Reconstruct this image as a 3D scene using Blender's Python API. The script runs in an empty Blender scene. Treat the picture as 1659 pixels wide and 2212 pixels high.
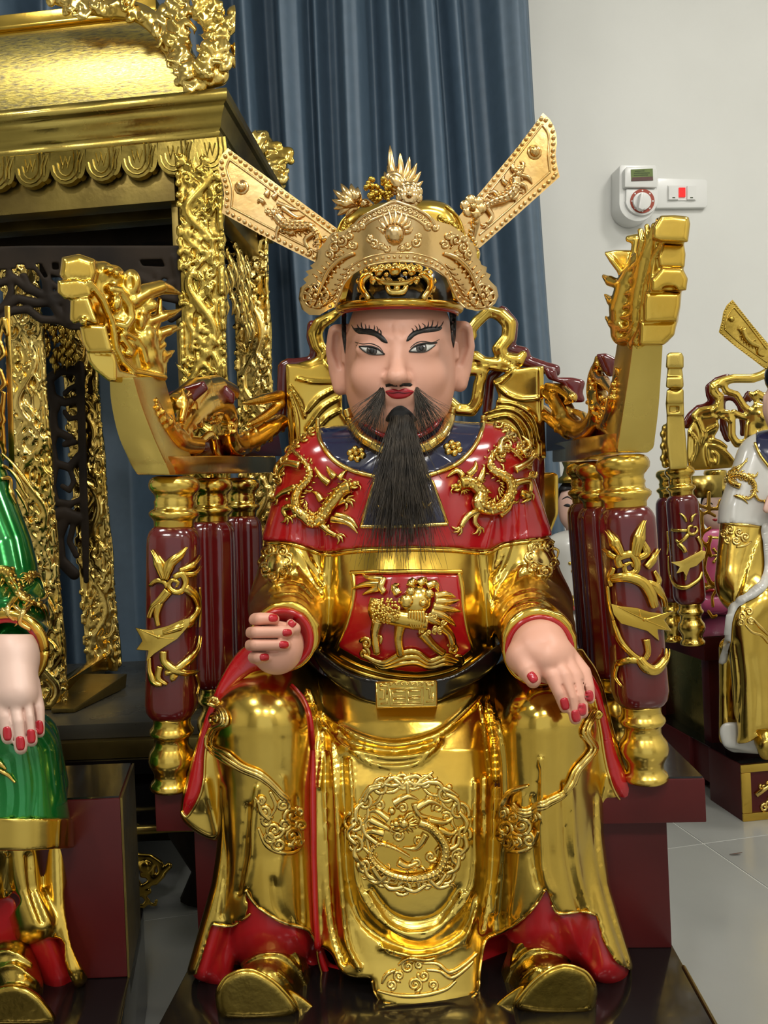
import bpy, bmesh, math, random
import numpy as np
from mathutils import Vector, Matrix
from mathutils.bvhtree import BVHTree
random.seed(7); np.random.seed(7)
SC = bpy.context.scene
COL = SC.collection
# ------------------------------------------------------------------ camera, world, lights, exposure
W_, H_, F_ = 1659, 2212, 1661.0
ROLL = math.radians(2.4)
CAMZ = 0.64
CAM = Vector((0, 0, CAMZ))
cd = bpy.data.cameras.new('camera'); co = bpy.data.objects.new('camera', cd); COL.objects.link(co)
cd.sensor_fit = 'VERTICAL'; cd.sensor_height = 24.0; cd.lens = 24.0 * F_ / H_
cd.clip_start = 0.02; cd.clip_end = 50
cr, sr = math.cos(ROLL), math.sin(ROLL)
RV = Vector((cr, 0, -sr)); UV = Vector((sr, 0, cr)); FV = Vector((0, 1, 0))
co.matrix_world = Matrix(((RV.x, UV.x, 0, 0), (0, 0, -1, 0), (RV.z, UV.z, 0, CAMZ), (0, 0, 0, 1)))
SC.camera = co
SC.view_settings.view_transform = 'Standard'; SC.view_settings.look = 'None'
SC.view_settings.exposure = 0.0; SC.view_settings.gamma = 1.0
SC.view_settings.use_curve_mapping = False
wd = bpy.data.worlds.new('World'); SC.world = wd; wd.use_nodes = True
wd.node_tree.nodes['Background'].inputs[0].default_value = (0.86, 0.9, 0.9, 1)
wd.node_tree.nodes['Background'].inputs[1].default_value = 0.85
SC.cycles.max_bounces = 7; SC.cycles.glossy_bounces = 5; SC.cycles.diffuse_bounces = 3
SC.cycles.sample_clamp_indirect = 6.0
CEIL = 3.1
LAMPS = [(-1.2, -1.9), (0.45, -1.9), (1.9, -1.7), (-1.3, 0.2), (0.7, -0.2), (2.0, 1.0)]
LPOW = [33, 34, 32, 17, 17, 22]
for (x, y), e in zip(LAMPS, LPOW):
    ld = bpy.data.lights.new('ceiling_lamp', 'AREA'); ld.shape = 'SQUARE'; ld.size = 0.5
    ld.energy = e; ld.color = (1.0, 0.97, 0.91)
    lo = bpy.data.objects.new('ceiling_lamp', ld); lo.location = (x, y, CEIL - 0.05); COL.objects.link(lo)

# ------------------------------------------------------------------ measuring the photograph
CX, CY = W_ / 2, H_ / 2
def P(px, py, d):
    px, py, d = float(px), float(py), float(d)
    return CAM + d * (FV + RV * ((px - CX) / F_) - UV * ((py - CY) / F_))
def Dw(w): return 1.0 + w / F_
def PW(px, py, w): return P(px, py, Dw(w))
def PWa(a):
    a = np.asarray(a, float); d = 1 + a[:, 2] / F_
    u = (a[:, 0] - CX) / F_ * d; v = -(a[:, 1] - CY) / F_ * d
    return np.stack([u * RV.x + v * UV.x, d, CAMZ + u * RV.z + v * UV.z], 1)
def depth_at_z(px, py, z):
    r = FV + RV * ((px - CX) / F_) - UV * ((py - CY) / F_)
    return (z - CAMZ) / r.z

# ------------------------------------------------------------------ object helpers
def link(name, me, mat, parent=None, smooth=True):
    o = bpy.data.objects.new(name, me); COL.objects.link(o)
    for m in (mat if isinstance(mat, (list, tuple)) else [mat]): me.materials.append(m)
    if smooth and len(me.polygons): me.polygons.foreach_set('use_smooth', np.ones(len(me.polygons), bool))
    if parent is not None:
        o.parent = parent; o.matrix_parent_inverse = pinv(parent)
    return o
def pinv(p):
    m = Matrix.Translation(p.location)
    q = p
    while q.parent is not None:
        q = q.parent; m = Matrix.Translation(q.location) @ m if q.type == 'EMPTY' else m
    return m.inverted() if p.type == 'EMPTY' else Matrix.Identity(4)
def thing(name, label, cat, loc, group=None):
    o = bpy.data.objects.new(name, None); COL.objects.link(o); o.location = loc
    o.empty_display_size = 0.05; tag(o, label, cat, group); return o
def tag(o, label, cat, group=None):
    o['label'] = label; o['category'] = cat
    if group: o['group'] = group
    return o
def struct(o): o['kind'] = 'structure'; return o
class MB:
    def __init__(s): s.v = []; s.f = []
    def add(s, vs, fs):
        n = len(s.v); s.v += [tuple(x) for x in vs]; s.f += [tuple(i + n for i in q) for q in fs]
    def box(s, lo, hi, M=None):
        vs = [Vector((x, y, z)) for x in (lo[0], hi[0]) for y in (lo[1], hi[1]) for z in (lo[2], hi[2])]
        if M is not None: vs = [M @ q for q in vs]
        s.add(vs, [(0, 1, 3, 2), (4, 6, 7, 5), (0, 4, 5, 1), (2, 3, 7, 6), (0, 2, 6, 4), (1, 5, 7, 3)])
    def tube(s, pts, rad, n=8, nrm=None, flat=1.0, cap=True):
        pts = [Vector(p) for p in pts]; m = len(pts)
        if m < 2: return
        if not hasattr(rad, '__len__'): rad = [rad] * m
        up = None; vs = []
        for i, p in enumerate(pts):
            t = (pts[min(i + 1, m - 1)] - pts[max(i - 1, 0)])
            t = t.normalized() if t.length > 1e-9 else Vector((0, 0, 1))
            if nrm is not None: up = Vector(nrm[i])
            elif up is None: up = Vector((0, 0, 1)) if abs(t.z) < .8 else Vector((1, 0, 0))
            u = up - t * up.dot(t)
            u = u.normalized() if u.length > 1e-6 else t.orthogonal().normalized()
            if nrm is None: up = u
            b = t.cross(u)
            for k in range(n):
                a = 2 * math.pi * k / n
                vs.append(p + (u * (math.cos(a) * flat) + b * math.sin(a)) * rad[i])
        fs = [(i * n + k, i * n + (k + 1) % n, (i + 1) * n + (k + 1) % n, (i + 1) * n + k) for i in range(m - 1) for k in range(n)]
        if cap: fs += [tuple(range(n))[::-1], tuple((m - 1) * n + k for k in range(n))]
        s.add(vs, fs)
    def ball(s, c, r, nrm=None, flat=1.0, nu=10, nv=6):
        c = Vector(c); z = Vector(nrm).normalized() if nrm is not None else Vector((0, 0, 1))
        x = z.orthogonal().normalized(); y = z.cross(x)
        if not hasattr(r, '__len__'): r = (r, r)
        vs = [c + z * (r[0] * flat)]
        for j in range(1, nv):
            t = math.pi * j / nv
            for i in range(nu):
                a = 2 * math.pi * i / nu
                vs.append(c + z * (math.cos(t) * r[0] * flat) + (x * (math.cos(a) * r[0]) + y * (math.sin(a) * r[1])) * math.sin(t))
        vs.append(c - z * (r[0] * flat)); L = len(vs) - 1
        fs = [(0, 1 + i, 1 + (i + 1) % nu) for i in range(nu)]
        for j in range(nv - 2):
            for i in range(nu):
                a = 1 + j * nu; b = a + nu
                fs.append((a + i, b + i, b + (i + 1) % nu, a + (i + 1) % nu))
        a = 1 + (nv - 2) * nu
        fs += [(L, a + (i + 1) % nu, a + i) for i in range(nu)]
        s.add(vs, fs)
    def lathe(s, a, b, prof, n=28, sq=None, flute=0):
        """rings (t, radius) along a->b"""
        a = Vector(a); b = Vector(b); ax = (b - a).normalized()
        x = (Vector((1, 0, 0)) - ax * ax.x).normalized(); y = ax.cross(x); vs = []
        for q, (t, r) in enumerate(prof):
            c = a.lerp(b, t)
            for k in range(n):
                an = 2 * math.pi * k / n; rr = r
                if sq: rr = r / max(1e-6, (abs(math.cos(an)) ** sq + abs(math.sin(an)) ** sq)) ** (1 / sq)
                if flute: rr = rr * (1 - .09 * (abs(math.sin(an * flute / 2)) < .3))
                vs.append(c + (x * math.cos(an) + y * math.sin(an)) * rr)
        m = len(prof)
        fs = [(i * n + k, i * n + (k + 1) % n, (i + 1) * n + (k + 1) % n, (i + 1) * n + k) for i in range(m - 1) for k in range(n)]
        fs += [tuple(range(n))[::-1], tuple((m - 1) * n + k for k in range(n))]
        s.add(vs, fs)
    def prism(s, poly3, off):
        """closed 3-D outline pushed along off (a vector or one per point)"""
        n = len(poly3); offs = off if isinstance(off, list) else [off] * n
        vs = [Vector(p) for p in poly3] + [Vector(p) + Vector(o) for p, o in zip(poly3, offs)]
        fs = [(i, (i + 1) % n, n + (i + 1) % n, n + i) for i in range(n)]
        s.add(vs, fs + [tuple(range(n))[::-1], tuple(range(n, 2 * n))])
    def mesh(s, name, tri=False):
        me = bpy.data.meshes.new(name); me.from_pydata(s.v, [], s.f); me.validate()
        bm = bmesh.new(); bm.from_mesh(me); bmesh.ops.recalc_face_normals(bm, faces=bm.faces)
        bm.to_mesh(me); bm.free(); me.update(); return me
    def build(s, name, mat, parent=None, smooth=True, bevel=0, angle=None):
        me = s.mesh(name)
        if bevel:
            bm = bmesh.new(); bm.from_mesh(me)
            es = [e for e in bm.edges if len(e.link_faces) == 2 and e.calc_face_angle(0) > .5]
            bmesh.ops.bevel(bm, geom=es, offset=bevel, segments=2, profile=.6, affect='EDGES', clamp_overlap=True)
            bm.to_mesh(me); bm.free()
        o = link(name, me, mat, parent, smooth)
        if angle is not None: me.set_sharp_from_angle(angle=angle)
        return o

def crom(pts, step=4.0, closed=False):
    """Catmull-Rom through points of any dimension, resampled"""
    p = np.asarray(pts, float); n = len(p)
    if n < 3 and not closed:
        k = max(2, int(np.linalg.norm(p[-1, :2] - p[0, :2]) / step) + 1)
        return p[0] + (p[-1] - p[0]) * np.linspace(0, 1, k)[:, None]
    out = []
    for i in range(n if closed else n - 1):
        a, b, c, d = (p[(i - 1) % n], p[i], p[(i + 1) % n], p[(i + 2) % n]) if closed else (p[max(i - 1, 0)], p[i], p[i + 1], p[min(i + 2, n - 1)])
        k = max(1, int(np.linalg.norm((c - b)[:2]) / step))
        t = (np.arange(k) / k)[:, None]
        out.append(.5 * (2 * b + (c - a) * t + (2 * a - 5 * b + 4 * c - d) * t ** 2 + (3 * b - a - 3 * c + d) * t ** 3))
    if not closed: out.append(p[-1:])
    return np.concatenate(out)
def spiral(cx, cy, r, turns=1.4, a0=0.0, r1=0.15, dirn=1, n=18):
    t = np.linspace(0, 1, n); a = a0 + dirn * t * turns * 2 * math.pi
    rr = r * (1 + (r1 - 1) * t)
    return np.stack([cx + rr * np.cos(a), cy + rr * np.sin(a)], 1)

# ------------------------------------------------------------------ signed-distance modelling on a grid (numpy)
class SDF:
    def __init__(s, lo, hi, h):
        s.h = h; s.lo = np.array(lo, float)
        n = [int((b - a) / h) + 1 for a, b in zip(lo, hi)]
        s.ax = [lo[i] + h * np.arange(n[i]) for i in range(3)]
        s.f = np.full(n, 1e3, np.float32)
    def sl(s, lo, hi):
        out = []
        for i in range(3):
            a = int(np.searchsorted(s.ax[i], lo[i])); b = int(np.searchsorted(s.ax[i], hi[i]))
            out.append(slice(a, max(b, a)))
        return tuple(out)
    def grid(s, sl):
        return (s.ax[0][sl[0]].astype(np.float32)[:, None, None], s.ax[1][sl[1]].astype(np.float32)[None, :, None], s.ax[2][sl[2]].astype(np.float32)[None, None, :])
    def _put(s, sl, g, k, op):
        f = s.f[sl]
        if f.size == 0: return
        if op == 'add':
            if k: 
                hh = np.maximum(k - np.abs(f - g), 0) / k; r = np.minimum(f, g) - hh * hh * k * .25
            else: r = np.minimum(f, g)
        elif op == 'sub':
            g = -g
            if k: 
                hh = np.maximum(k - np.abs(f - g), 0) / k; r = np.maximum(f, g) + hh * hh * k * .25
            else: r = np.maximum(f, g)
        s.f[sl] = r
    def chain(s, pts, rad, k=0, op='add', flat=None):
        pts = [np.array(p, float) for p in pts]
        if not hasattr(rad, '__len__'): rad = [rad] * len(pts)
        m = max(rad) + k + 3 * s.h
        A = np.array(pts); sl = s.sl(A.min(0) - m, A.max(0) + m); X, Y, Z = s.grid(sl); g = None
        for i in range(len(pts) - 1):
            a, b = pts[i], pts[i + 1]; ba = b - a; L = float(ba @ ba) + 1e-9
            t = np.clip(((X - a[0]) * ba[0] + (Y - a[1]) * ba[1] + (Z - a[2]) * ba[2]) / L, 0, 1)
            q = np.sqrt((X - a[0] - ba[0] * t) ** 2 + (Y - a[1] - ba[1] * t) ** 2 + (Z - a[2] - ba[2] * t) ** 2) - (rad[i] + (rad[i + 1] - rad[i]) * t)
            g = q if g is None else np.minimum(g, q)
        s._put(sl, g, k, op)
    def ell(s, c, r, k=0, op='add', rot=0.0):
        c = np.array(c, float); m = max(r) + k + 3 * s.h
        sl = s.sl(c - m, c + m); X, Y, Z = s.grid(sl); X = X - c[0]; Y = Y - c[1]; Z = Z - c[2]
        if rot:
            ca, sa = math.cos(rot), math.sin(rot); X, Y = X * ca + Y * sa, -X * sa + Y * ca
        k0 = np.sqrt((X / r[0]) ** 2 + (Y / r[1]) ** 2 + (Z / r[2]) ** 2)
        k1 = np.sqrt((X / r[0] ** 2) ** 2 + (Y / r[1] ** 2) ** 2 + (Z / r[2] ** 2) ** 2) + 1e-9
        s._put(sl, k0 * (k0 - 1) / k1, k, op)
    def poly2(s, poly, sl=None):
        """2-D polygon distance over x,y of the grid"""
        if sl is None: sl = (slice(None),) * 3
        X = s.ax[0][sl[0]].astype(np.float32)[:, None]; Y = s.ax[1][sl[1]].astype(np.float32)[None, :]
        return poly_sdf(np.asarray(poly, float), X, Y)
    def prism(s, poly, w0, w1, k=0, op='add', rnd=4.0, smooth=True):
        """polygon extruded in depth; w0, w1: numbers or functions of (px,py) arrays"""
        pl = crom(poly, 8, True) if smooth else np.asarray(poly, float)
        m = 40 + k + rnd; ws = [w for w in (w0, w1) if not callable(w)]
        sl = s.sl((pl[:, 0].min() - m, pl[:, 1].min() - m, (w0 - m) if not callable(w0) else -1e9), (pl[:, 0].max() + m, pl[:, 1].max() + m, (w1 + m) if not callable(w1) else 1e9))
        d2 = s.poly2(pl, sl)[:, :, None] + rnd
        X, Y, Z = s.grid(sl)
        a = w0(X, Y) if callable(w0) else w0; b = w1(X, Y) if callable(w1) else w1
        dz = np.maximum(a - Z, Z - b) + rnd
        g = np.minimum(np.maximum(d2, dz), 0) + np.sqrt(np.maximum(d2, 0) ** 2 + np.maximum(dz, 0) ** 2) - rnd
        s._put(sl, g.astype(np.float32), k, op)
    def stroke(s, pts, width, height, wmax=1e9):
        """raise (height>0) or groove the surface along a 2-D stroke"""
        p = crom(pts, 14); 
        if not hasattr(width, '__len__'): width = [width, width]
        wd_ = np.interp(np.linspace(0, 1, len(p)), np.linspace(0, 1, len(width)), width)
        m = max(width) * 2.2 + s.h
        sl = s.sl((p[:, 0].min() - m, p[:, 1].min() - m, -1e9), (p[:, 0].max() + m, p[:, 1].max() + m, wmax))
        X = s.ax[0][sl[0]].astype(np.float32)[:, None]; Y = s.ax[1][sl[1]].astype(np.float32)[None, :]
        if X.size == 0 or Y.size == 0: return
        best = np.full((X.shape[0], Y.shape[1]), 1e3, np.float32)
        for i in range(len(p) - 1):
            a, b = p[i], p[i + 1]; ba = b - a; L = float(ba @ ba) + 1e-9
            t = np.clip(((X - a[0]) * ba[0] + (Y - a[1]) * ba[1]) / L, 0, 1)
            q = np.sqrt((X - a[0] - ba[0] * t) ** 2 + (Y - a[1] - ba[1] * t) ** 2) / (wd_[i] + (wd_[i + 1] - wd_[i]) * t)
            best = np.minimum(best, q)
        n = len(p); 
        b2 = np.exp(-best ** 2 * 1.2).astype(np.float32)
        s.f[sl] -= height * b2[:, :, None]
    def front(s, dx=0):
        """first crossing depth map of the field from the camera side, (nx,ny)"""
        ins = s.f < 0; k = ins.argmax(2); any_ = ins.any(2)
        return np.where(any_, s.ax[2][k], np.nan)
    def mesh(s, name, smooth=1):
        f = s.f; f[0] = f[-1] = np.maximum(f[0], 1); 
        f[:, 0] = np.maximum(f[:, 0], .5); f[:, -1] = np.maximum(f[:, -1], .5); f[0] = np.maximum(f[0], .5); f[-1] = np.maximum(f[-1], .5)
        f[:, :, 0] = np.maximum(f[:, :, 0], .5); f[:, :, -1] = np.maximum(f[:, :, -1], .5)
        v, q = surfnet(f, s.lo, s.h)
        for _ in range(smooth): v = relax(v, q)
        return arr_mesh(name, PWa(v), q)
def poly_sdf(p, X, Y):
    d = np.full(np.broadcast(X, Y).shape, 1e9, np.float32); sg = np.ones(d.shape, bool); n = len(p)
    for i in range(n):
        a = p[i]; b = p[i - 1]; e = b - a; wx = X - a[0]; wy = Y - a[1]
        t = np.clip((wx * e[0] + wy * e[1]) / (e @ e + 1e-12), 0, 1)
        d = np.minimum(d, (wx - e[0] * t) ** 2 + (wy - e[1] * t) ** 2)
        c1 = Y >= a[1]; c2 = Y < b[1]; c3 = e[0] * wy > e[1] * wx
        fl = (c1 & c2 & c3) | (~c1 & ~c2 & ~c3); sg ^= fl
    return np.where(sg, 1, -1) * np.sqrt(d)
def relax(v, q, lam=.5):
    n = len(v); acc = np.zeros((n, 3)); cnt = np.zeros(n)
    for a in range(4):
        for b in (q[:, (a + 1) % 4], q[:, (a - 1) % 4]):
            for c in range(3): acc[:, c] += np.bincount(q[:, a], v[b, c], n)
            cnt += np.bincount(q[:, a], minlength=n)
    return v * (1 - lam) + lam * acc / np.maximum(cnt, 1)[:, None]
def surfnet(f, lo, h):
    s = f < 0; n = f.shape
    tot = np.zeros([k - 1 for k in n], np.int8); cs = [(i, j, k) for i in (0, 1) for j in (0, 1) for k in (0, 1)]
    for i, j, k in cs: tot += s[i:n[0] - 1 + i, j:n[1] - 1 + j, k:n[2] - 1 + k]
    act = (tot > 0) & (tot < 8); idx = np.argwhere(act); I = np.full(act.shape, -1, np.int64); I[act] = np.arange(len(idx))
    acc = np.zeros((len(idx), 3)); cnt = np.zeros(len(idx))
    for c in cs:
        for a in range(3):
            if c[a]: continue
            e = list(c); e[a] = 1
            fa = f[idx[:, 0] + c[0], idx[:, 1] + c[1], idx[:, 2] + c[2]].astype(float); fb = f[idx[:, 0] + e[0], idx[:, 1] + e[1], idx[:, 2] + e[2]].astype(float)
            m = (fa < 0) != (fb < 0); t = np.where(m, fa / np.where(m, fa - fb, 1), 0)
            for d in range(3): acc[:, d] += np.where(m, c[d] + (t if d == a else 0), 0)
            cnt += m
    v = (idx + acc / cnt[:, None]) * h + lo
    qs = []
    for a in range(3):
        b, c = (a + 1) % 3, (a + 2) % 3
        s0 = [slice(None)] * 3; s1 = [slice(None)] * 3; s0[a] = slice(0, -1); s1[a] = slice(1, None)
        lo_ = s[tuple(s0)]; hi_ = s[tuple(s1)]; e = np.argwhere(lo_ != hi_)
        e = e[(e[:, b] > 0) & (e[:, c] > 0) & (e[:, b] < n[b] - 1) & (e[:, c] < n[c] - 1)]
        inn = lo_[e[:, 0], e[:, 1], e[:, 2]]
        def cell(db, dc):
            q = e.copy(); q[:, b] += db; q[:, c] += dc; return I[q[:, 0], q[:, 1], q[:, 2]]
        q = np.stack([cell(-1, -1), cell(0, -1), cell(0, 0), cell(-1, 0)], 1); q[~inn] = q[~inn][:, ::-1]; qs.append(q)
    return v, np.concatenate(qs)
def arr_mesh(name, v, q):
    me = bpy.data.meshes.new(name); me.vertices.add(len(v)); me.vertices.foreach_set('co', np.asarray(v, np.float32).ravel())
    me.loops.add(q.size); me.loops.foreach_set('vertex_index', q.ravel().astype(np.int32))
    me.polygons.add(len(q)); me.polygons.foreach_set('loop_start', np.arange(0, q.size, q.shape[1], dtype=np.int32))
    me.polygons.foreach_set('loop_total', np.full(len(q), q.shape[1], np.int32))
    me.update(calc_edges=True); me.validate(); return me
def bvh_of(*objs):
    vs = []; fs = []
    for o in objs:
        me = o.data; n = len(vs); vs += [v.co.copy() for v in me.vertices]; fs += [[i + n for i in p.vertices] for p in me.polygons]
    return BVHTree.FromPolygons(vs, fs)

# ------------------------------------------------------------------ carved relief laid on a surface
class Relief:
    """strokes, blobs, flames given by where they sit in the photograph; each point is found on the carrying surface by a ray"""
    def __init__(s, bvh, sink=.35, backup=None, maxjump=.05, dmin=0):
        s.b = bvh; s.m = MB(); s.sink = sink; s.backup = backup; s.mj = maxjump; s.dmin = dmin
    def hit(s, x, y):
        d = (P(x, y, 1) - CAM).normalized(); r = s.b.ray_cast(CAM + d * s.dmin, d)
        if r[0] is None: return None
        n = r[1]
        if n.dot(d) > 0: n = -n
        return r[0], n, (r[0] - CAM).dot(FV)
    def pts(s, p):
        out = []; last = None
        hs = [s.hit(q[0], q[1]) for q in p]
        good = [h for h in hs if h]
        if not good and s.backup is None: return []
        for q, h in zip(p, hs):
            if h is not None and last is not None and abs(h[2] - last[2]) > s.mj: h = None
            if h is None:
                dd = last[2] if last else (s.backup if s.backup is not None else good[0][2])
                nn = last[1] if last else (good[0][1] if good else Vector((0, -1, 0)))
                h = (P(q[0], q[1], dd), nn, dd)
            out.append(h); last = h
        return out
    def stroke(s, p, r, lift=0.0, n=7, flat=.75, step=4.0, smooth=True):
        p = crom(p, step) if smooth else np.asarray(p, float)
        h = s.pts(p)
        if len(h) < 2: return
        if not hasattr(r, '__len__'): r = [r, r]
        rr = np.interp(np.linspace(0, 1, len(h)), np.linspace(0, 1, len(r)), r)
        R = [k * q[2] / F_ for k, q in zip(rr, h)]
        ns = [q[1] for q in h]
        for _ in range(2): ns = [(ns[max(i - 1, 0)] + ns[i] * 2 + ns[min(i + 1, len(ns) - 1)]).normalized() for i in range(len(ns))]
        s.m.tube([q[0] + nn * (k * (1 - s.sink * 1.6) * flat + lift / F_ * q[2]) for q, nn, k in zip(h, ns, R)], R, n, ns, flat)
    def blob(s, x, y, r, ry=None, lift=0.0, flat=.8, nu=10, nv=6):
        h = s.pts([(x, y)])
        if not h: return
        h = h[0]; k = h[2] / F_
        s.m.ball(h[0] + h[1] * (lift * k), (r * k, (ry or r) * k), h[1], flat, nu, nv)
    def spiral(s, cx, cy, rad, r=4, turns=1.5, a0=0., dirn=1, lift=0):
        s.stroke(spiral(cx, cy, rad, turns, a0, .12, dirn, int(12 * turns)), [r, r, r * .8], lift, step=6)
        s.blob(cx, cy, r * 1.2, lift=lift)
    def flame(s, p, r, lift=0, n=6):
        s.stroke(p, [r, r * .9, r * .6, .6], lift, n)
    def dragon(s, body, r, head=None, spine=1, scales=True, legs=(), mane=True, lift=0, hs=1.0):
        p = crom(body, 5); L = len(p)
        s.stroke(body, [r * 1.0, r * 1.05, r * .9, r * .75, r * .45, r * .2], lift + r * .2, 8, .9)
        tang = np.gradient(p, axis=0); tang /= np.linalg.norm(tang, axis=1)[:, None] + 1e-9
        nor = np.stack([-tang[:, 1], tang[:, 0]], 1)
        acc = 0
        for i in range(2, L - 2):
            acc += np.linalg.norm(p[i] - p[i - 1]); t = i / L; rr = r * np.interp(t, [0, .3, .8, 1], [1, 1.05, .6, .2])
            if acc > r * .55:
                acc = 0
                if scales:
                    for o in (-.55, 0., .55): s.blob(p[i, 0] + nor[i, 0] * rr * o, p[i, 1] + nor[i, 1] * rr * o, rr * .34, lift=lift + rr * (1.70 - 1.2 * o * o), nu=6, nv=4, flat=.8)
                a = p[i] + nor[i] * rr * spine; b = p[i] + nor[i] * rr * spine * 1.65 - tang[i] * (-rr * .5)
                s.stroke([a, b], [rr * .3, .5], lift + rr * .4, 5)
        for i in range(6, L - 4, max(4, int(r * .75))):
            for sd_ in (-1, 1):
                rr = r * np.interp(i / L, [0, .3, .8, 1], [1, 1.05, .6, .2]); a = p[i] + nor[i] * rr * sd_ * .9; b = p[i] + nor[i] * rr * sd_ * 1.75 + tang[i] * rr * .5; c_ = p[i] + nor[i] * rr * sd_ * 1.8 + tang[i] * rr * 1.3
                if (i // 3 + sd_) % 3: s.stroke([a, b, c_], [rr * .36, rr * .3, .6], lift, 5)
        for lg in legs:
            s.stroke(lg, [r * .62, r * .5, r * .36], lift + r * .3, 7)
            e = np.array(lg[-1], float); q = e - np.array(lg[-2], float); a0 = math.atan2(q[1], q[0])
            for da in (-.8, -.1, .6): s.stroke([e, e + r * .75 * np.array([math.cos(a0 + da), math.sin(a0 + da)]), e + r * 1.3 * np.array([math.cos(a0 + da + .5), math.sin(a0 + da + .5)])], [r * .3, r * .22, .6], lift + r * .2, 5)
        if head is not None:
            hx, hy, ang, sz = head; c, si = math.cos(ang), math.sin(ang)
            T = lambda a, b: (hx + (a * c - b * si * hs) * sz, hy + (a * si + b * c * hs) * sz)
            s.blob(*T(0, 0), sz * .62, lift=lift + sz * .35); s.blob(*T(.75, -.12), sz * .42, lift=lift + sz * .4); s.blob(*T(1.15, -.2), sz * .26, lift=lift + sz * .4)
            s.stroke([T(.2, .3), T(.7, .42), T(1.1, .32)], [sz * .22, sz * .2, sz * .12], lift + sz * .3)
            s.stroke([T(.9, .05), T(1.2, .1), T(1.4, -.1)], [sz * .1, sz * .1, sz * .06], lift + sz * .5)
            s.blob(*T(.25, -.38), sz * .2, lift=lift + sz * .75); s.stroke([T(-.05, -.5), T(.3, -.68), T(.6, -.5)], [sz * .12, sz * .16, sz * .08], lift + sz * .6)
            s.stroke([T(-.1, -.45), T(-.7, -.95), T(-1.25, -.9)], [sz * .16, sz * .14, .8], lift + sz * .5)
            s.stroke([T(1.1, 0), T(1.5, .45), T(1.3, .9)], [sz * .09, sz * .08, .6], lift + sz * .5)
            if mane:
                for q, (dx, dy) in enumerate([(-1.2, -.5), (-1.45, -.1), (-1.45, .35), (-1.2, .75), (-.8, 1.05), (-.3, 1.1), (.2, 1.0)]):
                    s.stroke([T(-.25, .05 + .05 * q), T(dx * .6, dy * .62 + .12), T(dx, dy)], [sz * .2, sz * .17, .8], lift + sz * .25, 6)
    def build(s, name, mat, parent=None): return s.m.build(name, mat, parent)
def trim(bvhs, pts, r, name, mat, parent, lift=0, closed=False, **kw):
    R = Relief(bvhs, **kw); p = list(pts) + ([pts[0]] if closed else [])
    R.stroke(p, r, lift, 8, .9); return R.build(name, mat, parent)
def patch(bvh, poly, name, mat, parent, lift=.8, step=5, smooth=True, dome=0, thick=1.2, mj=.05):
    """thin painted or inlaid piece whose outline is given in the photograph, lying on a surface"""
    pl = crom(poly, step, True) if smooth else np.asarray(poly, float)
    R = Relief(bvh, maxjump=mj); bm = bmesh.new()
    vs = [bm.verts.new((x, y, 0)) for x, y in pl]
    f = bm.faces.new(vs); bmesh.ops.triangulate(bm, faces=[f], quad_method='BEAUTY', ngon_method='BEAUTY')
    for _ in range(3):
        es = [e for e in bm.edges if e.calc_length() > step * 2.2]
        if not es: break
        bmesh.ops.subdivide_edges(bm, edges=es, cuts=1); bmesh.ops.triangulate(bm, faces=bm.faces)
    bm.verts.ensure_lookup_table(); co = np.array([v.co[:2] for v in bm.verts])
    din = -poly_sdf(pl, co[:, 0:1], co[:, 1:2]).ravel()
    hs = [R.hit(x, y) for x, y in co]; dflt = [h for h in hs if h]
    if not dflt: bm.free(); return None
    for v, h, di in zip(list(bm.verts), hs, din):
        if h is None: h = min(dflt, key=lambda q: (q[0] - P(v.co.x, v.co.y, q[2])).length)
        k = h[2] / F_; l = lift + (dome * math.sqrt(max(0, min(1, di / (abs(dome) * 2 + 1e-6)))) if dome else 0)
        v.co = P(v.co.x, v.co.y, h[2]) + h[1] * (l * k)
    r = bmesh.ops.extrude_face_region(bm, geom=bm.faces[:])
    for v in [g for g in r['geom'] if isinstance(g, bmesh.types.BMVert)]: v.co += (v.co - CAM).normalized() * (lift + thick) / F_
    bmesh.ops.recalc_face_normals(bm, faces=bm.faces)
    me = bpy.data.meshes.new(name); bm.to_mesh(me); bm.free()
    return link(name, me, mat, parent)

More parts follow.
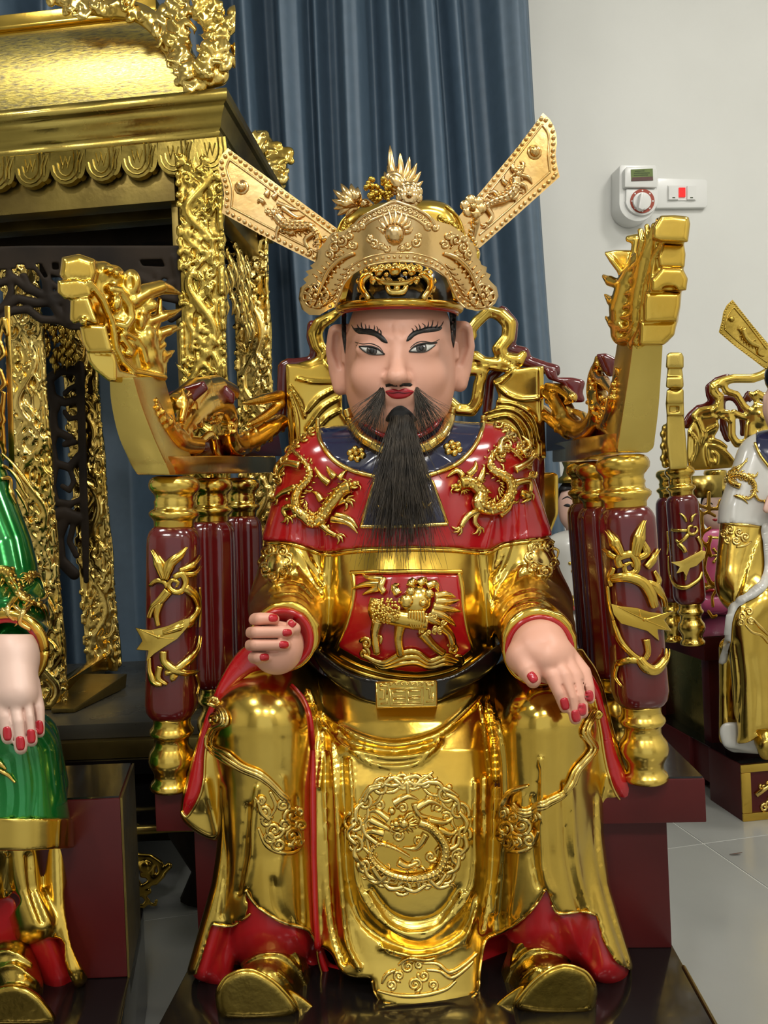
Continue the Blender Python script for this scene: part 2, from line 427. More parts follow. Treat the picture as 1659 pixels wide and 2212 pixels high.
# ------------------------------------------------------------------ materials
def mat(name, col, rough=.5, metal=0.0, coat=0.0, col2=None, nscale=6, bump=0.0, bscale=200, rvar=0.0, spec=.5, stretch=None, bdist=.002, sharp=(.35, .65), detail=5):
    m = bpy.data.materials.new(name); m.use_nodes = True; nt = m.node_tree; N = nt.nodes; L = nt.links; b = N['Principled BSDF']
    b.inputs['Base Color'].default_value = (*col, 1); b.inputs['Roughness'].default_value = rough; b.inputs['Metallic'].default_value = metal
    b.inputs['Coat Weight'].default_value = coat; b.inputs['Coat Roughness'].default_value = .06; b.inputs['Specular IOR Level'].default_value = spec
    tc = N.new('ShaderNodeTexCoord'); mp = N.new('ShaderNodeMapping'); L.new(tc.outputs['Object'], mp.inputs[0])
    if stretch: mp.inputs['Scale'].default_value = stretch
    if col2 is not None:
        n = N.new('ShaderNodeTexNoise'); n.inputs['Scale'].default_value = nscale; n.inputs['Detail'].default_value = detail; L.new(mp.outputs[0], n.inputs[0])
        r = N.new('ShaderNodeMapRange'); r.inputs[1].default_value = sharp[0]; r.inputs[2].default_value = sharp[1]; L.new(n.outputs[0], r.inputs[0])
        x = N.new('ShaderNodeMix'); x.data_type = 'RGBA'; x.inputs['A'].default_value = (*col, 1); x.inputs['B'].default_value = (*col2, 1)
        L.new(r.outputs[0], x.inputs['Factor']); L.new(x.outputs['Result'], b.inputs['Base Color'])
    if rvar:
        n = N.new('ShaderNodeTexNoise'); n.inputs['Scale'].default_value = nscale * 2.3; n.inputs['Detail'].default_value = 6; L.new(mp.outputs[0], n.inputs[0])
        r = N.new('ShaderNodeMapRange'); r.inputs[1].default_value = .3; r.inputs[2].default_value = .7; r.inputs[3].default_value = max(.02, rough - rvar); r.inputs[4].default_value = rough + rvar
        L.new(n.outputs[0], r.inputs[0]); L.new(r.outputs[0], b.inputs['Roughness'])
    if bump:
        n = N.new('ShaderNodeTexNoise'); n.inputs['Scale'].default_value = bscale; n.inputs['Detail'].default_value = 3; L.new(mp.outputs[0], n.inputs[0])
        u = N.new('ShaderNodeBump'); u.inputs['Strength'].default_value = bump; u.inputs['Distance'].default_value = bdist; L.new(n.outputs[0], u.inputs['Height']); L.new(u.outputs[0], b.inputs['Normal'])
    return m
M = {}
M['gold'] = mat('gold_leaf', (.74, .525, .115), .20, 1, 0, (.64, .41, .065), 5, .10, 60, .07)
M['gold_relief'] = mat('gold_relief', (.82, .60, .19), .20, 1, 0, (.68, .45, .09), 14, .15, 160, .06)
M['gold_deep'] = mat('gold_deep', (.76, .49, .10), .20, 1, 0, (.70, .36, .05), 6, .12, 70, .07)
M['gold_flat'] = mat('gold_flat', (.64, .48, .13), .30, 1, 0, (.56, .40, .09), 5, .12, 90, .08)
M['gold_rose'] = mat('gold_rose', (.80, .56, .27), .20, 1, 0, (.72, .46, .16), 12, .08, 120, .06)
M['gold_old'] = mat('gold_old', (.66, .46, .10), .24, 1, 0, (.36, .24, .04), 9, .25, 120, .1)
M['gold_worn'] = mat('gold_worn', (.66, .52, .13), .36, 1, 0, (.22, .19, .12), 95, .2, 130, .1, stretch=(.7, 1.4, 2.4), sharp=(.40, .72), detail=14)
M['gold_brown_shade'] = mat('gold_brown_shade', (.46, .345, .088), .27, 1, 0, (.34, .25, .055), 6, .15, 90, .09)  # darker gold-brown; shade on the shrine moulding and petals is put into this colour
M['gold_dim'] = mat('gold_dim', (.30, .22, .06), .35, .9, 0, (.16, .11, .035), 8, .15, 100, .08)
M['red'] = mat('red_lacquer', (.40, .006, .010), .18, 0, .4, (.36, .005, .008), 5, .06, 40)
M['red_dull'] = mat('red_satin', (.36, .008, .012), .3, 0, .3, (.30, .006, .008), 8)
M['maroon'] = mat('maroon_lacquer', (.115, .006, .006), .16, 0, .45, (.085, .004, .004), 6, .10, 45)
M['maroon_dull'] = mat('maroon_satin', (.075, .007, .007), .36, 0, .0, (.055, .005, .005), 7, .08, 30, 0, .3)
M['navy'] = mat('navy_lacquer', (.010, .014, .055), .14, 0, .8, (.008, .010, .045), 5, .06, 40)
M['black'] = mat('black_lacquer', (.006, .005, .005), .16, 0, .3, None, 5, .10, 30, 0, .4)
M['skin'] = mat('painted_skin', (.72, .385, .28), .42, 0, 0, (.69, .35, .25), 6, 0, 1, 0, .4)
M['skin_pale'] = mat('painted_pale_skin', (.76, .53, .44), .42, 0, 0, (.66, .40, .32), 6)
M['hairblack'] = mat('hair_paint', (.007, .006, .006), .5, 0, .05)
M['strand'] = mat('beard_hair', (.026, .020, .014), .5, 0, 0, (.075, .058, .040), 60)
M['nail'] = mat('red_nail', (.45, .008, .02), .2, 0, .5)
M['lip'] = mat('lip_red', (.42, .012, .022), .35, 0, .1)
M['eyewhite'] = mat('eye_white', (.62, .60, .55), .25, 0, .3)
M['iris'] = mat('eye_iris', (.045, .036, .032), .2, 0, .4)
M['green'] = mat('green_lacquer', (.006, .20, .032), .16, .55, .7, (.004, .13, .022), 5, .06, 40)
M['white_enamel'] = mat('white_enamel', (.58, .57, .53), .25, 0, .3, (.50, .49, .45), 5)
M['pink'] = mat('pink_enamel', (.62, .10, .24), .3, 0, .3)
M['dark_wood'] = mat('dark_wood', (.009, .006, .004), .6, 0, 0, (.026, .017, .010), 9, .1, 60, 0, .15)
M['table_grey'] = mat('table_lacquer', (.045, .043, .036), .3, 0, 0, (.075, .066, .045), 6, .05, 40, .08, .35)
# ------------------------------------------------------------------ the room
wall_m = mat('white_paint', (.74, .74, .70), .55, 0, 0, (.71, .71, .67), 3, .05, 160)
ceil_m = mat('ceiling_paint', (.72, .72, .69), .7)
curt_m = mat('blue_curtain', (.074, .124, .182), .55, 0, 0, (.064, .110, .162), 30, .15, 900, 0, .8)
plastic = mat('white_plastic', (.80, .80, .77), .3, 0, .1)
fmat = mat('grey_floor_tile', (.34, .345, .32), .20, 0, 0, (.29, .295, .275), 2.5, .03, 30, .06)
grout = mat('tile_grout', (.66, .66, .62), .7)
BW_A = math.radians(9.4)     # the back wall recedes towards the right
bw0 = Vector(((1480 - CX) / F_ * 2.5, 2.5)); bdir = Vector((math.cos(BW_A), math.sin(BW_A))); bnor = Vector((bdir.y, -bdir.x))
def onwall(s, z, off=0.0):
    q = bw0 + bdir * s + bnor * off; return Vector((q.x, q.y, z))
def slab(name, a, b, z0, z1, n, m):
    q = MB(); A = Vector((a[0], a[1], 0)); B = Vector((b[0], b[1], 0)); N = Vector((n[0], n[1], 0)) * .1
    q.prism([A + Vector((0, 0, z0)), B + Vector((0, 0, z0)), B + Vector((0, 0, z1)), A + Vector((0, 0, z1))], N)
    return struct(q.build(name, m, None, False))
wl = bw0 - bdir * 4.6; wr = bw0 + bdir * 2.0
slab('wall_back', wl, wr, 0, CEIL, -bnor, wall_m)
XL, XR, YF = wl.x, wr.x, -2.6
slab('wall_left', (XL, YF), (XL, wl.y), 0, CEIL, (-1, 0), wall_m)
slab('wall_right', (XR, YF), (XR, wr.y), 0, CEIL, (1, 0), wall_m)
# front wall behind the photographer, with an unseen doorway added wide open as front fill
far_m = mat('hall_paint', (.42, .41, .36), .6)
slab('wall_front', (XL, YF), (-1.3, YF), 0, CEIL, (0, -1), far_m)
slab('wall_front', (1.5, YF), (XR, YF), 0, CEIL, (0, -1), far_m)
slab('wall_front', (-1.3, YF), (1.5, YF), 2.3, CEIL, (0, -1), far_m)
q = MB(); q.box((XL - .1, YF - .1, CEIL), (XR + .1, wr.y + .2, CEIL + .1)); struct(q.build('ceiling', ceil_m, None, False))
# floor: grout bed with separate tiles
q = MB(); q.box((XL - .1, YF - .1, -.06), (XR + .1, wr.y + .2, -.0012)); flo = struct(q.build('floor', grout, None, False))
ta = Vector(P(1520, 1822, depth_at_z(1520, 1822, 0)))          # a corner where four tiles meet
t1 = Vector(P(1640, 1905, depth_at_z(1640, 1905, 0))); td = (t1 - ta); td.z = 0; td.normalize()
tn = Vector((td.y, -td.x, 0)); TS = .6
q = MB(); g = .0016; q.box((g, g, -.0012), (TS - g, TS - g, 0)); tme = q.mesh('tile')
first = True
for i in range(-8, 9):
    for j in range(-8, 9):
        c = ta + td * (i * TS) + tn * (j * TS); cc = c + (td + tn) * TS / 2
        if cc.x < XL - .2 or cc.x > XR + .2 or cc.y < YF or cc.y > wr.y + .2: continue
        o = bpy.data.objects.new('tile', tme); COL.objects.link(o)
        if first: tme.materials.append(fmat); first = False
        o.parent = flo
        o.matrix_basis = Matrix(((td.x, tn.x, 0, c.x), (td.y, tn.y, 0, c.y), (0, 0, 1, 0), (0, 0, 0, 1)))
# ceiling lights
lit = bpy.data.materials.new('lamp_glow'); lit.use_nodes = True
lb = lit.node_tree.nodes['Principled BSDF']; lb.inputs['Emission Color'].default_value = (1, .96, .88, 1); lb.inputs['Emission Strength'].default_value = 4
for i, (x, y) in enumerate(LAMPS):
    t = thing('ceiling_light', 'square white ceiling light panel, ' + ['over the left front', 'over the middle front', 'over the right front', 'over the gilded shrine', 'over the throne', 'over the right wall'][i] + ' of the hall', 'lamp', (x, y, CEIL), 'ceiling light panels')
    q = MB()
    for a, b in (((-.3, -.3), (.3, -.26)), ((-.3, .26), (.3, .3)), ((-.3, -.26), (-.26, .26)), ((.26, -.26), (.3, .26))): q.box((x + a[0], y + a[1], CEIL - .045), (x + b[0], y + b[1], CEIL))
    q.build('frame', plastic, t, False)
    q = MB(); q.box((x - .26, y - .26, CEIL - .03), (x + .26, y + .26, CEIL - .02)); q.build('diffuser', lit, t, False)
# curtain: folds follow the ridges and hollows seen in the photograph
DC = 2.15
ridges = [(-420, 1), (-330, -1), (-250, 1), (-170, -1), (-90, 1), (-20, -1), (55, 1), (100, -1), (150, .8), (190, -1), (230, 1.), (275, 1), (310, -1), (345, -1), (400, -.6), (450, .5), (490, -.7), (528, 1), (560, -1), (578, -.9), (603, 1), (632, .6), (650, -.8), (665, -.2), (688, -1), (702, -.8), (722, 1), (742, .7), (775, -.9), (808, .15), (835, -1), (850, -.6), (884, 1), (905, .6), (924, -.7), (962, .25), (990, -.9), (1022, -.6), (1060, .7), (1090, 1.0), (1112, .6), (1124, .1)]
rx = np.array([r[0] for r in ridges], float); ry = np.array([r[1] for r in ridges], float)
xs = np.linspace(-420, 1124, 620)
prof = np.interp(xs, rx, ry); 
# cosine smoothing between the control points
idx = np.clip(np.searchsorted(rx, xs) - 1, 0, len(rx) - 2); tt = (xs - rx[idx]) / (rx[idx + 1] - rx[idx]); prof = ry[idx] + (ry[idx + 1] - ry[idx]) * (.5 - .5 * np.cos(math.pi * tt))
zs = np.linspace(.01, 2.75, 18); vs = []
for z in zs:
    k = (2.1 - z) / 2.1
    for x, p_ in zip(xs, prof):
        amp = .070 * (1 + .2 * k); wob = .010 * math.sin(x * .013 + z * 1.7)
        X = (x - CX) / F_ * DC + .085 + (.045 * k * (x - 300) / 800) + wob
        vs.append((X, DC + .0 - amp * p_ + (X - .5) * .10, z))
n = len(xs); fs = [(j * n + i, j * n + i + 1, (j + 1) * n + i + 1, (j + 1) * n + i) for j in range(len(zs) - 1) for i in range(n - 1)]
cu = arr_mesh('curtain', np.array(vs), np.array(fs)); cur = link('curtain', cu, curt_m)
sm = cur.modifiers.new('thick', 'SOLIDIFY'); sm.thickness = .003
tag(cur, 'dark blue full length curtain hanging in deep folds behind the throne', 'curtain')
# timer box and switch plate
def wallpt(px, py, off):
    r = FV + RV * ((px - CX) / F_) - UV * ((py - CY) / F_)
    o = Vector((bw0.x, bw0.y, 0)) + Vector((bnor.x, bnor.y, 0)) * off; nn = Vector((bnor.x, bnor.y, 0))
    d = (o - CAM).dot(nn) / r.dot(nn); return CAM + r * d
Nw = Vector((bnor.x, bnor.y, 0))
def wallprism(poly, o0, o1, name, m, parent, bevel=0, smooth=False, sm=False):
    pl = crom(poly, 6, True) if sm else poly
    q = MB(); q.prism([wallpt(x, y, o1) for x, y in pl], -Nw * (o1 - o0)); return q.build(name, m, parent, smooth, bevel, .6 if smooth else None)
tm = thing('timer_switch', 'white plug-in timer with red ringed dial and green label on wall', 'timer', wallpt(1382, 415, 0))
def rot(cx, cy, pts, a=-2.0):
    c, s_ = math.cos(math.radians(a)), math.sin(math.radians(a)); return [(cx + x * c - y * s_, cy + x * s_ + y * c) for x, y in pts]
out = [(-37, -61), (37, -61), (40, -57), (40, 20)] + [(40 * math.cos(t), 22 + 39 * math.sin(t)) for t in np.linspace(.1, math.pi - .1, 14)] + [(-40, 20), (-40, -57)]
wallprism(rot(1378, 417, out, 0.5), 0, .060, 'housing', plastic, tm, .008, True)
out2 = [(-33, 0), (36, 0), (36, 24)] + [(35 * math.cos(t) + 1, 24 + 33 * math.sin(t)) for t in np.linspace(.1, math.pi - .1, 14)] + [(-33, 24)]
wallprism(rot(1385, 402, [(x, y - 42) for x, y in [(-31, 0), (30, 0), (35, 5), (35, 44), (-35, 44), (-35, 5)]], .5), .055, .078, 'upper_face', plastic, tm, .005, True)
wallprism(rot(1386, 408, out2, .5), .055, .069, 'lower_face', plastic, tm, .004, True)
wallprism([(1363, 366), (1410, 364), (1411, 389), (1364, 391)], .078, .0795, 'label', mat('green_label', (.13, .19, .03), .45, 0, 0, (.10, .15, .02), 90), tm)
wallprism([(1366, 383), (1410, 381.5), (1411, 389.5), (1364, 391)], .0795, .080, 'label_strip', mat('label_strip', (.10, .035, .03), .5), tm)
lab = mat('label_ink', (.03, .05, .01), .6)
for i, (a, b) in enumerate(((1371, 1392), (1369, 1404), (1369, 1400))):
    wallprism([(a, 369 + i * 4.4), (b, 368.3 + i * 4.4), (b, 370 + i * 4.4), (a, 370.6 + i * 4.4)], .0795, .0797, 'print_line', lab, tm)
dc = (1388, 434)
wallprism([(dc[0] + 26 * math.cos(t), dc[1] + 26 * math.sin(t)) for t in np.linspace(0, 2 * math.pi, 33)[:-1]], .069, .0715, 'dial_ring', mat('dial_red', (.36, .05, .02), .4), tm)
for k in range(8): 
    t = k * math.pi / 4; wallprism([(dc[0] + 22.5 * math.cos(t) + 1.8 * math.cos(u), dc[1] + 22.5 * math.sin(t) + 1.8 * math.sin(u)) for u in np.linspace(0, 2 * math.pi, 9)[:-1]], .0715, .0722, 'dial_mark', plastic, tm)
wallprism([(dc[0] + 19.5 * math.cos(t), dc[1] + 19.5 * math.sin(t)) for t in np.linspace(0, 2 * math.pi, 33)[:-1]], .069, .080, 'dial', plastic, tm, .003, True)
wallprism([(dc[0] - 3, dc[1] - 18), (dc[0] + 3, dc[1] - 18), (dc[0] + 8, dc[1] + 15), (dc[0], dc[1] + 19), (dc[0] - 8, dc[1] + 15)], .080, .098, 'pointer', plastic, tm, .003, True)
sw = thing('switch_plate', 'white wall switch plate with two rockers and red lamp beside timer', 'switch', wallpt(1475, 417, 0))
wallprism([(1424, 384), (1524, 387), (1529, 391), (1529, 443), (1524, 448), (1418, 449), (1418, 386)], 0, .016, 'plate', plastic, sw, .004, True)
wallprism([(1443, 400), (1504, 400), (1504, 433), (1443, 433)], .016, .019, 'insert', plastic, sw, .001)
for a, b in ((1445, 1466), (1485, 1503)):
    wallprism([(a, 401), (b, 401), (b, 431), (a, 431)], .019, .024, 'rocker', plastic, sw, .002)
    wallprism([((a + b) / 2 - 3, 426), ((a + b) / 2 + 3, 426), ((a + b) / 2 + 3, 428), ((a + b) / 2 - 3, 428)], .024, .0243, 'mark', lab, sw)
rl = bpy.data.materials.new('pilot_red'); rl.use_nodes = True; rb_ = rl.node_tree.nodes['Principled BSDF']; rb_.inputs['Base Color'].default_value = (.5, .01, .01, 1); rb_.inputs['Emission Color'].default_value = (1, .03, .03, 1); rb_.inputs['Emission Strength'].default_value = .55; rb_.inputs['Roughness'].default_value = .2
wallprism([(1467, 405), (1481, 405), (1481, 425.5), (1467, 425.5)], .019, .023, 'pilot_lamp', rl, sw, .001)
# ------------------------------------------------------------------ the seated mandarin statue in the middle
man = thing('statue', 'seated bearded mandarin statue in red and gold robe with winged gold hat', 'statue', PW(880, 2150, -280))
# ---- torso and sleeves
B = SDF((500, 880, -345), (1280, 1530, 170), 5)
B.chain([(712, 1020, 20), (1048, 1012, 20)], 90)
B.ell((885, 1190, 15), (225, 280, 150), 40)
B.ell((882, 1340, -25), (198, 180, 150), 50)
for pts, r in ([(675, 1035, 15), (640, 1170, 0), (622, 1300, -25)], [64, 66, 82]), ([(1082, 1035, 15), (1124, 1160, 0), (1150, 1300, -25)], [62, 60, 80]): B.chain(pts, r, 28)
B.chain([(622, 1315, -45), (612, 1378, -285)], [82, 74], 25)
B.chain([(1150, 1315, -45), (1166, 1402, -290)], [86, 82], 25)
body0 = B.f.copy()
# cape folds, arm seams, cuff folds
for p in ([(640, 1060), (632, 1110), (628, 1165)], [(655, 1075), (650, 1120), (645, 1170)], [(690, 1110), (700, 1150), (703, 1188)], [(1130, 1060), (1135, 1110), (1140, 1165)], [(1110, 1080), (1112, 1120), (1112, 1168)], [(1070, 1110), (1060, 1150), (1050, 1186)]): B.stroke(p, [3, 9], 5)
capef = B.f.copy()
for p in ([(703, 1192), (700, 1260), (696, 1340), (690, 1400)], [(1049, 1188), (1056, 1260), (1062, 1330), (1066, 1400)]):
    B.stroke(p, [7, 8], 5); 
    B.stroke([(x + (16 if x < 880 else -16), y) for x, y in p], [9, 10], -6)
for p, w, h in (([(585, 1262), (640, 1256), (675, 1285), (693, 1330)], [4, 8], 6), ([(585, 1285), (640, 1278), (672, 1305), (690, 1350)], [4, 8], 6), ([(590, 1310), (640, 1300), (668, 1325), (680, 1370)], [5, 8], 6),
                ([(635, 1180), (660, 1220), (690, 1270)], [8, 6], 5), ([(655, 1180), (672, 1215), (695, 1245)], [6, 5], 5), ([(640, 1225), (610, 1245), (580, 1275)], [6, 4], 5), ([(640, 1232), (660, 1265), (690, 1300)], [6, 4], 4),
                ([(1075, 1350), (1100, 1310), (1150, 1290), (1200, 1310), (1235, 1350)], [7, 8], 6), ([(1085, 1375), (1105, 1332), (1150, 1312), (1195, 1330), (1240, 1375)], [6, 7], 6), ([(1070, 1330), (1095, 1290), (1150, 1270), (1200, 1290)], [6, 7], 5),
                ([(1110, 1180), (1095, 1220), (1068, 1265)], [8, 5], 5), ([(1092, 1178), (1080, 1215), (1060, 1245)], [6, 5], 5), ([(1130, 1225), (1160, 1240), (1185, 1265)], [6, 4], 5), ([(1125, 1230), (1105, 1265), (1070, 1300)], [6, 4], 4)):
    B.stroke(p, w, h)
# cut the mouths of the sleeves
B.prism([(480, 1270), (700, 1270), (700, 1500), (480, 1500)], -500, -292, 8, 'sub', 0, False)
B.prism([(1070, 1270), (1290, 1270), (1290, 1530), (1070, 1530)], -500, -300, 8, 'sub', 0, False)
B.chain([(610, 1382, -400), (612, 1375, -190)], 62, 4, 'sub'); B.chain([(1168, 1408, -400), (1163, 1396, -190)], 70, 4, 'sub')
robe = link('upper_robe', B.mesh('upper_robe'), M['gold'], man)
bv = bvh_of(robe)
def layer(f, t, poly, name, m, smooth=True, wmax=1e9, rnd=0):
    S = SDF.__new__(SDF); S.h = B.h; S.lo = B.lo; S.ax = B.ax
    d2 = S.poly2(crom(poly, 6, True) if smooth else poly)[:, :, None]
    S.f = np.maximum(np.maximum(f - t, d2), -(f + 14)).astype(np.float32)
    if wmax < 1e8: S.f = np.maximum(S.f, (S.ax[2] - wmax)[None, None, :]).astype(np.float32)
    return link(name, S.mesh(name), m, man)
cape_poly = [(690, 860), (600, 900), (540, 1000), (520, 1100), (540, 1166), (575, 1169), (628, 1171), (670, 1184), (706, 1192), (775, 1184), (878, 1180), (960, 1182), (1046, 1188), (1075, 1178), (1095, 1171), (1181, 1159), (1230, 1150), (1240, 1060), (1200, 960), (1110, 890), (1040, 860)]
cape = layer(capef, 8, cape_poly, 'cape', M['red'])
col_poly = [(680, 860), (687, 921), (693, 958), (722, 995), (763, 1018), (812, 1031), (808, 1045), (780, 1138), (873, 1137), (966, 1132), (934, 1042), (919, 1030), (980, 1007), (1021, 971), (1041, 930), (1046, 860)]
collar = layer(body0, 10.5, col_poly, 'collar', M['navy'], False)
bc = bvh_of(cape, collar, robe)
trim(bc, [(688, 905), (687, 921), (694, 958), (722, 995), (763, 1018), (812, 1031)], 5.5, 'collar_trim', M['gold_relief'], man)
trim(bc, [(1044, 900), (1041, 930), (1021, 971), (980, 1007), (919, 1030)], 5.5, 'collar_trim', M['gold_relief'], man)
R = Relief(bc); R.stroke([(812, 1031), (808, 1045), (780, 1138)], 4.5, smooth=False); R.stroke([(780, 1138), (873, 1137), (966, 1132)], 4.5); R.stroke([(966, 1132), (934, 1042), (919, 1030)], 4.5, smooth=False); R.build('panel_trim', M['gold_relief'], man)
R = Relief(bc, sink=.1); R.stroke([(752, 893), (764, 925), (785, 952), (825, 972), (868, 979), (911, 972), (948, 950), (966, 922), (976, 890)], [12, 13, 14, 13, 12], 2); R.build('neck_band', M['gold_relief'], man)
R = Relief(bc, sink=.1); R.stroke([(775, 905), (792, 928), (828, 950), (868, 957), (908, 950), (938, 930), (955, 900)], 6, 12); R.build('neck_lining', M['red'], man)
for c in ((770, 981), (978, 968)):
    R = Relief(bc, sink=.1)
    for k in range(6): a = k * math.pi / 3 + .3; R.blob(c[0] + 14 * math.cos(a), c[1] + 11 * math.sin(a), 9, 8)
    R.blob(*c, 6, lift=4); R.build('flower_boss', M['gold_relief'], man)
# hem line of the cape and apron
trim(bc, [(575, 1174), (628, 1176), (670, 1189), (706, 1198), (775, 1191), (878, 1187), (960, 1189), (1046, 1194), (1075, 1184), (1095, 1177), (1185, 1165)], 4.5, 'cape_hem', M['gold'], man)
ap_poly = [(765, 1243), (880, 1240), (990, 1241), (995, 1270), (998, 1311), (1008, 1368), (1019, 1402), (984, 1432), (943, 1447), (898, 1453), (837, 1446), (779, 1425), (730, 1397), (751, 1352), (763, 1307), (768, 1270)]
B.f = body0.copy()
apron = layer(body0, 10, ap_poly, 'apron', M['red'], False, 0)
ba = bvh_of(apron, robe)
R = Relief(ba); R.stroke([(728, 1402), (749, 1352), (761, 1307), (766, 1270), (763, 1240)], 6); R.stroke([(758, 1238), (880, 1235), (997, 1236)], 6); R.stroke([(990, 1238), (997, 1270), (1000, 1311), (1010, 1368), (1022, 1405)], 6)
R.stroke([(690, 1400), (735, 1432), (779, 1452), (837, 1467), (898, 1473), (943, 1468), (984, 1455), (1025, 1432), (1066, 1400)], 10); R.stroke([(735, 1418), (779, 1440), (837, 1456), (898, 1462), (943, 1457), (984, 1444), (1020, 1420)], 4.5)
R.build('apron_trim', M['gold'], man)
# lion-like beast on the apron
def q2(l): return [(550 + x / 2.44, 860 + y / 2.44) for x, y in l]
R = Relief(ba, sink=.15)
R.stroke(q2([(650, 1080), (680, 1130), (740, 1150), (820, 1165), (900, 1180)]), [17, 20, 21, 21, 19], 2); R.stroke(q2([(650, 1060), (640, 1120), (660, 1180)]), [15, 16, 13], 2)
for i in range(110):
    x = 640 + 130 * random.random() ; y = 1060 + 120 * random.random(); R.blob(*q2([(x, y)])[0], 3.6, lift=34 - 14 * abs((y - 1120) / 60.) ** 2, nu=6, nv=4)
R.blob(*q2([(850, 1070)])[0], 36, 33, 10, .6); R.blob(*q2([(800, 1075)])[0], 17, 16, 26, .6); R.blob(*q2([(905, 1040)])[0], 11, 11, 28); R.blob(*q2([(820, 1030)])[0], 11, 11, 28); R.blob(*q2([(875, 1085)])[0], 9, 8, 32); R.blob(*q2([(840, 1150)])[0], 20, 26, 14, .6)
for k in range(6): R.stroke(q2([(815 + 12 * k, 1120), (812 + 14 * k, 1165), (830 + 8 * k, 1205)]), [4, 4, 1.5], 24, 6)
for p in ([(820, 1000), (830, 970), (860, 990)], [(860, 990), (890, 965), (900, 1000)], [(900, 1000), (940, 985), (960, 1030)], [(940, 1050), (1000, 1040), (1050, 1055)], [(940, 1075), (1010, 1075), (1070, 1065)], [(930, 1100), (1000, 1110), (1075, 1125)], [(920, 1125), (990, 1150), (1050, 1200)], [(900, 1150), (960, 1180), (1010, 1210)], [(760, 1040), (740, 1000), (770, 985)]): R.flame(q2(p), 11, 10)
for k in range(26): a = random.random() * 6.3; r_ = 55 + 40 * random.random(); x, y = q2([(905 + r_ * .9 * math.cos(a), 1180 + r_ * .55 * math.sin(a))])[0]; R.spiral(x, y, 6, 2.4, 1.3, a, 1, 20) if k % 2 else R.blob(x, y, 4, lift=18, nu=6, nv=4)
for p in ([(655, 1170), (640, 1240), (650, 1330)], [(770, 1190), (760, 1260), (770, 1345)], [(880, 1230), (930, 1290), (985, 1335)], [(970, 1190), (1020, 1240), (1035, 1290)]): R.stroke(q2(p), [14, 10, 9], 4); R.blob(*q2([p[-1]])[0], 10, 8, 5)
R.stroke(q2([(690, 1030), (670, 1000), (690, 950)]), [8, 9, 5], 6)
for p in ([(680, 960), (600, 950), (570, 935)], [(675, 985), (590, 985), (515, 1010)], [(680, 1000), (610, 1020), (570, 1040)]): R.flame(q2(p), 9, 4)
for dy in (0, 28, 56): R.stroke(q2([(580 + dy, 1350 + dy * .6), (680, 1385 + dy * .5), (780, 1335 + dy), (850, 1330 + dy), (920, 1375 + dy * .6), (1000, 1350 + dy * .8), (1080, 1385 + dy * .3)]), [6, 7, 7, 7, 6], 2)
for x, y in ((590, 1290), (580, 1340), (640, 1270), (700, 1400), (1040, 1320), (1075, 1380)): R.spiral(*q2([(x, y)])[0], 13, 4.5, 1.4, random.random() * 6)
R.build('beast_relief', M['gold_relief'], man)
# dragons on the cape
R = Relief(bc, sink=.15)
R.dragon(q2([(195, 270), (270, 340), (300, 410), (235, 490), (220, 570), (290, 650), (370, 640), (420, 560), (470, 500), (520, 475)])[::-1], 15, (*q2([(505, 465)])[0], -.12, 17), 1, True,
         [q2([(230, 480), (170, 500), (130, 530)]), q2([(225, 570), (165, 590), (175, 625)]), q2([(400, 570), (440, 560), (490, 545)]), q2([(330, 640), (380, 690), (440, 725)]), q2([(250, 360), (180, 350), (140, 400)])])
for p in ([(430, 420), (400, 390), (380, 355)], [(450, 430), (470, 400), (490, 380)], [(400, 450), (350, 410), (320, 360)], [(360, 540), (330, 500), (300, 490)], [(420, 640), (500, 660), (550, 715)], [(440, 620), (510, 640), (550, 690)], [(150, 300), (180, 250), (220, 220)], [(130, 420), (140, 350), (190, 300)]): R.flame(q2(p), 9, 3)
R.build('dragon_relief', M['gold_relief'], man)
R = Relief(bc, sink=.15)
R.dragon(q2([(1400, 330), (1330, 270), (1260, 290), (1240, 370), (1330, 430), (1330, 520), (1250, 590), (1160, 570), (1180, 500), (1120, 460), (1070, 460)])[::-1], 15, (*q2([(1085, 470)])[0], math.pi - .15, 17), -1, True,
         [q2([(1350, 450), (1430, 440), (1440, 500)]), q2([(1360, 380), (1420, 350), (1450, 320)]), q2([(1190, 590), (1120, 620), (1080, 680)]), q2([(1200, 520), (1150, 640), (1170, 680)]), q2([(1290, 300), (1290, 240), (1320, 220)])], hs=-1)
for p in ([(1120, 410), (1160, 370), (1160, 330)], [(1090, 420), (1060, 390), (1010, 420)], [(1180, 440), (1200, 390), (1210, 350)], [(1280, 620), (1340, 580), (1360, 540)], [(1400, 500), (1440, 530), (1400, 555)], [(1400, 300), (1440, 260), (1400, 200)]): R.flame(q2(p), 9, 3)
for c in ((1330, 250), (1300, 300)): R.spiral(*q2([c])[0], 14, 4, 1.5, 1)
R.build('dragon_relief', M['gold_relief'], man)
R = Relief(bc, sink=.15)   # small crest on the front panel, seen through the beard
R.dragon([(872, 1045), (862, 1070), (880, 1090), (868, 1112), (890, 1120)], 10, (872, 1045, -1.2, 11), 1, True, [])
for p in ([(905, 1085), (920, 1095), (932, 1085)], [(840, 1085), (825, 1098), (815, 1090)], [(890, 1060), (905, 1050), (912, 1036)], [(850, 1060), (838, 1052), (832, 1040)]): R.flame(p, 6, 2)
R.build('crest_relief', M['gold_relief'], man)
